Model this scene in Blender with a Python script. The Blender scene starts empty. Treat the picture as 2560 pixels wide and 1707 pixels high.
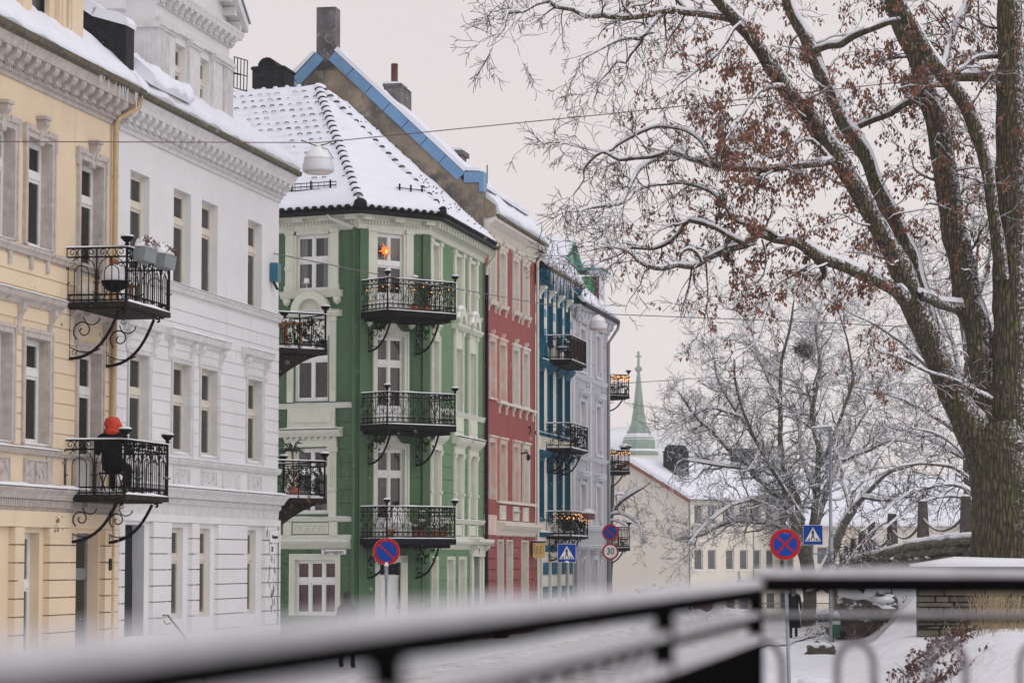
import bpy, math, random
from mathutils import Vector, Matrix, noise
R = math.radians
C = bpy.context.scene.collection
# ---------------------------------------------------------------- camera
FPX, PIT, EYE = 7100.0, math.atan(545 / 7100.0), 2.5
cam_d = bpy.data.cameras.new('camera'); cam = bpy.data.objects.new('camera', cam_d); C.objects.link(cam)
cam_d.sensor_width = 36.0; cam_d.lens = 36.0 * FPX / 2560.0
cam_d.clip_start = 0.2; cam_d.clip_end = 6000
cam.location = (0, 0, EYE); cam.rotation_euler = (R(90) + PIT, 0, 0)
cam_d.dof.use_dof = True; cam_d.dof.focus_distance = 76.0; cam_d.dof.aperture_fstop = 3.2
bpy.context.scene.camera = cam
# ---------------------------------------------------------------- sky, sun, exposure
SUN_EL, SUN_ROT = R(36), R(127)
world = bpy.data.worlds.new('World'); bpy.context.scene.world = world; world.use_nodes = True
nt = world.node_tree; nt.nodes.clear()
out = nt.nodes.new('ShaderNodeOutputWorld'); bg = nt.nodes.new('ShaderNodeBackground')
sky = nt.nodes.new('ShaderNodeTexSky'); sky.sky_type = 'NISHITA'; sky.sun_disc = False
sky.sun_elevation = SUN_EL; sky.sun_rotation = SUN_ROT
tc = nt.nodes.new('ShaderNodeTexCoord'); sp_ = nt.nodes.new('ShaderNodeSeparateXYZ')
ramp = nt.nodes.new('ShaderNodeValToRGB')   # the overcast layer: slightly warmer and paler towards the horizon
ramp.color_ramp.elements[0].position = 0.0; ramp.color_ramp.elements[0].color = (.785, .715, .69, 1)
ramp.color_ramp.elements[1].position = 0.6; ramp.color_ramp.elements[1].color = (.70, .69, .745, 1)
e = ramp.color_ramp.elements.new(0.2); e.color = (.75, .69, .695, 1)
nz = nt.nodes.new('ShaderNodeTexNoise'); nz.inputs['Scale'].default_value = 2.2; nz.inputs['Detail'].default_value = 4
mr = nt.nodes.new('ShaderNodeMapRange'); mr.inputs[3].default_value = 9.5; mr.inputs[4].default_value = 10.7
vm = nt.nodes.new('ShaderNodeVectorMath'); vm.operation = 'SCALE'
mix = nt.nodes.new('ShaderNodeMix'); mix.data_type = 'RGBA'; mix.inputs[0].default_value = 0.985
L = nt.links.new
L(tc.outputs['Generated'], sp_.inputs[0]); L(sp_.outputs[2], ramp.inputs[0]); L(tc.outputs['Generated'], nz.inputs[0])
L(nz.outputs[0], mr.inputs[0]); L(ramp.outputs[0], vm.inputs[0]); L(mr.outputs[0], vm.inputs[3])
L(sky.outputs[0], mix.inputs[6]); L(vm.outputs[0], mix.inputs[7]); L(mix.outputs[2], bg.inputs[0])
bg.inputs[1].default_value = 0.1; L(bg.outputs[0], out.inputs[0])
sd = bpy.data.lights.new('sun', 'SUN'); sd.energy = 1.0; sd.angle = R(75); sd.color = (1, .96, .92)
so = bpy.data.objects.new('sun', sd); C.objects.link(so)
so.rotation_euler = (R(90) - SUN_EL, 0, math.pi - SUN_ROT)
sc = bpy.context.scene
sc.view_settings.view_transform = 'Standard'; sc.view_settings.look = 'None'
sc.view_settings.gamma = 1; sc.view_settings.exposure = 0.07
sc.cycles.max_bounces = 5; sc.cycles.diffuse_bounces = 3; sc.cycles.glossy_bounces = 3
sc.cycles.transparent_max_bounces = 12; sc.cycles.volume_bounces = 1
sc.cycles.use_denoising = True
# ---------------------------------------------------------------- materials
def mat(name, col, rough=.8, var=.08, scale=3., bump=.15, bscale=30., metal=0., emis=0., dirt=None, dscale=1.2, dthr=.62, streak=0., spec=None):
    m = bpy.data.materials.new(name); m.use_nodes = True; t = m.node_tree; n = t.nodes; l = t.links.new
    p = n['Principled BSDF']; p.inputs['Roughness'].default_value = rough; p.inputs['Metallic'].default_value = metal
    if spec is not None: p.inputs['Specular IOR Level'].default_value = spec
    g = n.new('ShaderNodeNewGeometry')
    a = n.new('ShaderNodeTexNoise'); a.inputs['Scale'].default_value = scale; a.inputs['Detail'].default_value = 6
    l(g.outputs['Position'], a.inputs['Vector'])
    r = n.new('ShaderNodeValToRGB'); c = Vector(col)
    r.color_ramp.elements[0].position = .3; r.color_ramp.elements[0].color = (*(c * (1 - var)), 1)
    r.color_ramp.elements[1].position = .7; r.color_ramp.elements[1].color = (*(c * (1 + var)), 1)
    l(a.outputs[0], r.inputs[0]); cur = r.outputs[0]
    if dirt:
        d = n.new('ShaderNodeTexNoise'); d.inputs['Scale'].default_value = dscale; d.inputs['Detail'].default_value = 8; d.inputs['Roughness'].default_value = .7
        if streak:
            mp = n.new('ShaderNodeMapping'); mp.inputs['Scale'].default_value = (streak, streak, .35); l(g.outputs['Position'], mp.inputs[0]); l(mp.outputs[0], d.inputs[0])
        else: l(g.outputs['Position'], d.inputs[0])
        q = n.new('ShaderNodeMapRange'); q.inputs[1].default_value = dthr; q.inputs[2].default_value = dthr + .12
        l(d.outputs[0], q.inputs[0]); mx = n.new('ShaderNodeMix'); mx.data_type = 'RGBA'
        l(q.outputs[0], mx.inputs[0]); l(cur, mx.inputs[6]); mx.inputs[7].default_value = (*dirt, 1); cur = mx.outputs[2]
    l(cur, p.inputs['Base Color'])
    if emis: l(cur, p.inputs['Emission Color']); p.inputs['Emission Strength'].default_value = emis
    if bump:
        b = n.new('ShaderNodeTexNoise'); b.inputs['Scale'].default_value = bscale; b.inputs['Detail'].default_value = 5
        l(g.outputs['Position'], b.inputs['Vector'])
        k = n.new('ShaderNodeBump'); k.inputs['Strength'].default_value = bump; k.inputs['Distance'].default_value = .03
        l(b.outputs[0], k.inputs['Height']); l(k.outputs[0], p.inputs['Normal'])
    return m
def snow_mat(name, col=(.80, .81, .85), bscale=9., bump=.35, dirt=None, dthr=.62, dscale=1.5):
    m = mat(name, col, .75, .03, 2., bump, bscale, dirt=dirt, dthr=dthr, dscale=dscale)
    if bscale < 4:
        for n in m.node_tree.nodes:
            if n.type == 'BUMP': n.inputs['Distance'].default_value = .16
    return m
def snowy(name, col, thr=.35, var=.3, scale=6., snow=(.80, .81, .85), moss=None, soft=.12, side=None, furrow=0.):
    """bark or stone with snow lying where the surface faces upwards (and blown on one side)"""
    m = mat(name, col, .95, var, scale, .6, 14., dirt=moss, dscale=2.2, dthr=.52); t = m.node_tree; n = t.nodes; l = t.links.new
    p = n['Principled BSDF']; src = p.inputs['Base Color'].links[0].from_socket
    g = n.new('ShaderNodeNewGeometry'); s = n.new('ShaderNodeSeparateXYZ'); l(g.outputs['True Normal'], s.inputs[0])
    if furrow:
        mp = n.new('ShaderNodeMapping'); mp.inputs['Scale'].default_value = (1, 1, .16); l(g.outputs['Position'], mp.inputs[0])
        v = n.new('ShaderNodeTexVoronoi'); v.feature = 'DISTANCE_TO_EDGE'; v.inputs['Scale'].default_value = 12.; l(mp.outputs[0], v.inputs['Vector'])
        r2 = n.new('ShaderNodeMapRange'); r2.inputs[1].default_value = .0; r2.inputs[2].default_value = .22; l(v.outputs[0], r2.inputs[0])
        k = n.new('ShaderNodeBump'); k.inputs['Strength'].default_value = 1.; k.inputs['Distance'].default_value = furrow; l(r2.outputs[0], k.inputs['Height'])
        old = p.inputs['Normal'].links[0].from_node; l(old.outputs[0], k.inputs['Normal']); l(k.outputs[0], p.inputs['Normal'])
        cm = n.new('ShaderNodeMix'); cm.data_type = 'RGBA'; cm.blend_type = 'MULTIPLY'; cm.inputs[0].default_value = 1.; l(src, cm.inputs[6])
        r3 = n.new('ShaderNodeMapRange'); r3.inputs[1].default_value = .0; r3.inputs[2].default_value = .2; r3.inputs[3].default_value = .45; r3.inputs[4].default_value = 1.25; l(v.outputs[0], r3.inputs[0]); l(r3.outputs[0], cm.inputs[7]); src = cm.outputs[2]
    a = n.new('ShaderNodeTexNoise'); a.inputs['Scale'].default_value = 9.; a.inputs['Detail'].default_value = 6; a.inputs['Roughness'].default_value = .75
    l(g.outputs['Position'], a.inputs[0])
    w = n.new('ShaderNodeMath'); w.operation = 'MULTIPLY_ADD'; l(a.outputs[0], w.inputs[0]); w.inputs[1].default_value = .9; l(s.outputs[2], w.inputs[2])
    val = w.outputs[0]
    if side:
        dt = n.new('ShaderNodeVectorMath'); dt.operation = 'DOT_PRODUCT'; dt.inputs[1].default_value = side[:3]; l(g.outputs['Normal'], dt.inputs[0])
        ab = n.new('ShaderNodeTexNoise'); ab.inputs['Scale'].default_value = 14.; ab.inputs['Detail'].default_value = 5; ab.inputs['Roughness'].default_value = .8; l(g.outputs['Position'], ab.inputs[0])
        w2 = n.new('ShaderNodeMath'); w2.operation = 'MULTIPLY_ADD'; l(ab.outputs[0], w2.inputs[0]); w2.inputs[1].default_value = 2.6; 
        w3 = n.new('ShaderNodeMath'); w3.operation = 'MULTIPLY_ADD'; l(dt.outputs['Value'], w3.inputs[0]); w3.inputs[1].default_value = .8; w3.inputs[2].default_value = side[3]
        l(w3.outputs[0], w2.inputs[2])
        mxx = n.new('ShaderNodeMath'); mxx.operation = 'MAXIMUM'; l(val, mxx.inputs[0]); l(w2.outputs[0], mxx.inputs[1]); val = mxx.outputs[0]
    q = n.new('ShaderNodeMapRange'); q.inputs[1].default_value = thr + .45; q.inputs[2].default_value = thr + .45 + soft; l(val, q.inputs[0])
    mx = n.new('ShaderNodeMix'); mx.data_type = 'RGBA'; l(q.outputs[0], mx.inputs[0]); l(src, mx.inputs[6]); mx.inputs[7].default_value = (*snow, 1)
    l(mx.outputs[2], p.inputs['Base Color'])
    return m
def glass_mat(name, tint=.55, base=(.035, .04, .045)):
    """window glass: clear with Fresnel reflection, flat opaque sheets behind stand in for unlit rooms"""
    m = bpy.data.materials.new(name); m.use_nodes = True; t = m.node_tree; n = t.nodes; l = t.links.new
    n.remove(n['Principled BSDF']); o = n['Material Output']
    tr = n.new('ShaderNodeBsdfTransparent'); tr.inputs[0].default_value = (tint, tint, tint, 1)
    gl = n.new('ShaderNodeBsdfGlossy'); gl.inputs['Roughness'].default_value = .03; fr = n.new('ShaderNodeFresnel'); fr.inputs[0].default_value = 1.45
    mx = n.new('ShaderNodeMixShader'); l(fr.outputs[0], mx.inputs[0]); l(tr.outputs[0], mx.inputs[1]); l(gl.outputs[0], mx.inputs[2]); l(mx.outputs[0], o.inputs[0])
    return m
def curtain_mat(name, col):
    m = mat(name, col, .9, .15, 1.5, .0); t = m.node_tree; n = t.nodes; l = t.links.new
    g = n.new('ShaderNodeTexCoord'); w = n.new('ShaderNodeTexWave'); w.inputs['Scale'].default_value = 4.; w.inputs['Distortion'].default_value = 1.5
    l(g.outputs['Object'], w.inputs[0]); k = n.new('ShaderNodeBump'); k.inputs['Strength'].default_value = .8; k.inputs['Distance'].default_value = .05
    l(w.outputs[1], k.inputs['Height']); l(k.outputs[0], n['Principled BSDF'].inputs['Normal']); return m
M = dict(
 white=mat('white_plaster', (.70, .695, .70), .85, .05, .8, .2, 14, dirt=(.42, .40, .38), dscale=1.1, dthr=.62, streak=3.),
 wtrim=mat('white_stone_trim', (.63, .62, .615), .85, .10, 5, .3, 25, dirt=(.27, .24, .18), dscale=2.5, dthr=.62, streak=2.),
 yellow=mat('yellow_plaster', (.70, .565, .40), .85, .06, .9, .2, 14, dirt=(.56, .47, .33), dscale=1.0, dthr=.60, streak=2.5),
 ytrim=mat('weathered_stone_trim', (.47, .42, .385), .9, .16, 6, .4, 22, dirt=(.22, .18, .14), dscale=2.2, dthr=.60, streak=2.),
 green=mat('green_plaster', (.068, .132, .066), .85, .14, 1.2, .3, 22, dirt=(.045, .085, .052), dscale=.9, dthr=.53, streak=3.),
 green2=mat('light_green_plaster', (.122, .22, .113), .85, .07, 1.2, .2, 22, dirt=(.10, .18, .10), dscale=.9, dthr=.66, streak=2.5),
 gtrim=mat('cream_green_trim', (.60, .615, .515), .85, .05, 4, .2, 22, dirt=(.40, .41, .33), dscale=2., dthr=.64, streak=2.),
 red=mat('red_plaster', (.275, .062, .054), .85, .10, 1.2, .3, 16, dirt=(.22, .055, .052), dscale=1.2, dthr=.54, streak=2.),
 pink=mat('faded_pink_trim', (.62, .40, .34), .85, .10, 3, .2, 22, dirt=(.60, .54, .46), dscale=2., dthr=.44),
 rtrim=mat('cream_trim', (.62, .58, .51), .85, .08, 4, .2, 22, dirt=(.40, .33, .25), dscale=2.5, dthr=.62, streak=2.),
 rbase=mat('red_base_stone', (.26, .06, .055), .8, .2, 4, .5, 12),
 bcream=mat('cream_plaster', (.68, .66, .58), .85, .06, 2, .2, 20, dirt=(.48, .42, .33), dscale=1.5, dthr=.68, streak=2.),
 blue=mat('blue_paint', (.006, .095, .155), .7, .15, 3, .2, 22, spec=.1),
 blue2=mat('pale_blue_paint', (.13, .24, .37), .7, .1, 3, .2, 22),
 grey=mat('grey_plaster', (.40, .40, .43), .85, .05, 1, .2, 18),
 grey2=mat('light_grey_trim', (.56, .56, .60), .85, .05, 2, .2, 22),
 sash=mat('white_window_paint', (.72, .72, .70), .5, .06, 8, .1, 30, dirt=(.45, .42, .36), dscale=4, dthr=.68),
 creamsash=mat('cream_window_paint', (.62, .57, .48), .5, .08, 8, .1, 30, dirt=(.35, .30, .25), dscale=4, dthr=.64),
 pane=glass_mat('window_glass', .92), room_shade=mat('painted_room_shade', (.035, .042, .055), .9, .5, 1.3, 0),  # dark sheet colour stands in for the shade of unlit rooms
 curtain=curtain_mat('grey_curtain', (.27, .29, .275)), pale=curtain_mat('pale_curtain', (.42, .45, .48)), redcur=curtain_mat('red_curtain', (.27, .04, .04)),
 browncur=curtain_mat('brown_blind', (.10, .065, .045)), orangecur=curtain_mat('orange_curtain', (.42, .17, .05)),
 iron=mat('black_wrought_iron', (.009, .008, .009), .7, .3, 12, .3, 60, spec=.06),
 rust=mat('rusty_iron', (.016, .013, .012), .8, .4, 9, .4, 30, spec=.15, dirt=(.22, .07, .02), dscale=6, dthr=.58),
 rail=mat('dark_railing_paint', (.005, .0045, .005), .8, .2, 12, .2, 60, spec=0.), railsnow=mat('shade_grey_rail_snow', (.50, .49, .51), .6, .12, 14, .5, 30),  # rail snow is greyed so its shaded side is in the colour
 snow=snow_mat('snow'), roofsnow=snow_mat('roof_snow', (.77, .79, .86), 4.5, .6),
 ground=snow_mat('trodden_snow', (.80, .80, .83), 2.2, 1., dirt=(.62, .60, .58), dthr=.66, dscale=.9),
 road=snow_mat('packed_road_snow', (.70, .69, .70), 3.0, 1., dirt=(.52, .48, .45), dthr=.53, dscale=1.1),
 tile=mat('glazed_black_tile', (.009, .010, .014), .6, .4, 5, .3, 20, spec=.15), slate=mat('dark_slate', (.018, .018, .021), .7, .4, 6, .5, 30, spec=.2),
 gutter=mat('black_gutter', (.010, .011, .014), .6, .3, 5, .1, 20, spec=.15), ggut=mat('grey_zinc', (.22, .235, .26), .5, .15, 5, .2, 20, metal=.3),
 moss=mat('mossy_gutter', (.10, .09, .06), .9, .4, 7, .8, 30, dirt=(.22, .20, .16), dscale=4, dthr=.58),
 concrete=mat('rough_render', (.25, .205, .155), .95, .30, 1.1, 1., 9, dirt=(.10, .092, .085), dscale=.8, dthr=.50),
 stack=mat('sooty_chimney_render', (.12, .115, .12), .95, .5, 1.6, 1., 10, dirt=(.34, .31, .27), dscale=2.6, dthr=.57),
 flash=mat('blue_zinc_flashing', (.135, .27, .46), .5, .08, 2, .1, 20), terra=mat('red_clay', (.30, .085, .045), .8, .2, 8, .4, 30),
 copper=mat('green_copper', (.10, .30, .23), .6, .15, 4, .3, 20, dirt=(.05, .17, .13), dscale=2, dthr=.55), 
 copper2=mat('bright_green_sheet', (.055, .27, .13), .5, .25, 2.5, .3, 8, dirt=(.03, .08, .055), dscale=1.5, dthr=.52, streak=2.),
 spire=mat('verdigris_spire', (.225, .30, .25), .7, .08, 3, .2, 10), galv=mat('galvanised_steel', (.27, .30, .33), .45, .12, 20, .15, 60, metal=.5),
 brown=mat('brown_board', (.12, .045, .035), .8, .2, 5, .3, 30), wood=mat('orange_brown_wood', (.27, .10, .035), .7, .3, 9, .3, 30),
 ssred=mat('sign_red', (.43, .009, .009), .6, .04, 4, 0, spec=.1), ssblue=mat('sign_blue', (.005, .052, .32), .6, .04, 4, 0, spec=.1), sswhite=mat('sign_white', (.78, .78, .78), .35, .02, 4, 0),
 ssblack=mat('sign_black', (.010, .010, .012), .5, .05, 4, 0, spec=.15), gold=mat('gold_sign', (.62, .42, .15), .5, .05, 4, .1),
 enamel=mat('pale_lamp_enamel', (.60, .62, .66), .35, .04, 6, .1, 20), tealbox=mat('teal_plastic', (.015, .13, .19), .4, .1, 6, 0),
 redbrown=mat('red_cable', (.13, .07, .07), .7, .1, 9, 0), cable=mat('grey_cable', (.12, .11, .11), .7, .1, 9, 0),
 school=mat('cream_render', (.65, .605, .52), .85, .03, .3, .1, 6), verge=mat('brick_verge', (.25, .085, .05), .8, .2, 3, .3, 10),
 glow=mat('warm_bulb', (1., .42, .08), .5, .05, 9, 0, emis=2.2), glass2=mat('dull_far_glass', (.10, .105, .115), .25, .25, .5, 0),
 icem=mat('ice', (.72, .75, .80), .15, .05, 9, .1, 20),
 pot=mat('terracotta_pot', (.36, .12, .07), .8, .15, 9, .2), planter=mat('grey_planter', (.20, .23, .24), .6, .08, 6, .1),
 evergreen=mat('evergreen_needles', (.035, .06, .035), .8, .4, 8, .3), drygrass=mat('dry_grass', (.36, .28, .17), .9, .25, 6, 0), deadleaf=mat('dead_brown_leaf', (.13, .055, .03), .85, .35, 3, .2),
 jacket=mat('black_jacket', (.008, .008, .009), .85, .3, 12, .5, 30, spec=.1), hood=mat('red_hood', (.55, .05, .02), .8, .15, 15, .5, 40), coat=mat('navy_coat', (.008, .011, .018), .9, .25, 8, .4, 30, spec=.1),
 skin=mat('skin', (.50, .28, .20), .6, .05, 9, 0), hair=mat('dark_hair', (.02, .014, .012), .7, .3, 30, .4, 60), scarf=mat('grey_scarf', (.22, .19, .18), .9, .3, 25, .4), boots=mat('black_boots', (.01, .01, .01), .5, .2, 9, .1),
)
# ---------------------------------------------------------------- mesh builder
class MB:
    def __init__(s, ox=0, oy=0, oz=0, ang=0):
        s.v = []; s.f = []; s.sm = []; s.fr(ox, oy, oz, ang)
    def fr(s, ox=0, oy=0, oz=0, ang=0):
        s.o = (ox, oy, oz); s.c = math.cos(ang); s.s = math.sin(ang); return s
    def P(s, x, y, z):
        s.v.append((s.o[0] + x * s.c - y * s.s, s.o[1] + x * s.s + y * s.c, s.o[2] + z)); return len(s.v) - 1
    def face(s, pts, sm=False):
        s.f.append([s.P(*p) for p in pts]); s.sm.append(sm)
    def box(s, x0, x1, y0, y1, z0, z1):
        i = [s.P(x, y, z) for z in (z0, z1) for y in (y0, y1) for x in (x0, x1)]
        for a in ((0, 2, 3, 1), (4, 5, 7, 6), (0, 1, 5, 4), (2, 6, 7, 3), (0, 4, 6, 2), (1, 3, 7, 5)):
            s.f.append([i[k] for k in a]); s.sm.append(False)
    def taper(s, x0, x1, y0, y1, z0, z1, t, sm=False):
        cx, cy = (x0 + x1) / 2, (y0 + y1) / 2
        i = [s.P(x, y, z0) for y in (y0, y1) for x in (x0, x1)] + [s.P(cx + (x - cx) * t, cy + (y - cy) * t, z1) for y in (y0, y1) for x in (x0, x1)]
        for a in ((0, 2, 3, 1), (4, 5, 7, 6), (0, 1, 5, 4), (2, 6, 7, 3), (0, 4, 6, 2), (1, 3, 7, 5)):
            s.f.append([i[k] for k in a]); s.sm.append(sm)
    def prismx(s, prof, x0, x1):          # profile of (y, z) extruded along x
        a = [s.P(x0, y, z) for y, z in prof]; b = [s.P(x1, y, z) for y, z in prof]; n = len(prof)
        for k in range(n): s.f.append([a[k], a[(k + 1) % n], b[(k + 1) % n], b[k]]); s.sm.append(False)
        s.f.append(a[::-1]); s.f.append(b); s.sm += [False, False]
    def prismy(s, prof, y0, y1):          # profile of (x, z) extruded along y
        a = [s.P(x, y0, z) for x, z in prof]; b = [s.P(x, y1, z) for x, z in prof]; n = len(prof)
        for k in range(n): s.f.append([a[k], b[k], b[(k + 1) % n], a[(k + 1) % n]]); s.sm.append(False)
        s.f.append(a); s.f.append(b[::-1]); s.sm += [False, False]
    def sweep(s, path, prof, caps=True, sm=False):    # prof (out, z) along plan path, out = right of travel
        n = len(path); rows = []
        for k in range(n):
            def nn(a, b):
                dx, dy = b[0] - a[0], b[1] - a[1]; q = math.hypot(dx, dy); return (dy / q, -dx / q)
            if k == 0: m = nn(path[0], path[1]); q = 1
            elif k == n - 1: m = nn(path[-2], path[-1]); q = 1
            else:
                a = nn(path[k - 1], path[k]); b = nn(path[k], path[k + 1]); m = (a[0] + b[0], a[1] + b[1]); h = math.hypot(*m); m = (m[0] / h, m[1] / h)
                q = 1 / max(.3, m[0] * a[0] + m[1] * a[1])
            rows.append([s.P(path[k][0] + m[0] * o * q, path[k][1] + m[1] * o * q, z) for o, z in prof])
        p = len(prof)
        for k in range(n - 1):
            for j in range(p): s.f.append([rows[k][j], rows[k][(j + 1) % p], rows[k + 1][(j + 1) % p], rows[k + 1][j]]); s.sm.append(sm)
        if caps: s.f.append(rows[0][::-1]); s.f.append(rows[-1]); s.sm += [False, False]
    def tube(s, pts, r, n=6, cap=True, sm=True):
        pts = [Vector(p) for p in pts]; N = len(pts); rr = r if isinstance(r, (list, tuple)) else [r] * N; rings = []
        up = None
        for k in range(N):
            d = (pts[min(k + 1, N - 1)] - pts[max(k - 1, 0)])
            if d.length < 1e-9: d = Vector((0, 0, 1))
            d.normalize()
            if up is None: up = Vector((0, 0, 1)) if abs(d.z) < .9 else Vector((1, 0, 0))
            a = d.cross(up)
            if a.length < 1e-4: a = d.cross(Vector((1, .3, 0)))
            a.normalize(); b = a.cross(d).normalized(); up = b
            rings.append([s.P(*(pts[k] + (a * math.cos(t) + b * math.sin(t)) * rr[k])) for t in (2 * math.pi * j / n for j in range(n))])
        for k in range(N - 1):
            for j in range(n): s.f.append([rings[k][j], rings[k][(j + 1) % n], rings[k + 1][(j + 1) % n], rings[k + 1][j]]); s.sm.append(sm)
        if cap: s.f.append(rings[0]); s.f.append(rings[-1][::-1]); s.sm += [False, False]
    def lathe(s, prof, cx=0, cy=0, n=16, sm=True, ph=0.):
        rings = [[s.P(cx + r * math.cos(ph + 2 * math.pi * j / n), cy + r * math.sin(ph + 2 * math.pi * j / n), z) for j in range(n)] for r, z in prof]
        for k in range(len(prof) - 1):
            for j in range(n): s.f.append([rings[k][j], rings[k][(j + 1) % n], rings[k + 1][(j + 1) % n], rings[k + 1][j]]); s.sm.append(sm)
        s.f.append(rings[0][::-1]); s.f.append(rings[-1]); s.sm += [False, False]
    def blob(s, x, y, z, rx, ry, rz, nu=10, nv=6, ns=.15, seed=0., zmin=None):
        rings = []
        for i in range(nv + 1):
            t = math.pi * i / nv; ring = []
            for j in range(nu):
                p = 2 * math.pi * j / nu; d = Vector((math.sin(t) * math.cos(p), math.sin(t) * math.sin(p), math.cos(t)))
                q = 1 + ns * noise.noise(d * 1.7 + Vector((seed, seed * 2, x)))
                zz = z + d.z * rz * q
                if zmin is not None: zz = max(zmin, zz)
                ring.append(s.P(x + d.x * rx * q, y + d.y * ry * q, zz))
            rings.append(ring)
        for i in range(nv):
            for j in range(nu): s.f.append([rings[i][j], rings[i + 1][j], rings[i + 1][(j + 1) % nu], rings[i][(j + 1) % nu]]); s.sm.append(True)
    def build(s, name, m, parent=None, loc=None, rot=0):
        me = bpy.data.meshes.new(name); me.from_pydata(s.v, [], s.f); me.materials.append(M[m] if isinstance(m, str) else m)
        me.polygons.foreach_set('use_smooth', s.sm); me.update()
        o = bpy.data.objects.new(name, me); C.objects.link(o)
        if parent: o.parent = parent
        if loc: o.location = loc
        if rot: o.rotation_euler = (0, 0, rot)
        return o
def tag(o, label=None, cat=None, group=None, kind=None):
    if label: o['label'] = label
    if cat: o['category'] = cat
    if group: o['group'] = group
    if kind: o['kind'] = kind
    return o
def empty(name, loc, rz=0, label=None, cat=None, group=None, scale=1.):
    o = bpy.data.objects.new(name, None); C.objects.link(o); o.location = loc; o.rotation_euler = (0, 0, rz); o.scale = (scale,) * 3; o.empty_display_size = .3
    return tag(o, label, cat, group)
def share(name, me, parent, loc, rot=0):
    o = bpy.data.objects.new(name, me); C.objects.link(o); o.parent = parent; o.location = loc; o.rotation_euler = (0, 0, rot); return o
# ---------------------------------------------------------------- geography: street frame s (along the row), n (behind the kerb line of facades)
AZ = R(10.85); U = (math.sin(AZ), math.cos(AZ)); NR = (-math.cos(AZ), math.sin(AZ)); D0 = 18.0; RZ = R(90 - 10.85)
def W(s, y, z=0.): return (s * U[0] + (D0 + y) * NR[0], s * U[1] + (D0 + y) * NR[1], z)
def at(px, py, r):                        # point of the place seen at a photograph pixel, r metres away
    x = (px - 1280) / FPX; y = -(py - 853.5) / FPX
    d = Vector((x, math.cos(PIT) - y * math.sin(PIT), math.sin(PIT) + y * math.cos(PIT)))
    k = r / math.hypot(d.x, d.y); return Vector((d.x * k, d.y * k, EYE + d.z * k))
def gz(x, y):                             # height of the ground
    sm = lambda a, b, t: (lambda q: q * q * (3 - 2 * q))(max(0., min(1., (t - a) / (b - a))))
    z = 0.
    # bank rising to the right
    if y < 62: z += (1.15 * sm(38, 48, y) - .35 * sm(51, 57, y)) * sm(6.2, 8.6, x) + .10 * sm(4.8, 6.6, x)
    else: x0 = 7.2 + 3.3 * sm(62, 86, y); z += (2.35 - .012 * (y - 65)) * sm(x0, x0 + 3., x) * (1 - sm(96, 112, y) * .75)
    z -= 2.3 * sm(118, 165, y)
    # ploughed snow banks
    u_ = x * NR[0] + y * NR[1]; s_ = x * U[0] + y * U[1]
    b1 = math.exp(-((y - 111) / 3.2) ** 2) * sm(-4, 1, x) * (1 - sm(9.2, 10.6, x)) * .42
    b2 = math.exp(-((u_ - 15.6) / .8) ** 2) * .40 * sm(30, 40, s_) * (1 - sm(46, 56, s_)) 
    b3 = math.exp(-((u_ - 15.4) / .8) ** 2) * .45 * sm(80, 90, s_)
    nzv = noise.fractal(Vector((x * .9, y * .5, 3)), 1., 2., 3)
    lump = noise.fractal(Vector((x * 1.7, y * 1.1, 5)), .8, 2.1, 4) if 40 < y < 125 and -20 < x < 22 else 0.
    z += (b1 + b2 + b3) * (1 + .5 * nzv + .5 * lump) + .035 * nzv + .035 * lump + .05 * sm(104, 110, y) * abs(noise.noise(Vector((x * 2, y * 1.2, 9))))
    z += .16 * math.exp(-((x - 6.9 - .02 * (y - 80)) / .55) ** 2) * sm(63, 70, y) * (1 - sm(98, 106, y))
    if y < 36: z += 1.1 * sm(30, 12, y) * 1.0
    return z
# ---------------------------------------------------------------- facade helpers (local frame: x along the wall, -y outward, z up)
def wall(mb, x0, x1, z0, z1, holes=(), depth=.28, y=0.):
    xs = sorted({x0, x1, *[h[0] for h in holes], *[h[1] for h in holes]}); zs = sorted({z0, z1, *[h[2] for h in holes], *[h[3] for h in holes]})
    for a, b in zip(xs, xs[1:]):
        for c, d in zip(zs, zs[1:]):
            mx, mz = (a + b) / 2, (c + d) / 2
            if not any(h[0] < mx < h[1] and h[2] < mz < h[3] for h in holes): mb.face([(a, y, c), (b, y, c), (b, y, d), (a, y, d)])
    for h in holes:
        a, b, c, d = h[:4]; q = y + (h[4] if len(h) > 4 else depth)
        mb.face([(a, y, c), (a, y, d), (a, q, d), (a, q, c)]); mb.face([(b, y, c), (b, q, c), (b, q, d), (b, y, d)])
        mb.face([(a, y, d), (b, y, d), (b, q, d), (a, q, d)]); mb.face([(a, y, c), (a, q, c), (b, q, c), (b, y, c)])
def courses(mb, x0, x1, z0, z1, step, holes=(), p=.025, gap=.022, y=0., joint=None, rng=random.Random(4)):
    n = max(1, round((z1 - z0) / step)); st = (z1 - z0) / n
    for k in range(n):
        a, b = z0 + k * st + gap / 2, z0 + (k + 1) * st - gap / 2
        cuts = sorted([(h[0], h[1]) for h in holes if h[2] < b - .03 and h[3] > a + .03]); x = x0
        segs = []
        for c in cuts:
            if c[0] > x + .02: segs.append((x, min(c[0], x1)))
            x = max(x, c[1])
        if x < x1 - .02: segs.append((x, x1))
        for c, d in segs:
            if joint:
                q = c
                while q < d - .02:
                    w = min(d, q + joint * rng.uniform(.85, 1.15)); mb.box(q + gap / 2, w - gap / 2, y - p, y + .01, a, b); q = w
            else: mb.box(c, d, y - p, y + .01, a, b)
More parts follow.
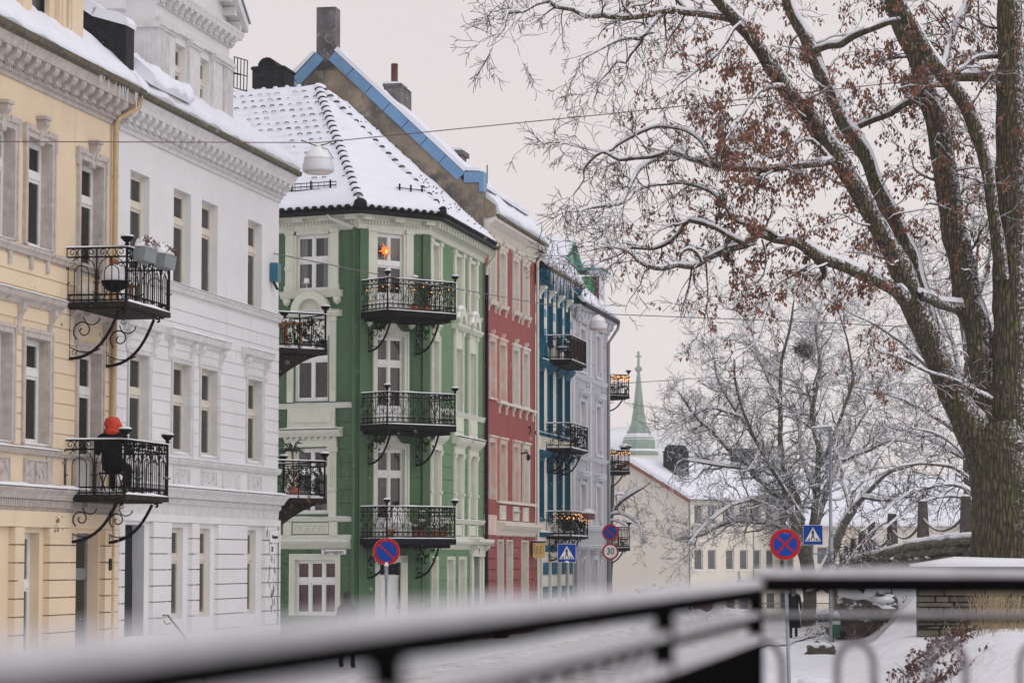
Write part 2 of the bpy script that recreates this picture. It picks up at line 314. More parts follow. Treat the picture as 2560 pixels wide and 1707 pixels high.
def snow_ledge(mb, x0, x1, yo, yi, z, h, seed=0., step=.22):
    n = max(2, int((x1 - x0) / step)); rows = []
    for k in range(n + 1):
        x = x0 + (x1 - x0) * k / n; q = h * (.75 + .55 * noise.noise(Vector((x * 1.6 + seed, seed, 1)))) * (.45 if k in (0, n) else 1); j = .02 * noise.noise(Vector((x * 3, seed, 7)))
        rows.append([mb.P(x, yy, zz) for yy, zz in ((yo - .015 + j, z - .005), (yo - .02 + j, z + q * .55), (yo + .03 + j, z + q * .95), ((yo + yi) / 2, z + q * 1.05), (yi, z + q), (yi, z - .005))])
    for a, b in zip(rows, rows[1:]):
        for j in range(5): mb.f.append([a[j], b[j], b[j + 1], a[j + 1]]); mb.sm.append(True)
    mb.f.append(rows[0]); mb.f.append(rows[-1][::-1]); mb.sm += [False, False]
def along(path, step, start=.15):
    for a, b in zip(path, path[1:]):
        Lh = math.hypot(b[0] - a[0], b[1] - a[1]); an = math.atan2(b[1] - a[1], b[0] - a[0]); n = max(1, int((Lh - 2 * start) / step)); st = (Lh - 2 * start) / n
        for k in range(n + 1): yield a[0], a[1], an, start + k * st
def modillions(mb, path, step, w, z0, z1, p0, p1, flat=False):
    for ox, oy, an, x in along(path, step):
        mb.fr(ox, oy, 0, an); h = z1 - z0
        if flat: mb.box(x - w / 2, x + w / 2, -p1, -p0, z0, z1)
        else: mb.prismx([(-p0, z0), (-p0 - .07, z0 + .02), (-p0 - (p1 - p0) * .35, z0 + h * .35), (-p1 + .05, z0 + h * .5), (-p1, z0 + h * .72), (-p1, z1), (-p0, z1)], x - w / 2, x + w / 2)
    mb.fr()
def dents(mb, path, step, w, z0, z1, p0, p1):
    for ox, oy, an, x in along(path, step, .06): mb.fr(ox, oy, 0, an).box(x - w / 2, x + w / 2, -p1, -p0, z0, z1)
    mb.fr()
def console(mb, x, w, z0, z1, p, pb=.04):
    h = z1 - z0
    mb.prismx([(0, z0), (-pb, z0), (-pb - .02, z0 + .12 * h), (-pb, z0 + .3 * h), (-p * .55, z0 + .6 * h), (-p, z0 + .8 * h), (-p, z1), (0, z1)], x - w / 2, x + w / 2)
CACHE = {}
def cached(key, fn):
    if key not in CACHE: CACHE[key] = fn()
    return CACHE[key]
def window(root, org, x, z, w, h, frame='sash', depth=.17, trans=.70, mull=False, back='curtain', sill=None, surround=None, name='window', bars=1, door=False, drape=None, label=None):
    """org = (ox, oy, ang) of the wall's frame; window part > pane, curtain, sill, surround"""
    ox, oy, an = org; loc = (ox + x * math.cos(an), oy + x * math.sin(an), z)
    def mk_frame():
        m = MB(); t = .055; a, b = depth, depth + .06
        m.box(0, t, a, b, 0, h); m.box(w - t, w, a, b, 0, h); m.box(t, w - t, a, b, 0, t * 1.2); m.box(t, w - t, a, b, h - t, h)
        if trans: m.box(t, w - t, a - .015, b, h * trans - .05, h * trans + .05)
        if mull:
            for k in range(bars):
                c = w * (k + 1) / (bars + 1); m.box(c - .034, c + .034, a - .008, b, t * 1.2, h - t)
        for (p, q) in ([(0, h * trans), (h * trans, h)] if trans else [(0, h)]):    # inner casements, set back a little
            cols = [(k * w / (bars + 1), (k + 1) * w / (bars + 1)) for k in range(bars + 1)] if mull else [(0, w)]
            for c, d in cols:
                e_, i_ = .022, .066; y0, y1 = a + .012, b + .01
                m.box(c + e_, c + i_, y0, y1, p + .05, q - .05); m.box(d - i_, d - e_, y0, y1, p + .05, q - .05)
                m.box(c + i_, d - i_, y0, y1, p + .05, p + .11 + (.5 if door and p == 0 else 0)); m.box(c + i_, d - i_, y0, y1, q - .11, q - .05)
        o = m.build('tmp', frame); me = o.data; bpy.data.objects.remove(o); return me
    def mk(fn, mt):
        def g():
            m = MB(); fn(m); o = m.build('tmp', mt); me = o.data; bpy.data.objects.remove(o); return me
        return g
    key = (w, h, depth, trans, mull, bars, door)
    wo = share(name, cached(('f', frame, key), mk_frame), root, loc, an)
    if label: wo['label'] = label
    share('pane', cached(('p', key), mk(lambda m: m.box(.05, w - .05, depth + .03, depth + .038, .05, h - .05), 'pane')), wo, (0, 0, 0))
    share('curtain' if back != 'room_shade' else 'room_shade_sheet', cached(('b', back, key), mk(lambda m: m.box(.0, w, depth + .16, depth + .19, 0, h), back)), wo, (0, 0, 0))  # flat backing sheet; the dark version paints in the unlit inside
    if drape:
        def dr(m):
            for a, b in ((.07, w * .26), (w * .76, w - .07)): m.box(a, b, depth + .09, depth + .12, .1, h - .05)
        share('drape', cached(('dr', drape, key), mk(dr, drape)), wo, (0, 0, 0))
    if sill:
        st, sp2, smt = sill
        def fs(m): m.box(-.05, w + .05, -sp2, depth, -st, 0)
        share('sill', cached(('s', sill, key), mk(fs, smt)), wo, (0, 0, 0))
    if surround:
        fn, smt, *ar = surround
        share('surround', cached(('u', fn.__name__, smt, tuple(ar), key), mk(lambda m: fn(m, w, h, *ar), smt)), wo, (0, 0, 0))
    return wo
def liner(m, w, h, d=.2):
    m.box(0, .012, -.005, d, 0, h); m.box(w - .012, w, -.005, d, 0, h); m.box(0, w, -.005, d, h - .012, h)
def arch_plain(m, w, h, a=.13, p=.035, bottom=0.):
    liner(m, w, h)
    m.box(-a, 0, -p, .01, -bottom, h + a); m.box(w, w + a, -p, .01, -bottom, h + a); m.box(0, w, -p, .01, h, h + a)
    m.box(-a, -a * .6, -p - .02, -p, -bottom, h + a); m.box(w + a * .6, w + a, -p - .02, -p, -bottom, h + a); m.box(-a * .6, w + a * .6, -p - .02, -p, h + a * .6, h + a)
def ears_key(m, w, h, a=.17, p=.05, key=.2):
    arch_plain(m, w, h, a, p, .0)
    for s in (-1, 1):
        c = w / 2 + s * (w / 2 + a); m.box(c - .05, c + .05, -p - .03, .01, h - .12, h + a + .04)
    m.box(-a, w * .22, -p - .03, -p - .002, h + a - .05, h + a + .05); m.box(w * .78, w + a, -p - .03, -p - .002, h + a - .05, h + a + .05)
    console(m, w / 2, .2, h - .1, h + a + key, .17, .06); m.box(w / 2 - .16, w / 2 + .16, -.2, 0, h + a + key, h + a + key + .06)
def hooded(m, w, h, a=.14, gap=.4, ov=.45, p=.18):
    arch_plain(m, w, h, a, .035)
    z = h + a + gap
    m.prismx([(0, z), (-.06, z), (-.1, z + .05), (-p, z + .1), (-p - .03, z + .2), (0, z + .22)], -ov, w + ov)
    for x in (-ov * .55, w + ov * .55): console(m, x, .15, h + a * .2, z, p * .8)
def gpil(m, w, h, cap=.22):            # green house, top floor: pilasters, bracketed sill
    liner(m, w, h)
    for x in (-.21, w + .21):
        m.box(x - .13, x + .13, -.07, .01, 0, h + .1); m.box(x - .16, x + .16, -.10, .01, h + .02, h + .14); m.box(x - .15, x + .15, -.09, .01, h * .38, h * .38 + .1)
        m.box(x - .16, x + .16, -.09, .01, 0, .16)
    m.box(-.08, 0, -.04, .01, 0, h + .1); m.box(w, w + .08, -.04, .01, 0, h + .1); m.box(-.08, w + .08, -.04, .01, h, h + .1)
    m.prismx([(0, -.2), (-.08, -.2), (-.16, -.06), (-.2, 0), (0, 0)], -.48, w + .48)
    for x in (-.3, w + .3): m.lathe([(.02, -.42), (.1, -.36), (.13, -.28), (.13, -.2)], x, -.02, 8)
def garch(m, w, h):                    # green house, middle floor: round-arched hood on fluted pilasters
    liner(m, w, h)
    for x in (-.17, w + .17):
        m.box(x - .1, x + .1, -.06, .01, -.02, h + .42); m.box(x - .13, x + .13, -.1, .01, h + .42, h + .56)
        for k in (-.05, 0, .05): m.box(x + k - .012, x + k + .012, -.075, -.06, .3, h + .35)
    m.box(-.07, w + .07, -.035, .01, h, h + .56)
    z = h + .56; m.prismx([(0, z), (-.12, z), (-.22, z + .1), (-.22, z + .16), (0, z + .18)], -.46, w + .46)
    r0, r1 = w * .36, w * .58; n = 14; pts = [(w / 2 + math.cos(math.pi * k / n), math.sin(math.pi * k / n)) for k in range(n + 1)]; zz = z + .17
    for k in range(n):
        a, b = math.pi * k / n, math.pi * (k + 1) / n; q = lambda r, t: (w / 2 + r * math.cos(t), zz + r * math.sin(t) * .92)
        m.prismy([q(r0, a), q(r1, a), q(r1, b), q(r0, b)], -.2, .01)
        m.prismy([(w / 2, zz), q(r0, a), q(r0, b)], -.05, .01)
def gtemple(m, w, h, dent=True):       # green house, first floor: pilasters carrying a dentilled entablature
    liner(m, w, h)
    for x in (-.18, w + .18):
        m.box(x - .12, x + .12, -.06, .01, -.1, h + .05)
        for k in (-.06, 0, .06): m.box(x + k - .014, x + k + .014, -.08, -.06, h * .42, h * .93)
        m.box(x - .14, x + .14, -.1, .01, h * .35, h * .35 + .08); m.prismx([(0, h - .12), (-.07, h - .12), (-.13, h + .04), (0, h + .04)], x - .16, x + .16)
    m.box(-.06, 0, -.03, .01, 0, h); m.box(w, w + .06, -.03, .01, 0, h)
    m.box(-.32, w + .32, -.08, .01, h + .04, h + .3)
    for k in range(9):
        x = -.28 + k * (w + .56) / 8; m.box(x - .035, x + .035, -.14, -.08, h + .24, h + .32)
    z = h + .32; m.prismx([(0, z), (-.15, z), (-.24, z + .1), (-.28, z + .2), (-.05, z + .24), (0, z + .3)], -.5, w + .5)
    m.prismx([(0, z + .26), (-.06, z + .26), (-.05, z + .85), (0, z + .85)], -.25, w + .25); m.box(-.14, w + .14, -.08, -.06, z + .42, z + .74)
def gdoor(m, w, h, crest=True):        # architrave with a small scrolled crest
    arch_plain(m, w, h, .16, .05)
    if crest:
        z = h + .16; m.prismy([(w / 2 - .42, z), (w / 2 - .3, z + .04), (w / 2 - .16, z + .2), (w / 2 + .16, z + .2), (w / 2 + .3, z + .04), (w / 2 + .42, z)], -.09, .01)
        console(m, w / 2, .2, h - .02, z + .24, .16, .07); m.box(w / 2 - .2, w / 2 + .2, -.2, .01, z + .24, z + .3)
def redtop(m, w, h):
    arch_plain(m, w, h, .14, .04); m.box(-.2, w + .2, -.09, .01, h + .14, h + .2)
    m.box(-.2, -.06, -.08, .01, h + .1, h + .3); m.box(w + .06, w + .2, -.08, .01, h + .1, h + .3); console(m, w / 2, .18, h, h + .42, .13, .06)
    m.prismx([(0, -.14), (-.09, -.14), (-.15, -.02), (0, 0)], -.2, w + .2)
    for x in (-.1, w + .1): console(m, x, .12, -.38, -.14, .1, .03)
def redmid(m, w, h):
    arch_plain(m, w, h, .14, .04); m.box(-.22, w + .22, -.09, .01, h + .14, h + .22); console(m, w / 2, .15, h, h + .38, .12, .05)
    m.box(-.2, w + .2, -.08, .01, -.07, 0)
def redlow(m, w, h):
    arch_plain(m, w, h, .14, .05); m.prismx([(0, h + .14), (-.12, h + .16), (-.12, h + .22), (0, h + .24)], -.2, w + .2)
# ---------------------------------------------------------------- ironwork
def curve(mb, F, pts, r=.0115, n=3): mb.tube([F(*p) for p in pts], r, n, False, False)
def arc(cx, cz, r, a, b, n=7, rz=None): return [(cx + r * math.cos(a + (b - a) * k / n), cz + (rz or r) * math.sin(a + (b - a) * k / n)) for k in range(n + 1)]
def scroll(cx, cz, r, a, turns, s=1, n=12): return [(cx + r * (1 - .8 * k / n) * math.cos(a + s * 2 * math.pi * turns * k / n), cz + r * (1 - .8 * k / n) * math.sin(a + s * 2 * math.pi * turns * k / n)) for k in range(n + 1)]
def pat_arch(mb, F, L, H, dense=False):     # rings over round arches
    t = .012; n = max(1, round(L / .5)); u = L / n; z3 = H * .83; z1 = H * .13
    for z in (H, z3, z1 + .0, H * .03): curve(mb, F, [(0, z), (L, z)], .016, 4)
    for k in range(n):
        c = u * (k + .5); rr = (H - z3) / 2
        curve(mb, F, arc(c, (H + z3) / 2, rr, 0, 2 * math.pi, 10)); curve(mb, F, scroll(c - u * .3, (H + z3) / 2, rr, -1.5, 1.4, 1)); curve(mb, F, scroll(c + u * .3, (H + z3) / 2, rr, -1.6, 1.4, -1))
        curve(mb, F, arc(c, z3 - u * .45, u * .45, 0, math.pi, 9)); curve(mb, F, [(c - u * .45, z3 - u * .45), (c - u * .45, 0)]); curve(mb, F, [(c, z3), (c, 0)]); curve(mb, F, [(c + u * .45, z3 - u * .45), (c + u * .45, 0)])
        r2 = u * .24; curve(mb, F, [(c - r2, 0)] + arc(c, z3 - u * .5, r2, math.pi, 0, 8) + [(c + r2, 0)])
        for s in (-1, 1): curve(mb, F, arc(c + s * u * .5, z3 - u * .72, u * .13, -2.6, -.5, 5)); curve(mb, F, [(c + s * u * .34, H * .03), (c + s * u * .5, z1)]); curve(mb, F, [(c + s * u * .5, H * .03), (c + s * u * .34, z1)])
    for k in range(n + 1): curve(mb, F, [(u * k, -.05), (u * k, H)], .016, 4)
    if dense:
        for k in range(n * 6): x = L * (k + .5) / (n * 6); curve(mb, F, [(x, H * .05), (x, z3 - .1)], .008)
def pat_lattice(mb, F, L, H):               # V lattice with paired scrolls
    z2 = H * .84; z1 = H * .2; n = max(2, round(L / .19)); u = L / n
    for z in (H, z2, z1, H * .05): curve(mb, F, [(0, z), (L, z)], .017, 4)
    for k in range(n + 1): curve(mb, F, [(u * k, 0), (u * k, H)], .013)
    for k in range(n):
        c = u * (k + .5); up = k % 2 == 0
        curve(mb, F, [(u * k, z2 if up else z1 + .1), (u * (k + 1), z1 + .1 if up else z2)], .010)
        curve(mb, F, arc(c, (z1 + .05 * H) / 2 + .01, u * .34, 0, 6.28, 8, (z1 - .05 * H) / 2), .009)
        for zz, s in ((z2 - .09, -1), (z1 + .1, 1), ((z1 + z2) / 2 + (.06 if up else -.08), 1)): curve(mb, F, scroll(c, zz, u * .3, 0, 1.1, s, 9), .009)
        curve(mb, F, arc(c, (H + z2) / 2, u * .42, 0, math.pi, 6), .009); curve(mb, F, [(c - u * .3, H), (c, z2)], .008); curve(mb, F, [(c + u * .3, H), (c, z2)], .008)
def pat_ornate(mb, F, L, H, seed=1, dens=30):
    rg = random.Random(seed)
    for z in (H, H * .86, H * .12): curve(mb, F, [(0, z), (L, z)], .013, 4)
    for k in range(int(L / .9) + 2): x = L * k / (int(L / .9) + 1); curve(mb, F, [(x, 0), (x, H)], .016, 4)
    for k in range(int(L * dens)):
        x, z = rg.uniform(.06, L - .06), rg.uniform(.06, H * .84); r = rg.uniform(.03, .085)
        curve(mb, F, scroll(x, z, r, rg.uniform(0, 6), rg.uniform(.8, 1.5), rg.choice((-1, 1)), 8), rg.uniform(.008, .014))
    for k in range(int(L * 5)): x, z = rg.uniform(.1, L - .1), rg.uniform(.1, H * .8); a = rg.uniform(0, 3.1); curve(mb, F, [(x, z), (x + .14 * math.cos(a), z + .14 * math.sin(a)), (x + .2 * math.cos(a + .5), z + .24 * math.sin(a + .5))], .016)
def pat_bars(mb, F, L, H, step=.11):
    for z in (H, H * .88, H * .1): curve(mb, F, [(0, z), (L, z)], .016, 4)
    n = int(L / step)
    for k in range(n + 1): curve(mb, F, [(L * k / n, 0), (L * k / n, H)], .009)
    for k in range(0, int(L / .75) + 1): curve(mb, F, [(min(L, k * .75), 0), (min(L, k * .75), H)], .02, 4)
def bracket_mb(mb, x, z, depth, h, heavy=True, ornate=False, seed=0):
    F = lambda a, b: (x, -a, z - h + b)          # a outward, b up from foot
    curve(mb, F, [(.02, 0), (.02, h)], .014, 4)
    pts = [(.02 + depth * (.80 * t + .06 * math.sin(t * math.pi)), h * (.03 + .93 * t ** 2.1)) for t in [k / 12 for k in range(13)]]
    curve(mb, F, pts, .032 if heavy else .022, 5); curve(mb, F, scroll(depth * .88, h * .93, .05, 2.4, .8, -1, 8), .02, 4)
    rr = h * .22; curve(mb, F, scroll(depth * .24, h * .58, rr, -2.2, 1.3, -1, 14), .015); curve(mb, F, arc(depth * .38, h * .86, rr * .8, -3.1, -.2, 8), .014); curve(mb, F, arc(depth * .3, h * .75, h * .6, -2.5, -1.1, 8), .012)
    curve(mb, F, scroll(depth * .1, h * .14, h * .07, 0, 1.2, 1, 9), .009); curve(mb, F, scroll(depth * .3, h * .93, h * .07, 0, 1.2, -1, 9), .009)
    if ornate:
        rg = random.Random(seed)
        for k in range(22):
            t = rg.uniform(.1, .95); v = rg.uniform(h * (t * .8), h); curve(mb, F, scroll(depth * t * .8, v, rg.uniform(.03, .07), rg.uniform(0, 6), 1.2, 1, 8), .013)
def finial(mb, F, u, H, s=1.):
    c = F(u, H); mb.lathe([(.02, c[2]), (.02, c[2] + .03), (.05 * s, c[2] + .05), (.03, c[2] + .08), (.06 * s, c[2] + .11), (.105 * s, c[2] + .16), (.12 * s, c[2] + .19), (.0, c[2] + .2)], c[0], c[1], 8)
def balcony(root, org, x0, x1, dep, zf, H, pat, slab=.14, slabmat='rust', brackets=(), bh=.9, finials=((0, 1),), railm='iron', zsnow=.06, panel=False, y0=0., ornate=False, under=None, sides=(1, 1), pat_side=None, label=None, heavy=True):
    ox, oy, an = org
    mb = MB(ox, oy, 0, an)
    if under == 'deep': mb.prismy([(x0, zf), (x1, zf), (x1, zf - slab), (x0, zf - slab)], -dep, y0); mb.box(x0 + .12, x1 - .12, -dep + .12, y0, zf - slab - .1, zf - slab)
    elif under == 'curve':
        n = 8; mb.prismx([(-dep, zf), (-dep, zf - slab)] + [(-dep + (dep) * k / n, zf - slab - .75 * (k / n) ** 1.6 + 0) for k in range(1, n + 1)] + [(0, zf)], x0 + .1, x1 - .1); mb.box(x0, x1, -dep - .02, 0, zf - slab, zf + .01)
    else: mb.box(x0, x1, -dep, y0, zf - slab, zf); mb.box(x0 + .1, x1 - .1, -dep + .1, y0, zf - slab - .03, zf - slab - .002)
    b = mb.build('balcony', slabmat, root)
    if label: b['label'] = label
    rl = MB(ox, oy, 0, an); i = .03
    Ff = lambda u, z: (x0 + i + u, -dep + i, zf + z); Fl = lambda u, z: (x0 + i, -dep + i + u, zf + z); Fr = lambda u, z: (x1 - i, -dep + i + u, zf + z)
    Lf = x1 - x0 - 2 * i; Ls = dep - i
    pat(rl, Ff, Lf, H)
    if sides[0]: (pat_side or pat)(rl, Fl, Ls, H)
    if sides[1]: (pat_side or pat)(rl, Fr, Ls, H)
    for F, u in ((Ff, 0), (Ff, Lf)): rl.tube([F(u, -.02), F(u, H)], .026, 5)
    rl.tube([Fl(Ls, H), Fl(0, H), Fr(0, H), Fr(Ls, H)], .02, 4)
    for w_ in finials: finial(rl, Ff, Lf * w_[0], H, w_[1])
    rl.build('railing', railm, b)
    sn = MB(ox, oy, 0, an)
    snow_ledge(sn, x0 + .04, x1 - .04, -dep + .02, y0 - .01, zf, zsnow, x0)
    snow_ledge(sn, x0, x1, -dep + i - .025, -dep + i + .025, zf + H + .014, .03, x0 + 5)
    for F in (Fl, Fr):
        a, c = F(0, H), F(Ls, H); sn.tube([(a[0], a[1], a[2] + .022), (c[0], c[1], c[2] + .022)], .018, 4)
    for w_ in finials:
        c = Ff(Lf * w_[0], H); sn.lathe([(.11 * w_[1], c[2] + .195), (.12 * w_[1], c[2] + .205), (.10 * w_[1], c[2] + .225), (.05, c[2] + .24), (.0, c[2] + .243)], c[0], c[1], 8)
    sn.build('snow_cover', 'snow', b)
    if panel:
        pm = MB(ox, oy, 0, an); pm.box(x0 + .05, x1 - .05, -dep + .05, -dep + .06, zf + .1, zf + H * .86); pm.build('screen_panel', 'brown', b)
    for k, x in enumerate(brackets):
        br = MB(ox, oy, 0, an); bracket_mb(br, x, zf - slab - .02, dep, bh, heavy, ornate, k); br.build('bracket', 'iron', b)
    return b
def icicles(mb, x0, x1, y, z, n, lmax, seed=1):
    rg = random.Random(seed)
    for _ in range(n):
        x = rg.uniform(x0, x1); l = lmax * rg.uniform(.2, 1); r = rg.uniform(.008, .018); yy = y + rg.uniform(-.02, .02)
        mb.tube([(x, yy, z), (x, yy, z - l * .5), (x, yy, z - l)], [r, r * .6, .001], 4, True)
def patch(mb, a, b, c, d, nu, nv, fn, skirt=.15):
    """height field over the quad a-b (eave) d-c (top); fn(u, v, p) lifts along the normal; skirts close the edge"""
    a, b, c, d = map(Vector, (a, b, c, d)); nrm = (b - a).cross(d - a).normalized()
    if nrm.z < 0: nrm = -nrm
    G = []
    for j in range(nv + 1):
        v = j / nv; row = []
        for i in range(nu + 1):
            u = i / nu; p = (a * (1 - u) + b * u) * (1 - v) + (d * (1 - u) + c * u) * v; row.append(mb.P(*(p + nrm * fn(u, v, p))))
        G.append(row)
    for j in range(nv):
        for i in range(nu): mb.f.append([G[j][i], G[j][i + 1], G[j + 1][i + 1], G[j + 1][i]]); mb.sm.append(True)
    if skirt:
        edge = [(u / nu, 0) for u in range(nu + 1)]
        def sk(seq):
            lo = []
            for (j, i) in seq:
                u, v = i / nu, j / nv; p = (a * (1 - u) + b * u) * (1 - v) + (d * (1 - u) + c * u) * v; lo.append(mb.P(*p))
            for k in range(len(seq) - 1):
                (j0, i0), (j1, i1) = seq[k], seq[k + 1]; mb.f.append([G[j0][i0], lo[k], lo[k + 1], G[j1][i1]]); mb.sm.append(False)
        sk([(0, i) for i in range(nu + 1)]); sk([(j, 0) for j in range(nv + 1)]); sk([(j, nu) for j in range(nv + 1)]); sk([(nv, i) for i in range(nu + 1)])
def snowfn(t=.16, amp=.05, sc=1.1, seed=0., er=.06):
    def f(u, v, p):
        e_ = min(1, min(v, 1 - v + .3) / er) if er else 1; e_ = math.sqrt(max(.0, e_)) if e_ < 1 else 1
        return t * (.45 + .55 * e_) + amp * noise.fractal(p * sc + Vector((seed, 0, 0)), 1., 2., 3)
    return f
def text_mesh(txt, size, m, parent, loc, rot, name='lettering', ext=.004, align='CENTER', sx=1.):
    cu = bpy.data.curves.new('t', 'FONT'); cu.body = txt; cu.size = size; cu.align_x = align; cu.align_y = 'CENTER'; cu.extrude = ext; cu.offset = size * .010
    o = bpy.data.objects.new('t', cu); C.objects.link(o); dg = bpy.context.evaluated_depsgraph_get(); me = bpy.data.meshes.new_from_object(o.evaluated_get(dg)); bpy.data.objects.remove(o)
    me.materials.clear(); me.materials.append(M[m]); q = bpy.data.objects.new(name, me); C.objects.link(q); q.parent = parent; q.location = loc; q.rotation_euler = rot; q.scale = (sx, 1, 1); return q
# ================================================================ SETTING: ground, road, hill
def build_ground():
    mb = MB(); xs = []; x = -60.
    def axis(segs):
        o = []
        for a, b, st in segs:
            k = a
            while k < b - 1e-6: o.append(k); k += st
        o.append(segs[-1][1]); return o
    xs = axis([(-700, -60, 80), (-60, -16, 4), (-16, 20, .27), (20, 60, 4), (60, 700, 80)])
    ys = axis([(-30, 30, 3), (30, 44, 1), (44, 122, .3), (122, 200, 5), (200, 1500, 130)])
    G = [[mb.P(x, y, gz(x, y)) for x in xs] for y in ys]
    for j in range(len(ys) - 1):
        for i in range(len(xs) - 1): mb.f.append([G[j][i], G[j][i + 1], G[j + 1][i + 1], G[j + 1][i]]); mb.sm.append(True)
    tag(mb.build('snowy_ground', 'ground'), kind='structure')
    rd = MB(); n = 150; P0 = []                     # the carriageway: packed snow with faint ruts
    for j in range(n + 1):
        s = 30 + 92 * j / n; row = []
        for i in range(22):
            y = -3.6 - 6.6 * i / 21; x_, y_, _ = W(s, y); row.append(rd.P(x_, y_, gz(x_, y_) + .05 - .05 * abs(math.sin(i * .75)) * (noise.noise(Vector((s * .3, i * .5, 2))) > -.2)))
        P0.append(row)
    for j in range(n):
        for i in range(21): rd.f.append([P0[j][i], P0[j][i + 1], P0[j + 1][i + 1], P0[j + 1][i]]); rd.sm.append(True)
    tag(rd.build('road', 'road'), kind='structure')
    hm = MB(); rows = []                            # wooded snowy hill in the haze
    for j in range(9):
        y = 900 + j * 70; row = []
        for i in range(50):
            x = -250 + i * 16; h = 70 * math.exp(-((x - 55 + 20 * noise.noise(Vector((j * .4, 0, 0)))) / 150.) ** 2) * (j / 8.) ** .8 + 10 * noise.fractal(Vector((x * .012, j * .3, 4)), 1., 2., 4)
            row.append(hm.P(x, y, -10 + max(0, h) + 8 * j / 8))
        rows.append(row)
    for j in range(8):
        for i in range(49): hm.f.append([rows[j][i], rows[j][i + 1], rows[j + 1][i + 1], rows[j + 1][i]]); hm.sm.append(True)
    tag(hm.build('hill', mat('snowy_hill', (.60, .61, .63), .9, .3, .02, 0)), kind='structure')
build_ground()
def bld(name, s0, label, cat='building', x=None): return empty(name, W(s0, 0, 0), RZ, label, cat)
O0 = (0, 0, 0)
def shell(root, path, z1, m, name='rear_wall', z0=-.4):
    mb = MB(); mb.sweep(path, [(0, z0), (0, z1)], caps=False)
    mb.s = mb.s; o = mb.build(name, m, root); return o
def reliefs(mb, x0, x1, z0, z1, p=.03, seed=0, n=16):
    rg = random.Random(seed); mb.box(x0, x1, -p * .5, .005, z0, z1)
    for a, b, c, d in ((x0 - .04, x1 + .04, z0 - .04, z0), (x0 - .04, x1 + .04, z1, z1 + .04), (x0 - .04, x0, z0, z1), (x1, x1 + .04, z0, z1)): mb.box(a, b, -p, .005, c, d)
    for k in range(n):
        x, z = rg.uniform(x0 + .05, x1 - .05), rg.uniform(z0 + .04, z1 - .04); mb.tube([(q[0], -p * .6, q[1]) for q in scroll(x, z, rg.uniform(.02, .05), rg.uniform(0, 6), 1, 1, 7)], .012, 4, False)
# ================================================================ YELLOW HOUSE
s0 = 40.0; Y = bld('yellow_townhouse', s0, 'pale yellow plastered townhouse with grey stone window frames at the left edge')
q = lambda s: s - s0
cen3 = [43.0, 46.53, 48.43]; ww = 1.22
h3 = [(q(c - ww / 2), q(c + ww / 2), 8.1, 10.05) for c in cen3] + [(q(50.62), q(51.88), 7.35, 10.02)]
h2 = [(q(c - ww / 2), q(c + ww / 2), 4.56, 6.46) for c in cen3] + [(q(50.62), q(51.88), 3.78, 6.42)]
h1 = [(q(45.6), q(46.75), .75, 2.98), (q(47.68), q(48.72), .75, 2.98), (q(50.36), q(51.95), .25, 3.0)]
mb = MB(); wall(mb, 0, 12.8, -.3, 11.2, h1 + h2 + h3, .24)
courses(mb, 0, 12.8, 4.52, 7.86, .285, [(a - .17, b + .17, c - .1, d + .2) for a, b, c, d in h2])
mb.prismx([(-.12, 3.08), (-.12, 3.36), (0.01, 3.36), (0.01, 3.08)], 0, 12.8)
courses(mb, 0, 12.8, .55, 3.08, .32, [(a - .02, b + (.22 if k < 2 else .05), c, d + .2) for k, (a, b, c, d) in enumerate(h1)] + [(q(46.75), q(47.2), 0, 4)], .12)
mb.build('wall', 'yellow', Y)
mb = MB(); path = [(0, 0), (12.9, 0)]
mb.sweep(path, [(0, 10.95), (.04, 10.95), (.05, 11.02), (.09, 11.04), (.09, 11.12), (.13, 11.14), (.14, 11.36), (.38, 11.36), (.4, 11.46), (.44, 11.55), (0, 11.55)])
modillions(mb, path, .47, .24, 11.10, 11.36, .13, .36); dents(mb, path, .11, .07, 11.03, 11.11, .08, .115)
mb.build('cornice', 'ytrim', Y); mb = MB()
mb.sweep(path, [(0, 3.36), (.05, 3.36), (.06, 3.42), (.08, 3.44), (.08, 3.56), (.16, 3.58), (.2, 3.66), (.27, 3.74), (.27, 3.77), (0, 3.79)])
dents(mb, path, .085, .05, 3.44, 3.56, .08, .125)
mb.build('string_cornice', 'ytrim', Y)
mb = MB(); mb.sweep(path, [(0, 7.9), (.07, 7.91), (.09, 7.97), (.12, 8.0), (.12, 8.05), (0, 8.06)]); mb.sweep(path, [(0, 4.36), (.06, 4.37), (.1, 4.43), (.1, 4.47), (0, 4.48)])
for c in cen3[1:]:
    for d in (-.42, .42): mb.box(q(c + d) - .06, q(c + d) + .06, -.07, 0, 7.68, 7.9)
    reliefs(mb, q(c - .55), q(c + .55), 3.9, 4.26, .05, int(c * 7)); mb.blob(q(c), -.05, 4.12, .07, .05, .12)
mb.box(q(49.0), q(49.3), -.03, 0, 3.8, 4.36); mb.build('belt_course', 'ytrim', Y)
mb = MB(); z = 7.02                      # shared hood over the window pair, another above the door
for a, b, cs in ((45.45, 49.55, (45.85, 47.48, 49.08)), (50.15, 52.4, (50.45, 52.05))):
    mb.prismx([(0, z - .02), (-.06, z - .02), (-.1, z + .05), (-.17, z + .1), (-.2, z + .19), (0, z + .21)], q(a), q(b))
    for c in cs: console(mb, q(c), .16, 6.5, z, .15)
mb.build('window_hood', 'ytrim', Y)
for c in cen3:
    window(Y, O0, q(c - ww / 2), 8.1, ww, 1.95, 'sash', .17, .68, back='curtain', surround=(ears_key, 'ytrim'), sill=(.06, .03, 'ytrim'))
    window(Y, O0, q(c - ww / 2), 4.56, ww, 1.9, 'sash', .17, .68, back='curtain' if c > 47 else 'pale', surround=(arch_plain, 'ytrim', .16, .05), sill=(.06, .03, 'ytrim'))
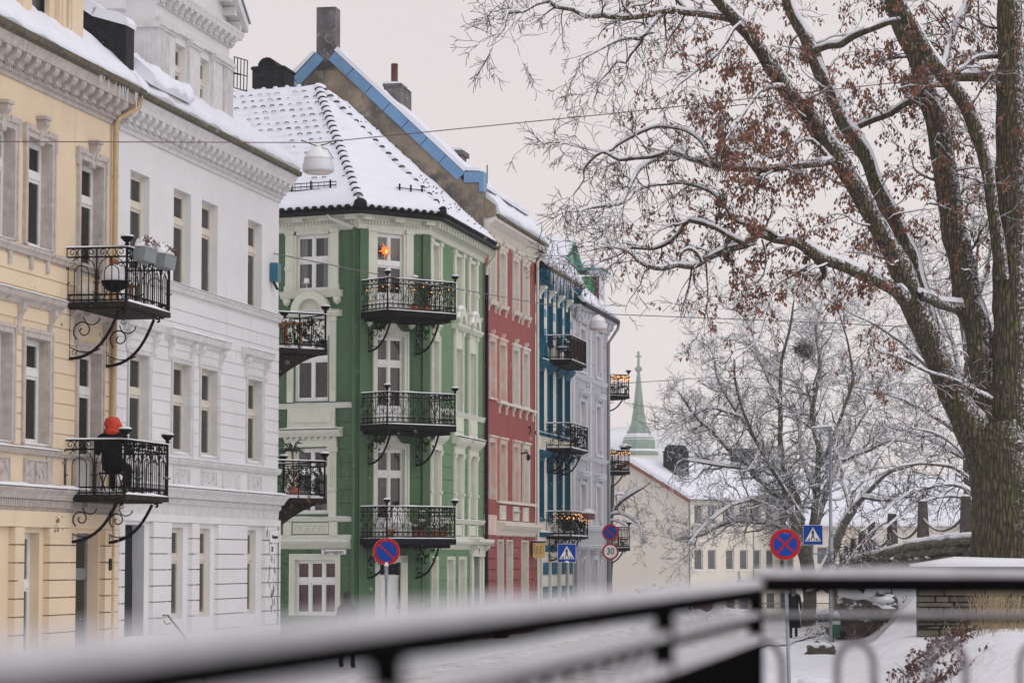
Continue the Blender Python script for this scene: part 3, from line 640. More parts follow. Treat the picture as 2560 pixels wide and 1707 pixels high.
window(Y, O0, q(50.62), 7.35, 1.26, 2.67, 'sash', .17, .74, back='curtain', surround=(ears_key, 'ytrim'), name='balcony_door', door=True)
window(Y, O0, q(50.62), 3.78, 1.26, 2.64, 'sash', .17, .72, back='curtain', surround=(arch_plain, 'ytrim', .16, .05), name='balcony_door', door=True)
for a, b in ((45.6, 46.75), (47.68, 48.72)): window(Y, O0, q(a), .75, round(b - a, 2), 2.23, 'sash', .18, .58, back='curtain')
window(Y, O0, q(50.36), .25, 1.59, 2.75, 'ggut', .22, .72, back='room_shade', name='shop_door', door=True, label='dark glazed entrance door')
mb = MB(); snow_ledge(mb, 0, 12.8, -.28, 0, 3.79, .07, 3); snow_ledge(mb, 0, q(49.6), -.12, 0, 4.48, .035, 5); snow_ledge(mb, q(45.45), q(49.55), -.2, 0, z + .2, .03, 8)
for c in cen3: snow_ledge(mb, q(c) - .6, q(c) + .6, -.03, .16, 4.56, .035, c); snow_ledge(mb, q(c) - .6, q(c) + .6, -.03, .16, 8.1, .035, c)
mb.build('ledge_snow', 'snow', Y)
mb = MB(); mb.sweep([(0, 0), (12.95, 0)], [(.40, 11.55), (.47, 11.54), (.54, 11.58), (.55, 11.68), (.44, 11.68)]); mb.build('gutter', 'moss', Y)
mb = MB(); mb.tube([(12.72, -.5, 11.5), (12.72, -.46, 11.32), (12.45, -.16, 11.08), (12.42, -.1, 10.95), (12.42, -.1, .3)], .055, 8)
for zz in (9.9, 7.4, 5.0, 2.6): mb.tube([(12.42, -.1, zz), (12.42, -.1, zz + .05)], .068, 8)
mb.build('drainpipe', mat('yellow_pipe', (.50, .37, .21), .6, .1, 6, .1), Y)
mb = MB(); mb.face([(-3, -.42, 11.6), (13, -.42, 11.6), (13, 4.2, 15.6), (-3, 4.2, 15.6)]); mb.face([(-3, 4.2, 15.6), (13, 4.2, 15.6), (13, 9, 11.5), (-3, 9, 11.5)]); rf = mb.build('roof', 'slate', Y)
mb = MB(); patch(mb, (-3, -.46, 11.66), (12.9, -.46, 11.66), (12.9, 4.2, 15.7), (-3, 4.2, 15.7), 90, 26, snowfn(.17, .07, 1.3, 2)); mb.build('snow_cover', 'roofsnow', rf)
# wall dormer
mb = MB(); dh = [(q(46.9), q(47.7), 12.0, 14.2), (q(48.8), q(49.72), 12.0, 14.2)]
wall(mb, q(45.6), q(51.3), 11.7, 15.6, dh, .3, .3); mb.box(q(51.28), q(51.3), .3, 4.2, 11.7, 15.6); mb.box(q(45.6), q(45.62), .3, 4.2, 11.7, 15.6); mb.box(q(45.6), q(51.3), .3, 4.2, 15.6, 15.75)
for a, b in ((46.0, 46.5), (47.9, 48.5), (50.0, 50.35), (50.5, 51.3)):
    mb.box(q(a), q(b), .2, .31, 11.8, 15.6); mb.box(q(a) + .1, q(b) - .1, .17, .2, 12.1, 15.5)
mb.build('dormer', 'yellow', Y)
for a, b, c, d in dh: window(Y, (0, .3, 0), a, c, round(b - a, 2), d - c, 'slate', .1, 0, back='curtain', name='dormer_window')
mb = MB(); icicles(mb, q(49.5), q(52.9), -.5, 11.56, 16, .34, 3); tag(mb.build('icicles', 'icem', Y), kind='stuff')
mb = MB(); mb.box(.0, 12.8, .0, 9, -.3, -.28); mb.face([(0, 9, -.4), (12.8, 9, -.4), (12.8, 9, 11.5), (0, 9, 11.5)]); mb.face([(0, 0, -.4), (0, 9, -.4), (0, 9, 11.5), (0, 0, 11.5)]); mb.build('rear_wall', 'yellow', Y)
rg = random.Random(15); mb = MB()
for k in range(22):
    cx, cz = (rg.gauss(49.35, .18), rg.uniform(3.0, 3.3)) if k < 12 else (rg.choice((52.0, 49.8)) + rg.gauss(0, .1), rg.uniform(2.6, 6.9)); n = rg.randint(5, 8); r = rg.uniform(.015, .07)
    mb.prismy([(q(cx) + r * 1.6 * rg.uniform(.4, 1.) * math.cos(6.283 * j / n), cz + r * rg.uniform(.4, 1.) * math.sin(6.283 * j / n)) for j in range(n)], -.1235 if cz < 3.4 else -.0285, -.118 if cz < 3.4 else -.02)
tag(mb.build('flaked_paint', mat('flaked_yellow_render', (.24, .21, .17), .95, .3, 9, .5, 30), Y), kind='stuff')
mb = MB(); mb.box(q(52.2), q(52.32), -.15, -.11, 2.3, 2.52); e1 = mb.build('house_number_plate', 'ssblack', Y, None)
# two arched balconies
b1 = balcony(Y, O0, q(49.95), q(52.55), 1.2, 7.26, 1.0, lambda m, F, Lh, H: pat_arch(m, F, Lh, H), brackets=(q(50.12), q(52.2)), bh=.95, slab=.10, zsnow=.09, finials=((0, 1.1), (1, 1.1)), pat_side=pat_arch, label='upper arched balcony with snow filled flower boxes')
b2 = balcony(Y, O0, q(49.95), q(52.55), 1.2, 3.70, 1.0, lambda m, F, Lh, H: pat_arch(m, F, Lh, H), brackets=(q(50.12), q(52.2)), bh=.78, slab=.10, finials=((0, 1.1), (1, 1.1)), pat_side=pat_arch, zsnow=.08, label='lower arched balcony with a seated person')
# ================================================================ WHITE HOUSE
s0 = 52.85; WH = bld('white_townhouse', s0, 'white plastered corner townhouse with modillion cornice and a pedimented dormer')
q = lambda s: s - s0
LW = 11.75; path = [(0, 0), (LW, 0), (LW + 1.7, 1.7), (LW + 1.7, 9)]
o3 = [(53.62, 54.84), (56.45, 57.65), (58.43, 59.61), (62.0, 63.15)]
h3 = [(q(a), q(b), 8.23, 10.23) for a, b in o3]; h2 = [(q(a), q(b + .06), 4.71, 6.6) for a, b in o3]
o1 = [(56.3, 57.29), (58.24, 59.23), (61.86, 62.80)]; h1 = [(q(a), q(b), 1.28, 3.17) for a, b in o1] + [(q(53.3), q(54.72), .2, 3.2)]
mb = MB(); wall(mb, 0, LW, -.3, 11.2, h1[:3] + [(*h1[3], .3)] + h2 + h3, .24)
mb.fr(LW, 0, 0, R(45)); Lc = 1.7 * math.sqrt(2); hc = [(.6, 1.75, 7.5, 10.2), (.6, 1.75, 3.95, 6.6), (.5, 1.8, .3, 3.1)]; wall(mb, 0, Lc, -.3, 11.2, hc, .24)
mb.fr(LW + 1.7, 1.7, 0, R(90)); wall(mb, 0, 7.3, -.3, 11.2, [], .24); mb.fr()
courses(mb, 0, LW, 4.62, 7.98, .28, [(a - .16, b + .16, c - .1, d + .25) for a, b, c, d in h2] + [(q(54.0), q(54.01), 0, 1)], .02)
mb.box(0, LW, -.09, .01, 3.27, 3.42)
blocks = [(52.9, 53.25), (55.04, 56.23), (57.66, 58.19), (59.58, 61.82), (63.3, 64.6)]
for a, b in blocks: courses(mb, q(a), q(b), 1.0, 3.27, .335, [], .09)
mb.box(0, LW, -.10, .01, -.3, 1.0)
mb.build('wall', 'white', WH)
mb = MB()
mb.sweep(path, [(0, 10.92), (.04, 10.92), (.05, 11.0), (.09, 11.02), (.09, 11.1), (.13, 11.12), (.14, 11.33), (.33, 11.33), (.35, 11.42), (.42, 11.55), (.42, 11.58), (0, 11.58)])
modillions(mb, path, .44, .22, 11.08, 11.33, .13, .32); dents(mb, path, .10, .065, 11.01, 11.09, .08, .11)
mb.build('cornice', 'wtrim', WH); mb = MB()
mb.sweep(path, [(0, 3.42), (.03, 3.42), (.04, 3.62), (.07, 3.66), (.07, 3.76), (.15, 3.78), (.19, 3.86), (.27, 3.95), (.27, 3.98), (0, 4.0)])
dents(mb, path, .085, .05, 3.66, 3.76, .07, .11)
mb.build('string_cornice', 'wtrim', WH)
mb = MB(); mb.sweep(path, [(0, 8.06), (.06, 8.07), (.08, 8.15), (.11, 8.18), (.11, 8.22), (0, 8.23)]); mb.sweep(path, [(0, 4.47), (.05, 4.48), (.1, 4.56), (.1, 4.6), (0, 4.61)])
for a, b in o3: reliefs(mb, q(a) + .12, q(b) - .05, 4.1, 4.38, .045, int(a * 9), 20)
for a, b in ((55.3, 56.1), (60.1, 61.4)): mb.box(q(a), q(b), -.03, 0, 4.08, 4.4)
mb.build('belt_course', 'wtrim', WH)
mb = MB(); z = 7.05
for a, b, cs in ((53.2, 55.45, (53.45, 55.2)), (55.85, 60.2, (56.2, 57.75, 58.3, 59.85)), (61.45, 63.75, (61.8, 63.45))):
    mb.prismx([(0, z - .03), (-.05, z - .03), (-.08, z + .03), (-.15, z + .07), (-.18, z + .2), (0, z + .22)], q(a), q(b))
    for c in cs: console(mb, q(c), .18, 6.62, z, .14)
mb.build('window_hood', 'wtrim', WH)
for k, (a, b) in enumerate(o3):
    w_ = round(b - a, 2); window(WH, O0, q(a), 8.23, w_, 2.0, 'creamsash', .16, .68, back='curtain')
    window(WH, O0, q(a), 4.71, round(w_ + .06, 2), 1.89, 'creamsash', .16, .60, back='curtain', surround=(arch_plain, 'wtrim', .12, .03))
for a, b in o1: window(WH, O0, q(a), 1.28, round(b - a, 2), 1.89, 'creamsash', .10, .66, back='curtain')
for a, b, c, d in hc[:2]: window(WH, (LW, 0, R(45)), a, c, b - a, d - c, 'sash', .16, .7, True, back='curtain', name='balcony_door', door=True)
mb = MB(); mb.box(q(53.3), q(54.72), .25, .3, .2, 3.2); mb.box(q(53.38), q(53.98), .22, .26, .3, 2.3); mb.box(q(54.05), q(54.65), .22, .26, .3, 2.3); mb.build('entrance_door', 'ssblack', WH)
mb = MB(); mb.box(q(53.3), q(53.31), .0, .29, .2, 3.2); mb.box(q(54.71), q(54.72), 0, .29, .2, 3.2); mb.box(q(53.3), q(54.72), 0, .29, 3.19, 3.2); mb.box(q(53.25), q(54.77), -.3, .5, -.1, .2); mb.build('door_reveal', 'grey2', WH)
mb = MB(); snow_ledge(mb, 0, LW, -.28, 0, 4.0, .07, 13); snow_ledge(mb, 0, LW, -.1, 0, 4.61, .03, 14); snow_ledge(mb, 0, LW, -.11, 0, 8.23, .015, 15)
for a, b in ((55.85, 60.2), (61.45, 63.75)): snow_ledge(mb, q(a), q(b), -.18, 0, z + .21, .06, a)
for a, b in o3: snow_ledge(mb, q(a), q(b), -.0, .15, 4.71, .06, a); snow_ledge(mb, q(a), q(b), 0, .15, 8.23, .03, a)
mb.fr(LW, 0, 0, R(45)); snow_ledge(mb, 0, Lc, -.28, 0, 4.0, .07, 23); mb.fr(); mb.build('ledge_snow', 'snow', WH)
mb = MB(); mb.sweep([(-.0, 0), (LW, 0), (LW + 1.7, 1.7), (LW + 1.7, 9)], [(.38, 11.56), (.44, 11.55), (.5, 11.58), (.51, 11.66), (.40, 11.66)]); mb.build('gutter', 'moss', WH)
# roof: front slope, chamfer slope, side slope
ep = [(-.1, -.42), (LW + .17, -.42), (LW + 2.1, 1.52), (LW + 2.12, 9)]; zt = 14.8; tp = [(-.1, 3.4), (LW - 2.2, 3.4), (LW - 1.9, 3.8), (LW - 1.9, 9)]
mb = MB(); sn = MB()
for k in range(3):
    a, b, c, d = (*ep[k], 11.62), (*ep[k + 1], 11.62), (*tp[k + 1], zt), (*tp[k], zt); mb.face([a, b, c, d])
    a, b = (*ep[k], 11.66), (*ep[k + 1], 11.66); patch(sn, a, b, (tp[k + 1][0], tp[k + 1][1], zt + .05), (tp[k][0], tp[k][1], zt + .05), 70 if k == 0 else 24, 20, snowfn(.2, .06, 1.4, 5 + k, .05))
mb.face([(*tp[0], zt), (*tp[1], zt), (*tp[2], zt), (LW - 1.9, 9, zt), (-.1, 9, zt)]); rf = mb.build('roof', 'slate', WH); sn.build('snow_cover', 'roofsnow', rf)
# the big dormer
dx0, dx1, dy = q(56.4), q(61.8), .42
dh = [(q(57.55), q(58.5), 12.25, 13.55), (q(59.36), q(60.25), 12.25, 13.55)]
mb = MB(); wall(mb, dx0, dx1, 11.7, 14.6, dh, .2, dy); mb.face([(dx0, dy, 11.7), (dx0, dy, 16.2), (dx0, 6, 16.2), (dx0, 6, 11.7)]); mb.face([(dx1, dy, 11.7), (dx1, 6, 11.7), (dx1, 6, 14.6), (dx1, dy, 14.6)])
mb.prismy([(dx0, 14.6), (dx1, 14.6), ((dx0 + dx1) / 2, 16.4)], dy, 6.2)
mb.box(dx0 - .25, dx0 + .01, 1.05, 6, 14.0, 16.2)
dm = mb.build('dormer', 'white', WH)
mb = MB()
for a, b in ((56.4, 57.05), (57.1, 57.5), (58.55, 59.3), (60.3, 61.0), (61.1, 61.8)):
    mb.box(q(a), q(b), dy - .09, dy + .01, 12.0, 13.6); mb.box(q(a) - .03, q(b) + .03, dy - .13, dy + .01, 13.6, 13.66); mb.box(q(a) - .05, q(b) + .05, dy - .17, dy + .01, 13.66, 13.74)
    n = max(2, int((b - a) / .09))
    if a < 57 or a > 61: 
        for k in range(n): x = q(a) + (b - a) * (k + .5) / n; mb.box(x - .018, x + .018, dy - .11, dy - .09, 12.25, 13.55)
for k in range(7): y = dy + .06 + k * .09; mb.box(dx0 - .03, dx0, y - .018, y + .018, 12.3, 13.55)
mb.box(dx0 - .02, dx0, dy, dy + .7, 12, 13.62); mb.box(dx0 - .1, dx0, dy - .1, dy + .74, 13.62, 13.74)
mb.box(dx0, dx1, dy - .1, dy + .01, 13.74, 13.86)
mb.build('pilaster', 'wtrim', WH)
mb = MB(); pp = [(dx0, 5.5), (dx0, dy), (dx1, dy), (dx1, 5.5)]
mb.sweep([(dx0, dy), (dx1, dy), (dx1, 5.5)], [(0, 14.12), (.06, 14.14), (.08, 14.22), (.1, 14.34), (.24, 14.34), (.26, 14.42), (.28, 14.46), (.28, 14.52), (0, 14.52)]); modillions(mb, [(dx0, dy), (dx1, dy)], .4, .2, 14.16, 14.34, .09, .23)
cxm = (dx0 + dx1) / 2; zb = 14.52
for s in (-1, 1):
    e0 = (cxm + s * (dx1 - dx0 + .5) / 2, zb); tpp = (cxm, zb + 1.95); mb.prismy([e0, tpp, (tpp[0], tpp[1] + .24), (e0[0], e0[1] + .22)], dy - .38, dy + .02)
    for k in range(7): t = (k + .7) / 7.5; x = e0[0] + (tpp[0] - e0[0]) * t; zq = zb + 1.95 * t; mb.box(x - .09, x + .09, dy - .28, dy, zq - .17, zq + .03)
mb.build('pediment', 'wtrim', WH)
for a, b, c, d in dh: window(WH, (0, dy, 0), a, c, round(b - a, 2), round(d - c, 2), 'creamsash', .12, .6, back='curtain', name='dormer_window')
mb = MB(); patch(mb, (dx0 - .4, dy - .4, 14.75), (cxm, dy - .4, 16.8), (cxm, 6, 16.8), (dx0 - .4, 6, 14.75), 10, 20, snowfn(.16, .05)); patch(mb, (cxm, dy - .4, 16.8), (dx1 + .4, dy - .4, 14.75), (dx1 + .4, 6, 14.75), (cxm, 6, 16.8), 10, 20, snowfn(.16, .05)); mb.build('dormer_snow', 'roofsnow', WH)
mb = MB(); x = dx0 - .012; mb.face([(x, dy + .0, 11.95), (x, 3.4, 14.8), (x, 3.4, 15.1), (x, dy + .0, 12.25)]); mb.build('flashing', 'ggut', WH)
# black clad party wall between the yellow and white roofs
PW = empty('party_wall_stack', W(52.9, 0, 0), RZ, 'black sheet clad party wall block capped with snow between two roofs', 'chimney')
mb = MB(); mb.prismx([(-.12, 12.0), (-.12, 12.98), (2.6, 14.6), (5, 14.6), (5, 11.9)], 0, .5); mb.build('cladding', 'slate', PW)
mb = MB(); patch(mb, (-.03, -.14, 12.98), (.53, -.14, 12.98), (.53, .6, 13.2), (-.03, .6, 13.2), 5, 8, snowfn(.2, .05, 2, 3, .2)); patch(mb, (-.03, .58, 13.2), (.53, .58, 13.2), (.53, 2.7, 14.6), (-.03, 2.7, 14.6), 5, 12, snowfn(.26, .08, 1.2, 3, 0)); mb.build('snow_cap', 'roofsnow', PW)
# gutter parapet with a drift on it
PR = empty('snowy_parapet', W(54.0, 0, 0), RZ, 'stained grey parapet slab with a thick snow drift above the white cornice', 'parapet')
mb = MB(); mb.prismx([(-.44, 11.62), (-.40, 11.92), (.1, 12.35), (.1, 11.7)], .1, 2.0); mb.build('slab', 'wtrim', PR)
mb = MB(); patch(mb, (-.4, -.44, 11.9), (2.15, -.46, 11.92), (2.15, .9, 12.8), (-.4, .9, 12.8), 26, 12, snowfn(.24, .12, 2.2, 9, .2)); mb.build('snow_drift', 'roofsnow', PR)
# side balconies on the cut corner
oc = (LW, 0, R(45))
for zf, H, lab, sd_ in ((7.5, .85, 'upper corner balcony with wooden furniture', 11), (3.95, .88, 'lower corner balcony with a potted palm', 12)):
    b = balcony(WH, oc, .2, 2.25, 1.45, zf, H, lambda m, F, Lh, Hh: pat_ornate(m, F, Lh, Hh, sd_, 46), slab=.12, slabmat='rust', finials=((0, 1.), (1, 1.)), under='curve', zsnow=.13, label=lab)
# small fittings
rg = random.Random(14); mb = MB()
for k in range(34):            # flaked paint showing old render near the corner
    cx, cz = rg.choice((63.55, 63.75, 63.9, 64.1)) + rg.gauss(0, .12), rg.uniform(1.3, 3.2); n = rg.randint(5, 8); r = rg.uniform(.02, .075)
    mb.prismy([(q(cx) + r * rg.uniform(.4, 1.) * math.cos(6.283 * j / n), cz + r * 2.2 * rg.uniform(.4, 1.) * math.sin(6.283 * j / n)) for j in range(n)], -.0935, -.088)
tag(mb.build('flaked_paint', mat('bare_old_render', (.20, .16, .13), .95, .3, 9, .5, 30), WH), kind='stuff')
mb = MB(); mb.box(q(63.6), q(64.3), -.13, -.10, 2.9, 3.18); mb.build('street_name_plate', 'sswhite', WH)
text_mesh('Torvgaten', .12, 'ssblack', WH, (q(63.95), -.136, 3.03), (R(90), 0, 0), 'plate_lettering')
mb = MB(); mb.box(q(63.6), q(63.85), -.13, -.10, 2.62, 2.86); mb.build('number_plate', 'sswhite', WH); text_mesh('33', .17, 'ssblack', WH, (q(63.72), -.136, 2.74), (R(90), 0, 0), 'number')
mb = MB(); mb.tube([(q(64.3), -.12, 1.0), (q(64.3), -.12, 3.25)], .015, 5); mb.build('conduit', 'ggut', WH)
AN = empty('antenna', W(61.75, .62, 13.6), RZ, 'small wire grid antenna on the side of the white dormer', 'antenna')
mb = MB(); mb.tube([(0, 0, 0), (.75, -.25, .05)], .02, 5)
mb.build('bracket', 'iron', AN); mb = MB()
for k in range(5): mb.tube([(.5 + k * .13, -.18 - k * .04, -.3), (.54 + k * .13, -.18 - k * .04, .42)], .012, 4)
for zz in (-.3, .05, .42): mb.tube([(.5, -.18, zz), (1.04, -.34, zz)], .012, 4)
mb.build('grid', 'iron', AN)
TB = empty('junction_box', W(63.95, -.06, 8.98), RZ, 'teal junction box high on the corner of the white house', 'electrical box')
mb = MB(); mb.box(-.15, .15, -.14, .06, 0, .38); mb.taper(-.15, .15, -.14, .06, .38, .44, .8); mb.build('case', 'tealbox', TB); mb = MB(); mb.tube([(0, 0, 0), (.05, -.05, -.12), (.15, -.05, -.16)], .03, 6); mb.build('wire_anchor', 'iron', TB)
HR = empty('hand_rail', W(55.2, -.25, 0), RZ, 'thin grey iron handrail beside the black entrance door', 'handrail')
mb = MB(); mb.tube([(0, 0, 1.38), (.25, -.02, 1.38), (.5, -.3, .95), (.75, -.7, .25)], .02, 6); mb.tube([(.05, 0, 1.28), (.2, 0, 1.2), (.35, -.05, 1.22)], .014, 5); mb.build('bar', 'iron', HR); mb = MB(); mb.tube([(.72, -.66, 0), (.72, -.66, .34)], .018, 5); mb.build('post', 'iron', HR)
# ================================================================ GREEN HOUSE (side face, canted corner, street face)
s0 = 80.0; GR = bld('green_townhouse', s0, 'dark green corner townhouse with cream window frames and a snow covered tiled hip roof')
q = lambda s: s - s0
aC, aS = R(-39.15), R(-105.15); B = (.98, 0.); A = (B[0] - 2.575 * math.cos(aC), B[1] - 2.575 * math.sin(aC)); dS = (math.cos(aS), math.sin(aS))
P0 = (A[0] - 9 * dS[0], A[1] - 9 * dS[1]); Cc = (9.05, 0.)
oS, oC, oM = (P0[0], P0[1], aS), (A[0], A[1], aC), (0, 0, 0); path = [P0, A, B, Cc]
side = [(6.93, 8.01), (3.6, 4.7)]
hS = [(a, b, c, d) for a, b in side for c, d in ((10.25, 11.9), (7.06, 8.93), (3.81, 5.7))] + [(6.94, 8.29, .9, 2.5), (3.4, 4.75, .9, 2.5)]
hC = [(.65, 1.61, 9.6, 11.93), (.66, 1.64, 6.33, 8.94), (.68, 1.66, 3.1, 5.69), (.77, 1.54, .2, 2.42)]
mc = [(81.32, 82.22), (84.65, 85.5), (86.8, 87.6)]
hM = [(q(a), q(b), c, d) for a, b in mc for c, d in ((10.12, 11.78), (6.98, 8.95), (3.78, 5.68))] + [(q(81.35), q(82.1), .9, 2.5), (q(83.5), q(84.45), .9, 2.5), (q(85.2), q(86.15), .9, 2.5), (q(87.1), q(88.5), .2, 2.6)]
mb = MB(*P0, 0, aS); wall(mb, 0, 9, -.3, 12.1, hS, .2)
courses(mb, 0, 8.85, 3.72, 6.82, .39, [(a - .32, b + .32, c, 7) for a, b, c, d in hS if 3 < c < 4], .02, joint=None); courses(mb, 0, 8.85, .3, 2.8, .42, [(a - .2, b + .2, c - .1, d + .15) for a, b, c, d in hS if c < 1], .03)
mb.fr(*A, 0, aC); wall(mb, 0, 2.575, -.3, 12.1, hC, .2); courses(mb, .3, 2.3, .3, 2.8, .42, [(.6, 1.7, 0, 2.6)], .025); courses(mb, .36, 2.25, 3.72, 6.82, .39, [(.5, 1.85, 0, 7)], .02)
for x0_, x1_ in ((.0, .30), (2.3, 2.575)): mb.box(x0_, x1_, -.07, .01, .2, 12.0)
mb.fr(*P0, 0, aS); mb.box(8.85, 9.0, -.07, .01, .2, 12.0); w1 = mb.build('wall', 'green', GR)
mb = MB(B[0], 0); wall(mb, 0, 9.05 - .98, -.3, 12.1, [(a - .98, b - .98, c, d) for a, b, c, d in hM], .2)
mb.fr(); ex = [(a - .3, b + .3, c - .1, 7) for a, b, c, d in hM if 3 < c < 4]; courses(mb, 1.05, 9.0, 3.72, 6.82, .39, ex, .02); courses(mb, 1.05, 9.0, .3, 2.68, .42, [(a - .12, b + .12, c - .1, d + .1) for a, b, c, d in hM if c < 1], .03)
mb.build('wall', 'green2', GR, None)['label'] = 'lighter green street wall'
mb = MB()
mb.sweep(path, [(0, 11.98), (.04, 12.0), (.05, 12.14), (.08, 12.16), (.08, 12.24), (.1, 12.26), (.1, 12.36), (.32, 12.36), (.34, 12.44), (0, 12.46)])
dents(mb, path, .115, .06, 12.16, 12.24, .08, .12); modillions(mb, path[:3], .85, .34, 12.25, 12.36, .1, .3, True); modillions(mb, path[2:], .38, .2, 12.22, 12.36, .1, .30, True)
mb.build('cornice', 'gtrim', GR)
mb = MB()
for pth in ([P0, (A[0] - .16 * dS[0], A[1] - .16 * dS[1])], [(1.02, 0), Cc]):
    mb.sweep(pth, [(0, 6.84), (.05, 6.85), (.09, 6.93), (.09, 6.98), (0, 6.99)]); mb.sweep(pth, [(0, 3.58), (.05, 3.6), (.09, 3.68), (.09, 3.71), (0, 3.72)])
    mb.sweep(pth, [(0, 3.04), (.05, 3.06), (.05, 3.2), (0, 3.22)]); mb.sweep(pth, [(0, 2.8), (.04, 2.82), (.06, 2.92), (.17, 3.0), (.18, 3.05), (0, 3.06)]); dents(mb, pth, .06, .03, 2.84, 2.9, .05, .075)
mb.fr(*P0, 0, aS)
for a, b in side:
    for k in range(5): mb.tube([(p_[0], -.05, p_[1]) for p_ in arc(a + .12 + k * (b - a - .24) / 4, 3.4, .095, 0, 6.28, 10)], .016, 4, False)
    mb.box(a - .05, b + .05, -.04, 0, 3.24, 3.56)
    for x in (a - .22, b + .22): mb.box(x - .13, x + .13, -.08, 0, 3.2, 3.58)
mb.fr()
for a, b in mc: mb.box(q(a) - .05, q(b) + .05, -.04, 0, 3.24, 3.56); mb.box(q(a) - .3, q(a) - .1, -.07, 0, 3.2, 3.58); mb.box(q(b) + .1, q(b) + .3, -.07, 0, 3.2, 3.58)
mb.build('belt_course', 'gtrim', GR)
LIT = {}
for k, (a, b) in enumerate(side):
    w_ = 1.08
    window(GR, oS, a, 10.25, w_, 1.65, 'sash', .07, .55, True, 'room_shade', surround=(gpil, 'gtrim'), drape='pale' if k == 0 else None)
    window(GR, oS, a, 7.06, w_, 1.87, 'sash', .07, .66, True, 'room_shade', surround=(garch, 'gtrim'), drape='browncur' if k == 0 else 'pale')
    window(GR, oS, a, 3.81, w_, 1.89, 'sash', .07, .66, True, 'room_shade', surround=(gtemple, 'gtrim'), drape='curtain')
for a in (6.94, 3.4): window(GR, oS, a, .9, 1.35, 1.6, 'sash', .1, .62, True, 'redcur' if a > 5 else 'curtain', bars=2, surround=(arch_plain, 'gtrim', .17, .04), label='ground floor window with dark red curtains' if a > 5 else None)
# corner doors backed by flat brown blinds, no room behind the topmost one
window(GR, oC, .65, 9.6, .96, 2.33, 'sash', .05, .62, True, 'browncur', surround=(gpil, 'gtrim'), name='balcony_door', door=True)
window(GR, oC, .66, 6.33, .98, 2.61, 'sash', .07, .70, True, 'browncur', surround=(gdoor, 'gtrim'), name='balcony_door', door=True)
window(GR, oC, .68, 3.1, .98, 2.59, 'sash', .07, .72, True, 'browncur', surround=(gdoor, 'gtrim'), name='balcony_door', door=True)
mb = MB(*A, 0, aC); mb.box(.77, 1.54, .08, .13, .2, 1.98); mb.box(.77, 1.54, .06, .13, 1.98, 2.06); mb.box(.85, 1.46, .1, .12, 2.08, 2.38)
for z_ in ((.35, .7), (.8, 1.25), (1.32, 1.85)):
    mb.box(.87, 1.44, .065, .08, z_[0], z_[0] + .03); mb.box(.87, 1.44, .065, .08, z_[1] - .03, z_[1]); mb.box(.87, .9, .065, .08, *z_); mb.box(1.41, 1.44, .065, .08, *z_)
arch_plain(mb, 0, 0) if 0 else None
d = mb.build('entrance_door', 'sash', GR); mb = MB(*A, 0, aC); mb.box(.6, .77, -.05, .1, .1, 2.6); mb.box(1.54, 1.78, -.05, .1, .1, 2.6); mb.box(.6, 1.78, -.05, .1, 2.42, 2.62); mb.build('surround', 'gtrim', d)
mb = MB(*A, 0, aC); mb.box(.85, 1.46, .085, .098, 2.08, 2.38); mb.build('pane', 'ssblack', d); mb = MB(*A, 0, aC); mb.lathe([(.03, 1.1), (.03, 1.16)], 1.48, .05, 6); mb.build('handle', 'iron', d)
for a, b in mc:
    w_ = round(b - a, 2)
    window(GR, oM, q(a), 10.12, w_, 1.66, 'sash', .12, .6, True, 'room_shade', surround=(gpil, 'gtrim')); window(GR, oM, q(a), 6.98, w_, 1.97, 'sash', .12, .66, True, 'room_shade', surround=(garch if a > 84 else gdoor, 'gtrim')); window(GR, oM, q(a), 3.78, w_, 1.9, 'sash', .12, .66, True, 'room_shade', surround=(gtemple, 'gtrim'))
for a, b in ((81.35, 82.1), (83.5, 84.45), (85.2, 86.15)): window(GR, oM, q(a), .9, round(b - a, 2), 1.6, 'sash', .15, .66, True, 'room_shade', surround=(arch_plain, 'gtrim', .1, .03))
mb = MB(); mb.box(q(87.1), q(88.5), .18, .22, .2, 2.6); mb.box(q(87.05), q(87.1), -.02, .2, .1, 2.65); mb.box(q(88.5), q(88.55), -.02, .2, .1, 2.65); mb.build('entrance_door', 'sash', GR)
mb = MB()
for x in (q(86.95), q(88.65)): mb.box(x - .1, x + .1, -.1, .01, .1, 2.5); console(mb, x, .2, 2.5, 2.95, .28, .08)
mb.box(q(86.8), q(88.8), -.12, .01, 2.6, 2.95); mb.prismx([(0, 2.95), (-.25, 2.97), (-.38, 3.05), (-.38, 3.14), (0, 3.16)], q(86.6), q(89.0)); mb.build('portal', 'gtrim', GR)
text_mesh('9', .24, 'ssblack', GR, (q(87.8), -.126, 2.78), (R(90), 0, 0), 'number')
# roof
T = (5.1, 4.5, 17.15); T2 = (T[0] - 9 * dS[0], T[1] - 9 * dS[1], 17.15); ze = 12.56
def offs(path, o):
    m = MB(); m.sweep(path, [(o, 0), (o, 1)], caps=False); return [(m.v[2 * k][0], m.v[2 * k][1]) for k in range(len(path))]
ev = offs(path, .42); ev[3] = (8.9, -.42)
mb = MB(); F3 = (8.9, 4.5, 17.15)
for f in ([(*ev[0], ze), (*ev[1], ze), T, T2], [(*ev[1], ze), (*ev[2], ze), T], [(*ev[2], ze), (*ev[3], ze), F3, T], [T2, T, F3, (8.9, 13, 12.4), (T2[0], T2[1] + 5, 12.4)]): mb.face(f)
rf = mb.build('roof', 'tile', GR)
sn = MB(); rows = 19; lerp = lambda a, b, t: tuple(a[k] + (b[k] - a[k]) * t for k in range(3))
def tiled(mk):
    def f(u, v, p):
        e_ = min(1, v / .05); m = mk(u, v); r_ = (v * rows) % 1.0
        return .03 + .12 * math.sqrt(e_) * (1 - .35 * m) + m * (.045 * (1 - r_) + .018 * math.cos(p.x * 0 + u * 60)) + .035 * noise.fractal(p * 1.1, 1., 2., 3)
    return f
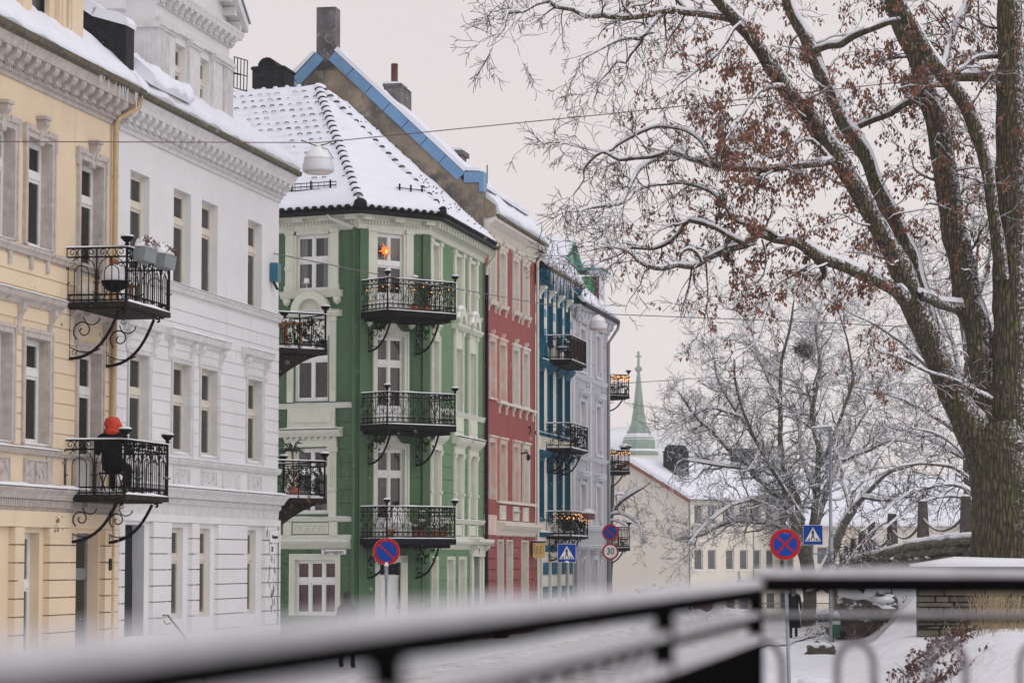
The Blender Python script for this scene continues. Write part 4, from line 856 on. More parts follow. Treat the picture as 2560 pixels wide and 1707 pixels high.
mkS = lambda u, v: max(0., min(1., (v - .18) * 4)) * (1 if v < .97 else 0)
patch(sn, (*ev[0], ze + .03), (*ev[1], ze + .03), T, T2, 130, 114, tiled(mkS), .12)
patch(sn, (*ev[1], ze + .03), (*ev[2], ze + .03), lerp(T, T, 0), lerp(T, T, 0), 24, 60, snowfn(.16, .06, 1.2, 4, .05), .1)
patch(sn, (*ev[2], ze + .03), (*ev[3], ze + .03), F3, T, 60, 100, tiled(lambda u, v: .8 * (noise.noise(Vector((u * 3, v * 4, 2))) > -.1) * (v < .95)), .12)
sn.build('snow_cover', 'roofsnow', rf)
tl = MB(); rg = random.Random(8)                 # dark tile noses showing through the snow
def noses(a, b, c, d, nx, prob, rad=.075):
    nrm = (Vector(b) - Vector(a)).cross(Vector(d) - Vector(a)).normalized(); nrm = nrm if nrm.z > 0 else -nrm; al = (Vector(b) - Vector(a)).normalized()
    for j in range(1, rows):
        v = j / rows
        for i in range(nx):
            u = (i + .5) / nx
            if rg.random() > prob(u, v) * (.5 + .9 * max(0, noise.noise(Vector((u * 4, v * 5, 1))) + .55)): continue
            p = Vector(lerp(lerp(a, b, u), lerp(d, c, u), v)) + nrm * .172; w_ = rad * rg.uniform(.55, 1.15)
            tl.tube([p + al * (w_ * math.cos(t)) + nrm * (w_ * .55 * math.sin(t)) - Vector((0, 0, .02)) for t in [math.pi * k / 5 for k in range(6)]], .015 * rg.uniform(.5, 1.2), 4)
noses((*ev[0], ze), (*ev[1], ze), T, T2, 28, lambda u, v: (.72 if v > .45 else .15) if v > .2 else 0)
noses((*ev[2], ze), (*ev[3], ze), F3, T, 16, lambda u, v: .4 if v < .35 else .06)
tag(tl.build('tile_noses', 'tile', rf), kind='stuff')
hp = MB(); hs = MB()                              # hip and ridge tiles with snow humps between
def hip(a, b, st=.36, r=.13):
    a, b = Vector(a), Vector(b); n = int((b - a).length / st); d = (b - a).normalized(); sd = d.cross(Vector((0, 0, 1))).normalized(); up = sd.cross(d)
    for k in range(n):
        p = a.lerp(b, (k + .1) / n) + up * .07
        hp.tube([p + sd * (r * math.cos(t)) + up * (r * .95 * math.sin(t)) for t in [math.pi * m / 8 for m in range(9)]], .024, 5)
        if k: 
            c = p + d * st * .45 + up * .05; hs.blob(c.x, c.y, c.z, r * 1.25, r * 1.25, r, 8, 5, .2, k)
hip((*ev[1], ze + .05), T); hip((*ev[2], ze + .05), T, .4, .13); hip(T, T2, .42, .07)
hp.blob(ev[1][0], ev[1][1], ze + .1, .2, .2, .17); hp.blob(ev[2][0], ev[2][1], ze + .08, .15, .15, .14)
tag(hp.build('hip_tiles', 'tile', rf), kind='stuff'); tag(hs.build('hip_snow', 'roofsnow', rf), kind='stuff')
mb = MB(); mb.sweep([P0, A, B, (8.95, 0)], [(.1, 12.46), (.40, 12.46), (.43, 12.58), (.40, 12.62), (.1, 12.62)])
for a, b in ((ev[0], ev[1]), (ev[1], ev[2]), (ev[2], ev[3])):
    n = int(math.hypot(b[0] - a[0], b[1] - a[1]) / .27)
    for k in range(n): t = (k + .5) / n; mb.blob(a[0] + (b[0] - a[0]) * t, a[1] + (b[1] - a[1]) * t, 12.6, .1, .1, .075, 6, 4, 0)
mb.build('eave_tiles', 'tile', GR)
mb = MB(); mb.sweep([P0, A, B, (9.05, 0)], [(.36, 12.40), (.42, 12.38), (.5, 12.42), (.51, 12.49), (.38, 12.47)]); mb.build('gutter', 'gutter', GR)
mb = MB(); mb.fr(*P0, 0, aS); mb.tube([(8.2, -.42, 12.42), (8.25, -.36, 12.3), (8.9, -.14, 12.02)], .05, 7); mb.fr(); mb.tube([(8.95, -.42, 12.4), (8.95, -.42, 12.2), (8.98, -.12, 11.85), (8.98, -.12, 11.6)], .055, 7); mb.build('drainpipe', 'gtrim', GR)
mb = MB(); mb.fr(*P0, 0, aS); mb.tube([(8.93, -.14, 12.02), (8.93, -.14, .3)], .055, 8); mb.build('drainpipe', 'green', GR)
mb = MB(); mb.tube([(8.98, -.12, 11.6), (8.98, -.12, .2)], .06, 8); mb.build('drainpipe', 'gutter', GR)
def guard(a, b, d_, h=.24, posts=4):             # roof snow guard: rails on posts
    m = MB(); a, b = Vector(a), Vector(b)
    for z_ in (.02, .12, .22)[:d_]: m.tube([a + Vector((0, 0, z_ + .06)), b + Vector((0, 0, z_ + .06))], .014, 4)
    for k in range(posts): p = a.lerp(b, (k + .3) / (posts - .4)); m.tube([p - Vector((0, 0, .2)), p + Vector((0, 0, h + .1))], .028, 4)
    for k in range(26 if d_ > 2 else 0): p = a.lerp(b, k / 25); m.tube([p + Vector((0, 0, .06)), p + Vector((0, 0, .28))], .008, 3)
    return m.build('snow_guard', 'iron', rf)
g0 = lerp((*ev[0], ze), T2, .1); g1 = lerp((*ev[1], ze), T, .1); guard(Vector(lerp(g0, g1, .40)) + Vector((0, 0, .13)), Vector(lerp(g0, g1, .93)) + Vector((0, 0, .13)), 3, posts=8)
g0 = lerp((*ev[1], ze), T, .1); g1 = lerp((*ev[2], ze), T, .1); guard(Vector(lerp(g0, g1, .55)) + Vector((0, 0, .24)), Vector(lerp(g0, g1, .95)) + Vector((0, 0, .24)), 1, .10, 3)
for zf, lab in ((9.58, 'top corner balcony with fairy lights'), (6.34, 'middle corner balcony of black iron'), (3.1, 'lowest corner balcony with flower pots')):
    balcony(GR, oC, .03, 2.55, 1.32, zf, .90, pat_lattice, slab=.17, slabmat='iron', brackets=(.35, 2.1), bh=.95, finials=((0, .9), (1, 1.)), under='deep', zsnow=.05, label=lab, heavy=True, ornate=True)
mb = MB(*P0, 0, aS)
snow_ledge(mb, 0, 8.85, -.09, 0, 6.99, .02, 1); snow_ledge(mb, 0, 8.85, -.09, 0, 3.72, .02, 2); snow_ledge(mb, 0, 8.85, -.17, 0, 3.05, .02, 3)
for a, b in side: snow_ledge(mb, a - .45, b + .45, -.27, 0, 6.26, .04, 4); snow_ledge(mb, a - .4, b + .4, -.2, 0, 9.67, .03, 4)
mb.fr()
for a, b in mc: snow_ledge(mb, q(a) - .5, q(b) + .5, -.28, 0, 6.24, .05, 5); snow_ledge(mb, q(a) - .05, q(b) + .05, -.1, .1, 10.1, .03, 5)
for a, b in mc[1:]: c = q((a + b) / 2); mb.tube([(c + .62 * math.cos(t), -.1, 9.62 + .6 * math.sin(t)) for t in [.35 + 2.4 * k / 10 for k in range(11)]], .085, 6)
snow_ledge(mb, 1.0, 9.05, -.18, 0, 3.06, .03, 3); snow_ledge(mb, 1, 9.05, -.09, 0, 3.72, .03, 3); snow_ledge(mb, 1, 9.05, -.09, 0, 6.99, .03, 3); mb.build('ledge_snow', 'snow', GR)
mb = MB(*P0, 0, aS); mb.box(7.86, 8.67, -.09, -.04, 2.645, 2.80); sg = mb.build('street_name_plate', 'sswhite', GR)
mb = MB(*P0, 0, aS); 
for a in ((7.87, 8.66, 2.786, 2.793), (7.87, 8.66, 2.652, 2.659), (7.87, 7.877, 2.652, 2.793), (8.653, 8.66, 2.652, 2.793)): mb.box(a[0], a[1], -.093, -.089, a[2], a[3])
mb.build('border', 'ssblack', sg)
lp = (P0[0] + 8.265 * math.cos(aS) + .094 * math.sin(aS), P0[1] + 8.265 * math.sin(aS) - .094 * math.cos(aS), 2.722)
text_mesh('Sparresgaten', .145, 'ssblack', sg, lp, (R(90), 0, aS), 'lettering', .002, sx=.88)
mb = MB(); mb.face([(*P0, -.3), (*P0, 12.4), (9, 10.5, 12.4), (9, 10.5, -.3)]); mb.build('rear_wall', 'green', GR)
CH = empty('black_chimney', W(86.1, 5.85, .15), RZ, 'black sheet metal chimney with a round cowl on the green house ridge', 'chimney')
mb = MB(); mb.box(0, 1.2, 0, 1.05, 14.5, 17.95); mb.box(-.04, 1.24, -.04, 1.09, 17.85, 17.92); mb.build('stack', 'slate', CH)
mb = MB(); mb.prismx([(.3, 17.9)] + [(.6 - .3 * math.cos(t), 17.95 + .3 * math.sin(t)) for t in [math.pi * k / 8 for k in range(9)]] + [(.9, 17.9)], .1, 1.1); mb.build('cowl', 'gutter', CH)
# ================================================================ RED HOUSE
s0 = 89.08; RD = bld('red_townhouse', s0, 'dark red plastered townhouse with a tall bare rendered gable wall')
q = lambda s: s - s0; LR = 9.12
rc = [89.95, 91.72, 94.07, 95.85]; rw = .92
hh = [(q(a), q(a) + rw, c, d) for a in rc for c, d in ((10.92, 12.62), (7.75, 9.58), (4.45, 6.3))]; hg = [(q(91.04), q(91.81), .5, 3.1), (q(92.6), q(93.45), .5, 3.1), (q(95.24), q(96.3), .2, 3.1)]
mb = MB(); wall(mb, 0, LR, 3.3, 13.0, hh, .2); mb.build('wall', 'red', RD)
mb = MB(); wall(mb, 0, LR, -.3, 3.3, hg, .25); courses(mb, 0, LR, .4, 3.25, .36, [(a, b, c, 3.1) for a, b, c, d in hg], .07, .03, joint=.55); mb.build('base_wall', 'rbase', RD)
mb = MB(); pr = [(0, 0), (LR, 0)]
mb.sweep(pr, [(0, 12.92), (.04, 12.95), (.05, 13.05), (.10, 13.12), (.16, 13.22), (.28, 13.32), (.38, 13.4), (.40, 13.5), (0, 13.52)]); mb.build('cornice', 'rtrim', RD); mb = MB(); mb.box(q(91.2), q(98.1), -.1, 0, 4.35, 4.44); mb.build('sill_band', 'rtrim', RD)
mb = MB(); mb.sweep([(q(91.2), 0), (LR, 0)], [(0, 3.27), (.05, 3.3), (.1, 3.42), (.2, 3.52), (.28, 3.62), (.28, 3.7), (0, 3.72)]); mb.box(q(91.25), q(98.1), -.03, 0, 3.72, 3.78)
for a in rc[1:]: reliefs(mb, q(a) - .02, q(a) + .95, 3.85, 4.25, .04, int(a * 3), 10)
mb.build('belt_course', 'rtrim', RD)
mb = MB(); mb.box(q(91.3), q(98.0), -.12, 0, 7.62, 7.7)
for k in range(6): console(mb, q(91.6) + k * 1.22, .13, 7.3, 7.62, .1)
mb.build('belt_course', 'rtrim', RD)
mb = MB(); mb.box(.05, q(91.2), -.02, 0, 3.3, 3.95); mb.build('faded_band', 'pink', RD)
for k, a in enumerate(rc):
    window(RD, O0, q(a), 10.92, rw, 1.7, 'sash', .13, .66, True, 'room_shade', surround=(redtop, 'rtrim')); window(RD, O0, q(a), 7.75, rw, 1.83, 'sash', .13, .66, True, 'room_shade', surround=(redmid, 'pink' if k < 2 else 'rtrim')); window(RD, O0, q(a), 4.45, rw, 1.85, 'sash', .13, .66, True, 'room_shade', surround=(redlow, 'pink' if k < 3 else 'rtrim'))
for a, b, c, d in hg: window(RD, O0, a, c, round(b - a, 2), d - c, 'creamsash', .2, .7, True, 'room_shade', surround=(arch_plain, 'rtrim', .06, .1))
mb = MB(); y0_ = 0
gp = [(0, 11.8), (0, 14.2), (.14, 14.55), (.6, 14.62), (4.95, 18.72), (4.95, 20.5), (5.5, 20.5), (5.5, 18.7), (10.9, 13.2), (10.9, 11.8)]
gp2 = [(.0, 3), (0, 14.25), (.12, 14.6), (.6, 14.62), (4.95, 18.72), (5.5, 18.7), (10.9, 13.2), (10.9, 3)]
mb.prismx(gp2, -.12, .32); mb.prismx([(.05, 13.4), (.05, 14.2), (-.35, 13.9), (-.38, 13.5)], .0, .45)
mb.prismx([(4.2, 3), (4.2, 3.1), (4.3, 3.1)], 0, .01)
mb.build('gable_wall', 'concrete', RD)
mb = MB(); mb.box(-.12, .5, 4.92, 5.56, 18.4, 20.5); mb.build('chimney', 'stack', RD)
mb = MB()
def strip(p, r_, w_, ext=0.):
    a, b = Vector(p), Vector(r_); d = (b - a).normalized(); n_ = Vector((-d.y, d.x)); n_ = n_ if n_.y > 0 else -n_
    return [(a.x, a.y), (b.x, b.y), (b.x - n_.x * w_, b.y - n_.y * w_), (a.x - n_.x * w_, a.y - n_.y * w_)]
for a, b in (((.6, 14.93), (4.93, 19.02)), ((5.55, 19.0), (11.2, 13.2))):
    n = 7; 
    for k in range(n):
        p0, p1 = Vector(a).lerp(Vector(b), k / n), Vector(a).lerp(Vector(b), (k + 1) / n - .004); mb.prismx(strip(p0, p1, .34), -.18 - .004 * (k % 2), .42)
mb.prismx([(.12, 14.95), (.62, 14.95), (.62, 14.6), (.12, 14.6)], -.18, .42); mb.box(-.18, .42, -.02, .12, 14.3, 14.95); mb.build('flashing', 'flash', RD)
mb = MB(); mb.face([(0, -.38, 13.55), (LR, -.38, 13.55), (LR, 5.2, 18.75), (0, 5.2, 18.75)]); mb.face([(0, 5.2, 18.75), (LR, 5.2, 18.75), (LR, 10.9, 13.2), (0, 10.9, 13.2)]); mb.face([(LR, -.38, 13.55), (LR, 10.9, 13.2), (LR, 5.2, 18.75)]); mb.face([(LR, 0, 3), (LR, 10.9, 3), (LR, 10.9, 13.3), (LR, 0, 13.5)]); mb.face([(0, 10.9, -.3), (LR, 10.9, -.3), (LR, 10.9, 13.2), (0, 10.9, 13.2)]); rf = mb.build('roof', 'slate', RD)
mb = MB(); patch(mb, (.3, -.40, 13.6), (LR + .15, -.40, 13.6), (LR + .15, 5.25, 18.8), (.3, 5.25, 18.8), 50, 36, snowfn(.26, .08, 1.3, 6, .04)); patch(mb, (-.15, .1, 14.97), (.45, .1, 14.97), (.45, .62, 15.0), (-.15, .62, 15.0), 3, 5, snowfn(.1, .03, 2, 2, .2))
patch(mb, (-.17, .62, 14.97), (.45, .62, 14.97), (.45, 4.95, 19.06), (-.17, 4.95, 19.06), 4, 30, snowfn(.14, .05, 1.3, 7, 0)); patch(mb, (.45, 5.6, 19.0), (-.17, 5.6, 19.0), (-.17, 11.2, 13.3), (.45, 11.2, 13.3), 4, 30, snowfn(.12, .05, 1.3, 8, 0)); mb.build('snow_cover', 'roofsnow', rf)
mb = MB(); mb.sweep([(.2, 0), (LR + .1, 0)], [(.34, 13.5), (.4, 13.48), (.48, 13.53), (.48, 13.6), (.36, 13.6)]); mb.build('gutter', 'moss', RD)
mb = MB(); mb.tube([(LR - .05, -.42, 13.5), (LR - .05, -.40, 13.3), (LR - .12, -.12, 12.95), (LR - .12, -.12, .3)], .055, 8); mb.build('drainpipe', 'rtrim', RD)
mb = MB(); mb.box(1.6, LR - .1, .35, 4, 13.5, 14.55); mb.box(1.5, LR, .28, 4, 14.55, 14.62); dmr = mb.build('long_dormer', 'grey', RD)
mb = MB(); patch(mb, (1.45, .22, 14.62), (LR + .05, .22, 14.62), (LR + .05, 2.6, 15.3), (1.45, 2.6, 15.3), 40, 10, snowfn(.24, .07, 1.4, 3, .15)); mb.build('snow_cover', 'roofsnow', dmr)
mb = MB(); mb.tube([(LR - 2.6, 1.2, 15.0), (LR - 2.6, 1.2, 16.1)], .02, 4); mb.build('vent_rod', 'iron', RD)
mb = MB(); mb.tube([(q(96.8), -.03, 7.05), (q(96.95), -.06, 7.12), (q(97.05), -.06, 6.95), (q(96.9), -.03, 6.85)], .02, 5); mb.build('wall_anchor', 'iron', RD)
mb = MB(); mb.tube([(q(95.3), -.02, 6.1), (q(95.3), -.26, 6.15), (q(95.3), -.3, 6.05)], .03, 5); mb.blob(q(95.3), -.3, 5.98, .07, .07, .12); mb.build('wall_lantern', 'iron', RD)
for nm, sA, nA, zT, lab in (('brick_chimney', 97.0, 4.6, 19.2, 'weathered square chimney with a rusty round flue behind the red roof'),):
    c = empty(nm, W(sA, nA, 0), RZ, lab, 'chimney'); mb = MB(); mb.box(0, 1.7, 0, .62, 16.5, zT); mb.box(-.03, .9, -.03, .65, zT, zT + .1); mb.build('stack', 'stack', c)
    mb = MB(); mb.tube([(.3, .3, zT - .1), (.3, .3, zT + .85)], .125, 10); mb.build('flue', 'brown', c); mb = MB(); patch(mb, (-.03, -.03, zT + .1), (1.7, -.03, zT + .02), (1.7, .62, zT + .02), (-.03, .65, zT + .1), 8, 4, snowfn(.07, .04, 3, 1, .2), .02); mb.build('snow_cap', 'roofsnow', c)
c = empty('far_chimney', W(107.2, 4.5, 0), RZ, 'small square chimney with a wide cap at the far end of the roofs', 'chimney'); mb = MB(); mb.box(.1, 1.2, .1, .4, 15, 18.2); mb.box(0, 1.3, 0, .5, 18.2, 18.38); mb.build('stack', 'stack', c)
mb = MB(); patch(mb, (0, 0, 18.38), (1.3, 0, 18.38), (1.3, .5, 18.38), (0, .5, 18.38), 6, 3, snowfn(.08, .02, 3, 1, .3), .02); mb.build('snow_cap', 'roofsnow', c)
# ================================================================ BLUE HOUSE
s0 = 98.25; BL = bld('blue_townhouse', s0, 'cream townhouse with deep blue window frames and a heavy blue cornice')
q = lambda s: s - s0; LB = 7.68
bc = [(98.82, 99.72), (100.72, 101.56), (102.6, 103.58), (104.38, 105.28)]
hb = [(q(a), q(b), c, d) for a, b in bc for c, d in ((10.3, 12.05), (7.12, 9.2), (3.98, 6.0))]
mb = MB(); wall(mb, 0, LB, -.3, 12.4, hb + [(q(a) + .1, q(b) - .1, .8, 2.7) for a, b in bc], .22); mb.build('wall', 'bcream', BL)
def blin(m, w, h):
    for x0_, x1_ in ((0, .015), (w - .015, w)): m.box(x0_, x1_, -.02, .13, 0, h)
    m.box(-.06, 0, -.05, .01, -.05, h + .1); m.box(w, w + .06, -.05, .01, -.05, h + .1); m.box(-.08, w + .08, -.07, .01, h, h + .12); m.box(-.14, w + .14, -.08, .01, -.12, -.02)
def blhood(m, w, h):
    blin(m, w, h); m.prismx([(0, h + .12), (-.08, h + .14), (-.2, h + .26), (-.24, h + .36), (0, h + .4)], -.25, w + .25)
def blped(m, w, h):
    blhood(m, w, h); m.prismy([(-.25, h + .4), (-.05, h + .4), (w / 2, h + 1.05), (w + .05, h + .4), (w + .25, h + .4), (w / 2, h + 1.25)], -.2, .01)
for k, (a, b) in enumerate(bc):
    w_ = round(b - a, 2); window(BL, O0, q(a), 10.3, w_, 1.75, 'blue', .12, .66, True, 'room_shade', surround=(blin, 'blue')); window(BL, O0, q(a), 7.12, w_, 2.08, 'blue', .12, .66, True, 'room_shade', surround=(blped if k in (0, 3) else blhood, 'blue')); window(BL, O0, q(a), 3.98, w_, 2.02, 'blue', .12, .66, True, 'room_shade', surround=(blhood, 'blue'))
    window(BL, O0, q(a) + .1, .8, round(w_ - .2, 2), 1.9, 'blue', .14, .66, True, 'room_shade')
mb = MB(); pr = [(0, 0), (LB, 0)]
mb.sweep(pr, [(0, 12.2), (.04, 12.22), (.06, 12.34), (.12, 12.4), (.13, 12.6), (.42, 12.6), (.44, 12.74), (0, 12.76)]); modillions(mb, pr, .2, .12, 12.36, 12.6, .12, .40); mb.build('cornice', 'blue', BL)
mb = MB(); mb.sweep(pr, [(0, 3.3), (.05, 3.32), (.12, 3.42), (.2, 3.46), (0, 3.48)]); mb.build('string_cornice', 'blue', BL)
mb = MB(); mb.sweep(pr, [(0, 6.9), (.05, 6.92), (.09, 7.0), (0, 7.02)]); mb.build('string_cornice', 'blue', BL)
mb = MB(); mb.sweep(pr, [(0, 2.78), (.06, 2.8), (.1, 3.0), (0, 3.02)]); mb.build('string_cornice', 'blue', BL)
for k in range(6):
    for x, w_ in ((98.27, .55), (99.75, .95), (101.6, .95), (103.65, .7), (105.35, .55)):
        if k % 2 == 0: mb = MB(); mb.box(q(x), q(x) + w_, -.04, .0, .25 + k * .43, .25 + (k + 1) * .43); mb.build('painted_block', 'blue', BL)
for x, w_ in ((98.3, .4), (99.95, .5), (101.85, .5), (103.85, .35), (105.55, .35)):
    for z_ in (10.5, 11.2, 11.9): mb = MB(); mb.box(q(x), q(x) + w_, -.012, .0, z_, z_ + .28); mb.build('painted_band', 'blue2', BL)
for a, b in bc:
    for ar in ((q(a) + .2, .35, 11.75, 12.2, .28, .05), (q(b) - .2, .12, 6.3, 6.85, .2, .05)): mb = MB(); console(mb, *ar); mb.build('corbel', 'bcream', BL)
mb = MB(); mb.face([(0, -.42, 12.8), (LB, -.42, 12.8), (LB, 4.6, 17.3), (0, 4.6, 17.3)]); mb.face([(0, 4.6, 17.3), (LB, 4.6, 17.3), (LB, 10, 12.4), (0, 10, 12.4)]); mb.face([(0, 10, -.3), (LB, 10, -.3), (LB, 10, 12.4), (0, 10, 12.4)]); rf = mb.build('roof', 'slate', BL)
mb = MB(); patch(mb, (0.1, -.44, 12.84), (LB + .1, -.44, 12.84), (LB + .1, 4.6, 17.3), (.1, 4.6, 17.3), 46, 30, snowfn(.26, .1, 1.4, 12, .05)); mb.build('snow_cover', 'roofsnow', rf)
mb = MB(); mb.sweep([(.4, 0), (LB + .05, 0)], [(.40, 12.72), (.46, 12.7), (.53, 12.74), (.53, 12.83), (.42, 12.82)]); mb.build('gutter', 'moss', BL)
mb = MB(); icicles(mb, .6, 5.4, -.46, 12.72, 60, .75, 5); tag(mb.build('icicles', 'icem', BL), kind='stuff')
mb = MB(); snow_ledge(mb, 0, LB, -.2, 0, 3.47, .05, 3); snow_ledge(mb, 0, LB, -.09, 0, 7.01, .03, 3)
for a, b in (bc[0], bc[3]): snow_ledge(mb, q(a) - .2, q(b) + .2, -.2, 0, 9.6, .06, 3)
mb.build('ledge_snow', 'snow', BL)
balcony(BL, O0, q(100.4), q(103.8), .93, 9.68, .86, pat_bars, slab=.10, slabmat='iron', finials=(), panel=True, under='deep', zsnow=.06, label='plain barred balcony with a brown screen')
balcony(BL, O0, q(100.4), q(104.1), .93, 6.5, .88, lambda m, F, Lh, H: pat_ornate(m, F, Lh, H, 5, 40), slab=.08, slabmat='iron', finials=(), brackets=(q(100.5), q(101.8), q(103.4)), bh=.8, ornate=True, zsnow=.07, label='middle ornate balcony on scrolled brackets')
balcony(BL, O0, q(100.4), q(104.1), .93, 3.35, .87, lambda m, F, Lh, H: pat_ornate(m, F, Lh, H, 9, 44), slab=.08, slabmat='iron', finials=(), brackets=(q(101.0), q(102.9)), bh=.8, ornate=True, zsnow=.07, label='lowest ornate balcony with string lights')
# ================================================================ GREY HOUSE
s0 = 105.95; GY = bld('grey_townhouse', s0, 'pale grey townhouse with white trim at the far end of the row')
q = lambda s: s - s0; LG = 8.45; path = [(0, 0), (LG, 0), (LG + 1.5, 1.5), (LG + 1.5, 10)]
gc = [(107.75, 108.95), (111.6, 112.7)]
hgy = [(q(a), q(b), c, d) for a, b in gc for c, d in ((9.95, 11.4), (6.85, 8.6), (4.0, 5.4))] + [(q(107.9), q(108.8), .6, 2.5), (q(111), q(111.8), .6, 2.5), (.35, 1.2, .2, 2.6)]
mb = MB(); wall(mb, 0, LG, -.3, 12.2, hgy, .2); mb.fr(LG, 0, 0, R(45)); wall(mb, 0, 2.12, -.3, 12.2, [(.5, 1.6, z_, z_ + 2.1) for z_ in (9.3, 6.2, 3.05)], .2); mb.fr(LG + 1.5, 1.5, 0, R(90)); wall(mb, 0, 8.5, -.3, 12.2); mb.fr()
courses(mb, 0, LG, 3.7, 12.0, .95, [(a - .35, b + .35, c - .4, d + .7) for a, b, c, d in hgy], .03, .03); mb.build('wall', 'grey', GY)
def gyh(m, w, h):
    arch_plain(m, w, h, .12, .04)
    for x in (-.22, w + .22): m.box(x - .1, x + .1, -.06, .01, -.2, h + .1); m.box(x - .13, x + .13, -.1, .01, h + .1, h + .2)
    m.prismx([(0, h + .2), (-.1, h + .22), (-.2, h + .32), (-.22, h + .42), (0, h + .45)], -.4, w + .4); m.box(-.3, w + .3, -.1, .01, -.28, -.18)
for a, b in gc:
    for c, d in ((9.95, 11.4), (6.85, 8.6), (4.0, 5.4)): window(GY, O0, q(a), c, round(b - a, 2), round(d - c, 2), 'sash', .12, .62, True, 'curtain', surround=(gyh, 'grey2'))
for a, b in ((107.9, 108.8), (111, 111.8)): window(GY, O0, q(a), .6, round(b - a, 2), 1.9, 'sash', .12, .6, True, 'curtain', surround=(arch_plain, 'grey2', .15, .04))
for z_ in (9.3, 6.2, 3.05): window(GY, (LG, 0, R(45)), .5, z_, 1.1, 2.1, 'sash', .1, .7, True, 'curtain', name='balcony_door', door=True)
mb = MB()
mb.sweep(path, [(0, 11.7), (.06, 11.74), (.08, 11.9), (.2, 12.0), (.38, 12.06), (.4, 12.16), (0, 12.2)]); modillions(mb, path, .8, .3, 11.6, 12.0, .08, .32)
for z_, p_ in ((9.4, .12), (6.3, .14), (3.6, .14), (2.85, .3)): mb.sweep(path, [(0, z_), (p_ * .5, z_ + .03), (p_, z_ + .13), (p_, z_ + .18), (0, z_ + .2)])
for x in (.1, q(110.0), LG - .3): mb.box(x - .12, x + .3, -.07, 0, 3.8, 11.7)
for x in (.4, 2.2, 4.6, 6.8): console(mb, x, .2, 2.35, 2.85, .26)
mb.build('cornice', 'grey2', GY)
mb = MB()
for z_, p_ in ((9.6, .12), (6.5, .14), (3.8, .14), (3.05, .3)): snow_ledge(mb, 0, LG, -p_, 0, z_, .03, z_)
for a, b in gc:
    for d in (11.85, 9.05, 5.85): snow_ledge(mb, q(a) - .38, q(b) + .38, -.2, 0, d, .05, d)
mb.build('ledge_snow', 'snow', GY)
ep = [(0, -.45), (LG + .2, -.45), (LG + 2.0, 1.4), (LG + 2.0, 10)]; tp = [(0, 4.2), (LG - 3, 4.2), (LG - 2.6, 5), (LG - 2.6, 10)]
mb = MB(); sn = MB()
for k in range(3):
    mb.face([(*ep[k], 12.2), (*ep[k + 1], 12.2), (*tp[k + 1], 16.4), (*tp[k], 16.4)]); patch(sn, (*ep[k], 12.24), (*ep[k + 1], 12.24), (*tp[k + 1], 16.4), (*tp[k], 16.4), 40 if k == 0 else 16, 20, snowfn(.24, .07, 1.4, 22 + k, .06))
rf = mb.build('roof', 'slate', GY); sn.build('snow_cover', 'roofsnow', rf)
mb = MB(); mb.sweep([(0, 0), (LG, 0), (LG + 1.5, 1.5), (LG + 1.5, 10)], [(.40, 12.14), (.46, 12.1), (.54, 12.14), (.54, 12.24), (.42, 12.24)]); mb.build('gutter', 'gutter', GY)
mb = MB(); mb.tube([(LG + .1, -.5, 12.12), (LG + .1, -.46, 11.9), (LG - .3, -.14, 11.3), (LG - .3, -.14, .3)], .06, 8); mb.tube([(.5, -.45, 12.6), (-.02, -.2, 12.0), (-.02, -.15, 11.6)], .05, 6); mb.build('drainpipe', 'ggut', GY)
og = (LG, 0, R(45))
for zf, lab in ((9.2, 'top corner balcony wound with yellow lights'), (6.1, 'middle corner balcony with lit planters'), (2.98, 'lowest corner balcony behind the round signs')):
    balcony(GY, og, .1, 2.0, 1.25, zf, .85, lambda m, F, Lh, H: (pat_bars(m, F, Lh, H, .1), pat_ornate(m, F, Lh, H * .5, int(zf), 12)), slab=.12, slabmat='iron', finials=((0, 1.),), brackets=(.3, 1.8), bh=.55, zsnow=.06, label=lab)
# roof structures: teal gabled dormer, green sheet clad box with white pier
mb = MB(); wall(mb, q(107.5), q(110.9), 12.6, 14.1, [(q(109.0), q(109.9), 13.0, 13.9)], .15, .85); mb.box(q(107.5), q(107.55), .85, 5, 12.6, 14.1); mb.build('dormer', 'bcream', GY)
window(GY, (0, .85, 0), q(109.0), 13.0, .9, .9, 'sash', .05, 0, True, 'curtain', name='dormer_window')
mb = MB(); mb.box(q(107.44), q(107.5), .9, 5, 12.6, 14.08); mb.build('dormer_cheek', 'slate', GY)
mb = MB(); mb.prismy([(q(107.3), 14.08), (q(111.1), 14.08), (q(109.3), 14.85)], .6, .9); mb.prismy([(q(107.15), 14.0), (q(109.3), 14.84), (q(111.25), 14.0), (q(111.25), 14.1), (q(109.3), 14.96), (q(107.15), 14.1)], .42, 5); mb.build('dormer_gable', 'copper', GY)
mb = MB(); patch(mb, (q(107.15), .42, 14.08), (q(109.3), .42, 14.93), (q(109.3), 5, 14.93), (q(107.15), 5, 14.08), 8, 14, snowfn(.18, .05), .05); patch(mb, (q(109.3), .42, 14.93), (q(111.25), .42, 14.08), (q(111.25), 5, 14.08), (q(109.3), 5, 14.93), 8, 14, snowfn(.18, .05), .05); mb.build('dormer_snow', 'roofsnow', GY)
mb = MB(); mb.box(q(112.3), q(112.36), .12, 3, 12.3, 13.85); mb.build('box_dormer_cheek', 'copper2', GY); mb = MB(); mb.box(q(112.26), q(112.4), -.03, .14, 12.3, 13.85); mb.build('corner_board', 'brown', GY)
mb = MB(); mb.box(q(112.37), q(113.9), -.02, 3, 12.2, 13.85); mb.box(q(112.25), q(114.0), -.1, .3, 13.85, 13.95); mb.box(q(112.15), q(114.1), -.2, .4, 13.95, 14.1); mb.build('box_dormer', 'grey2', GY)
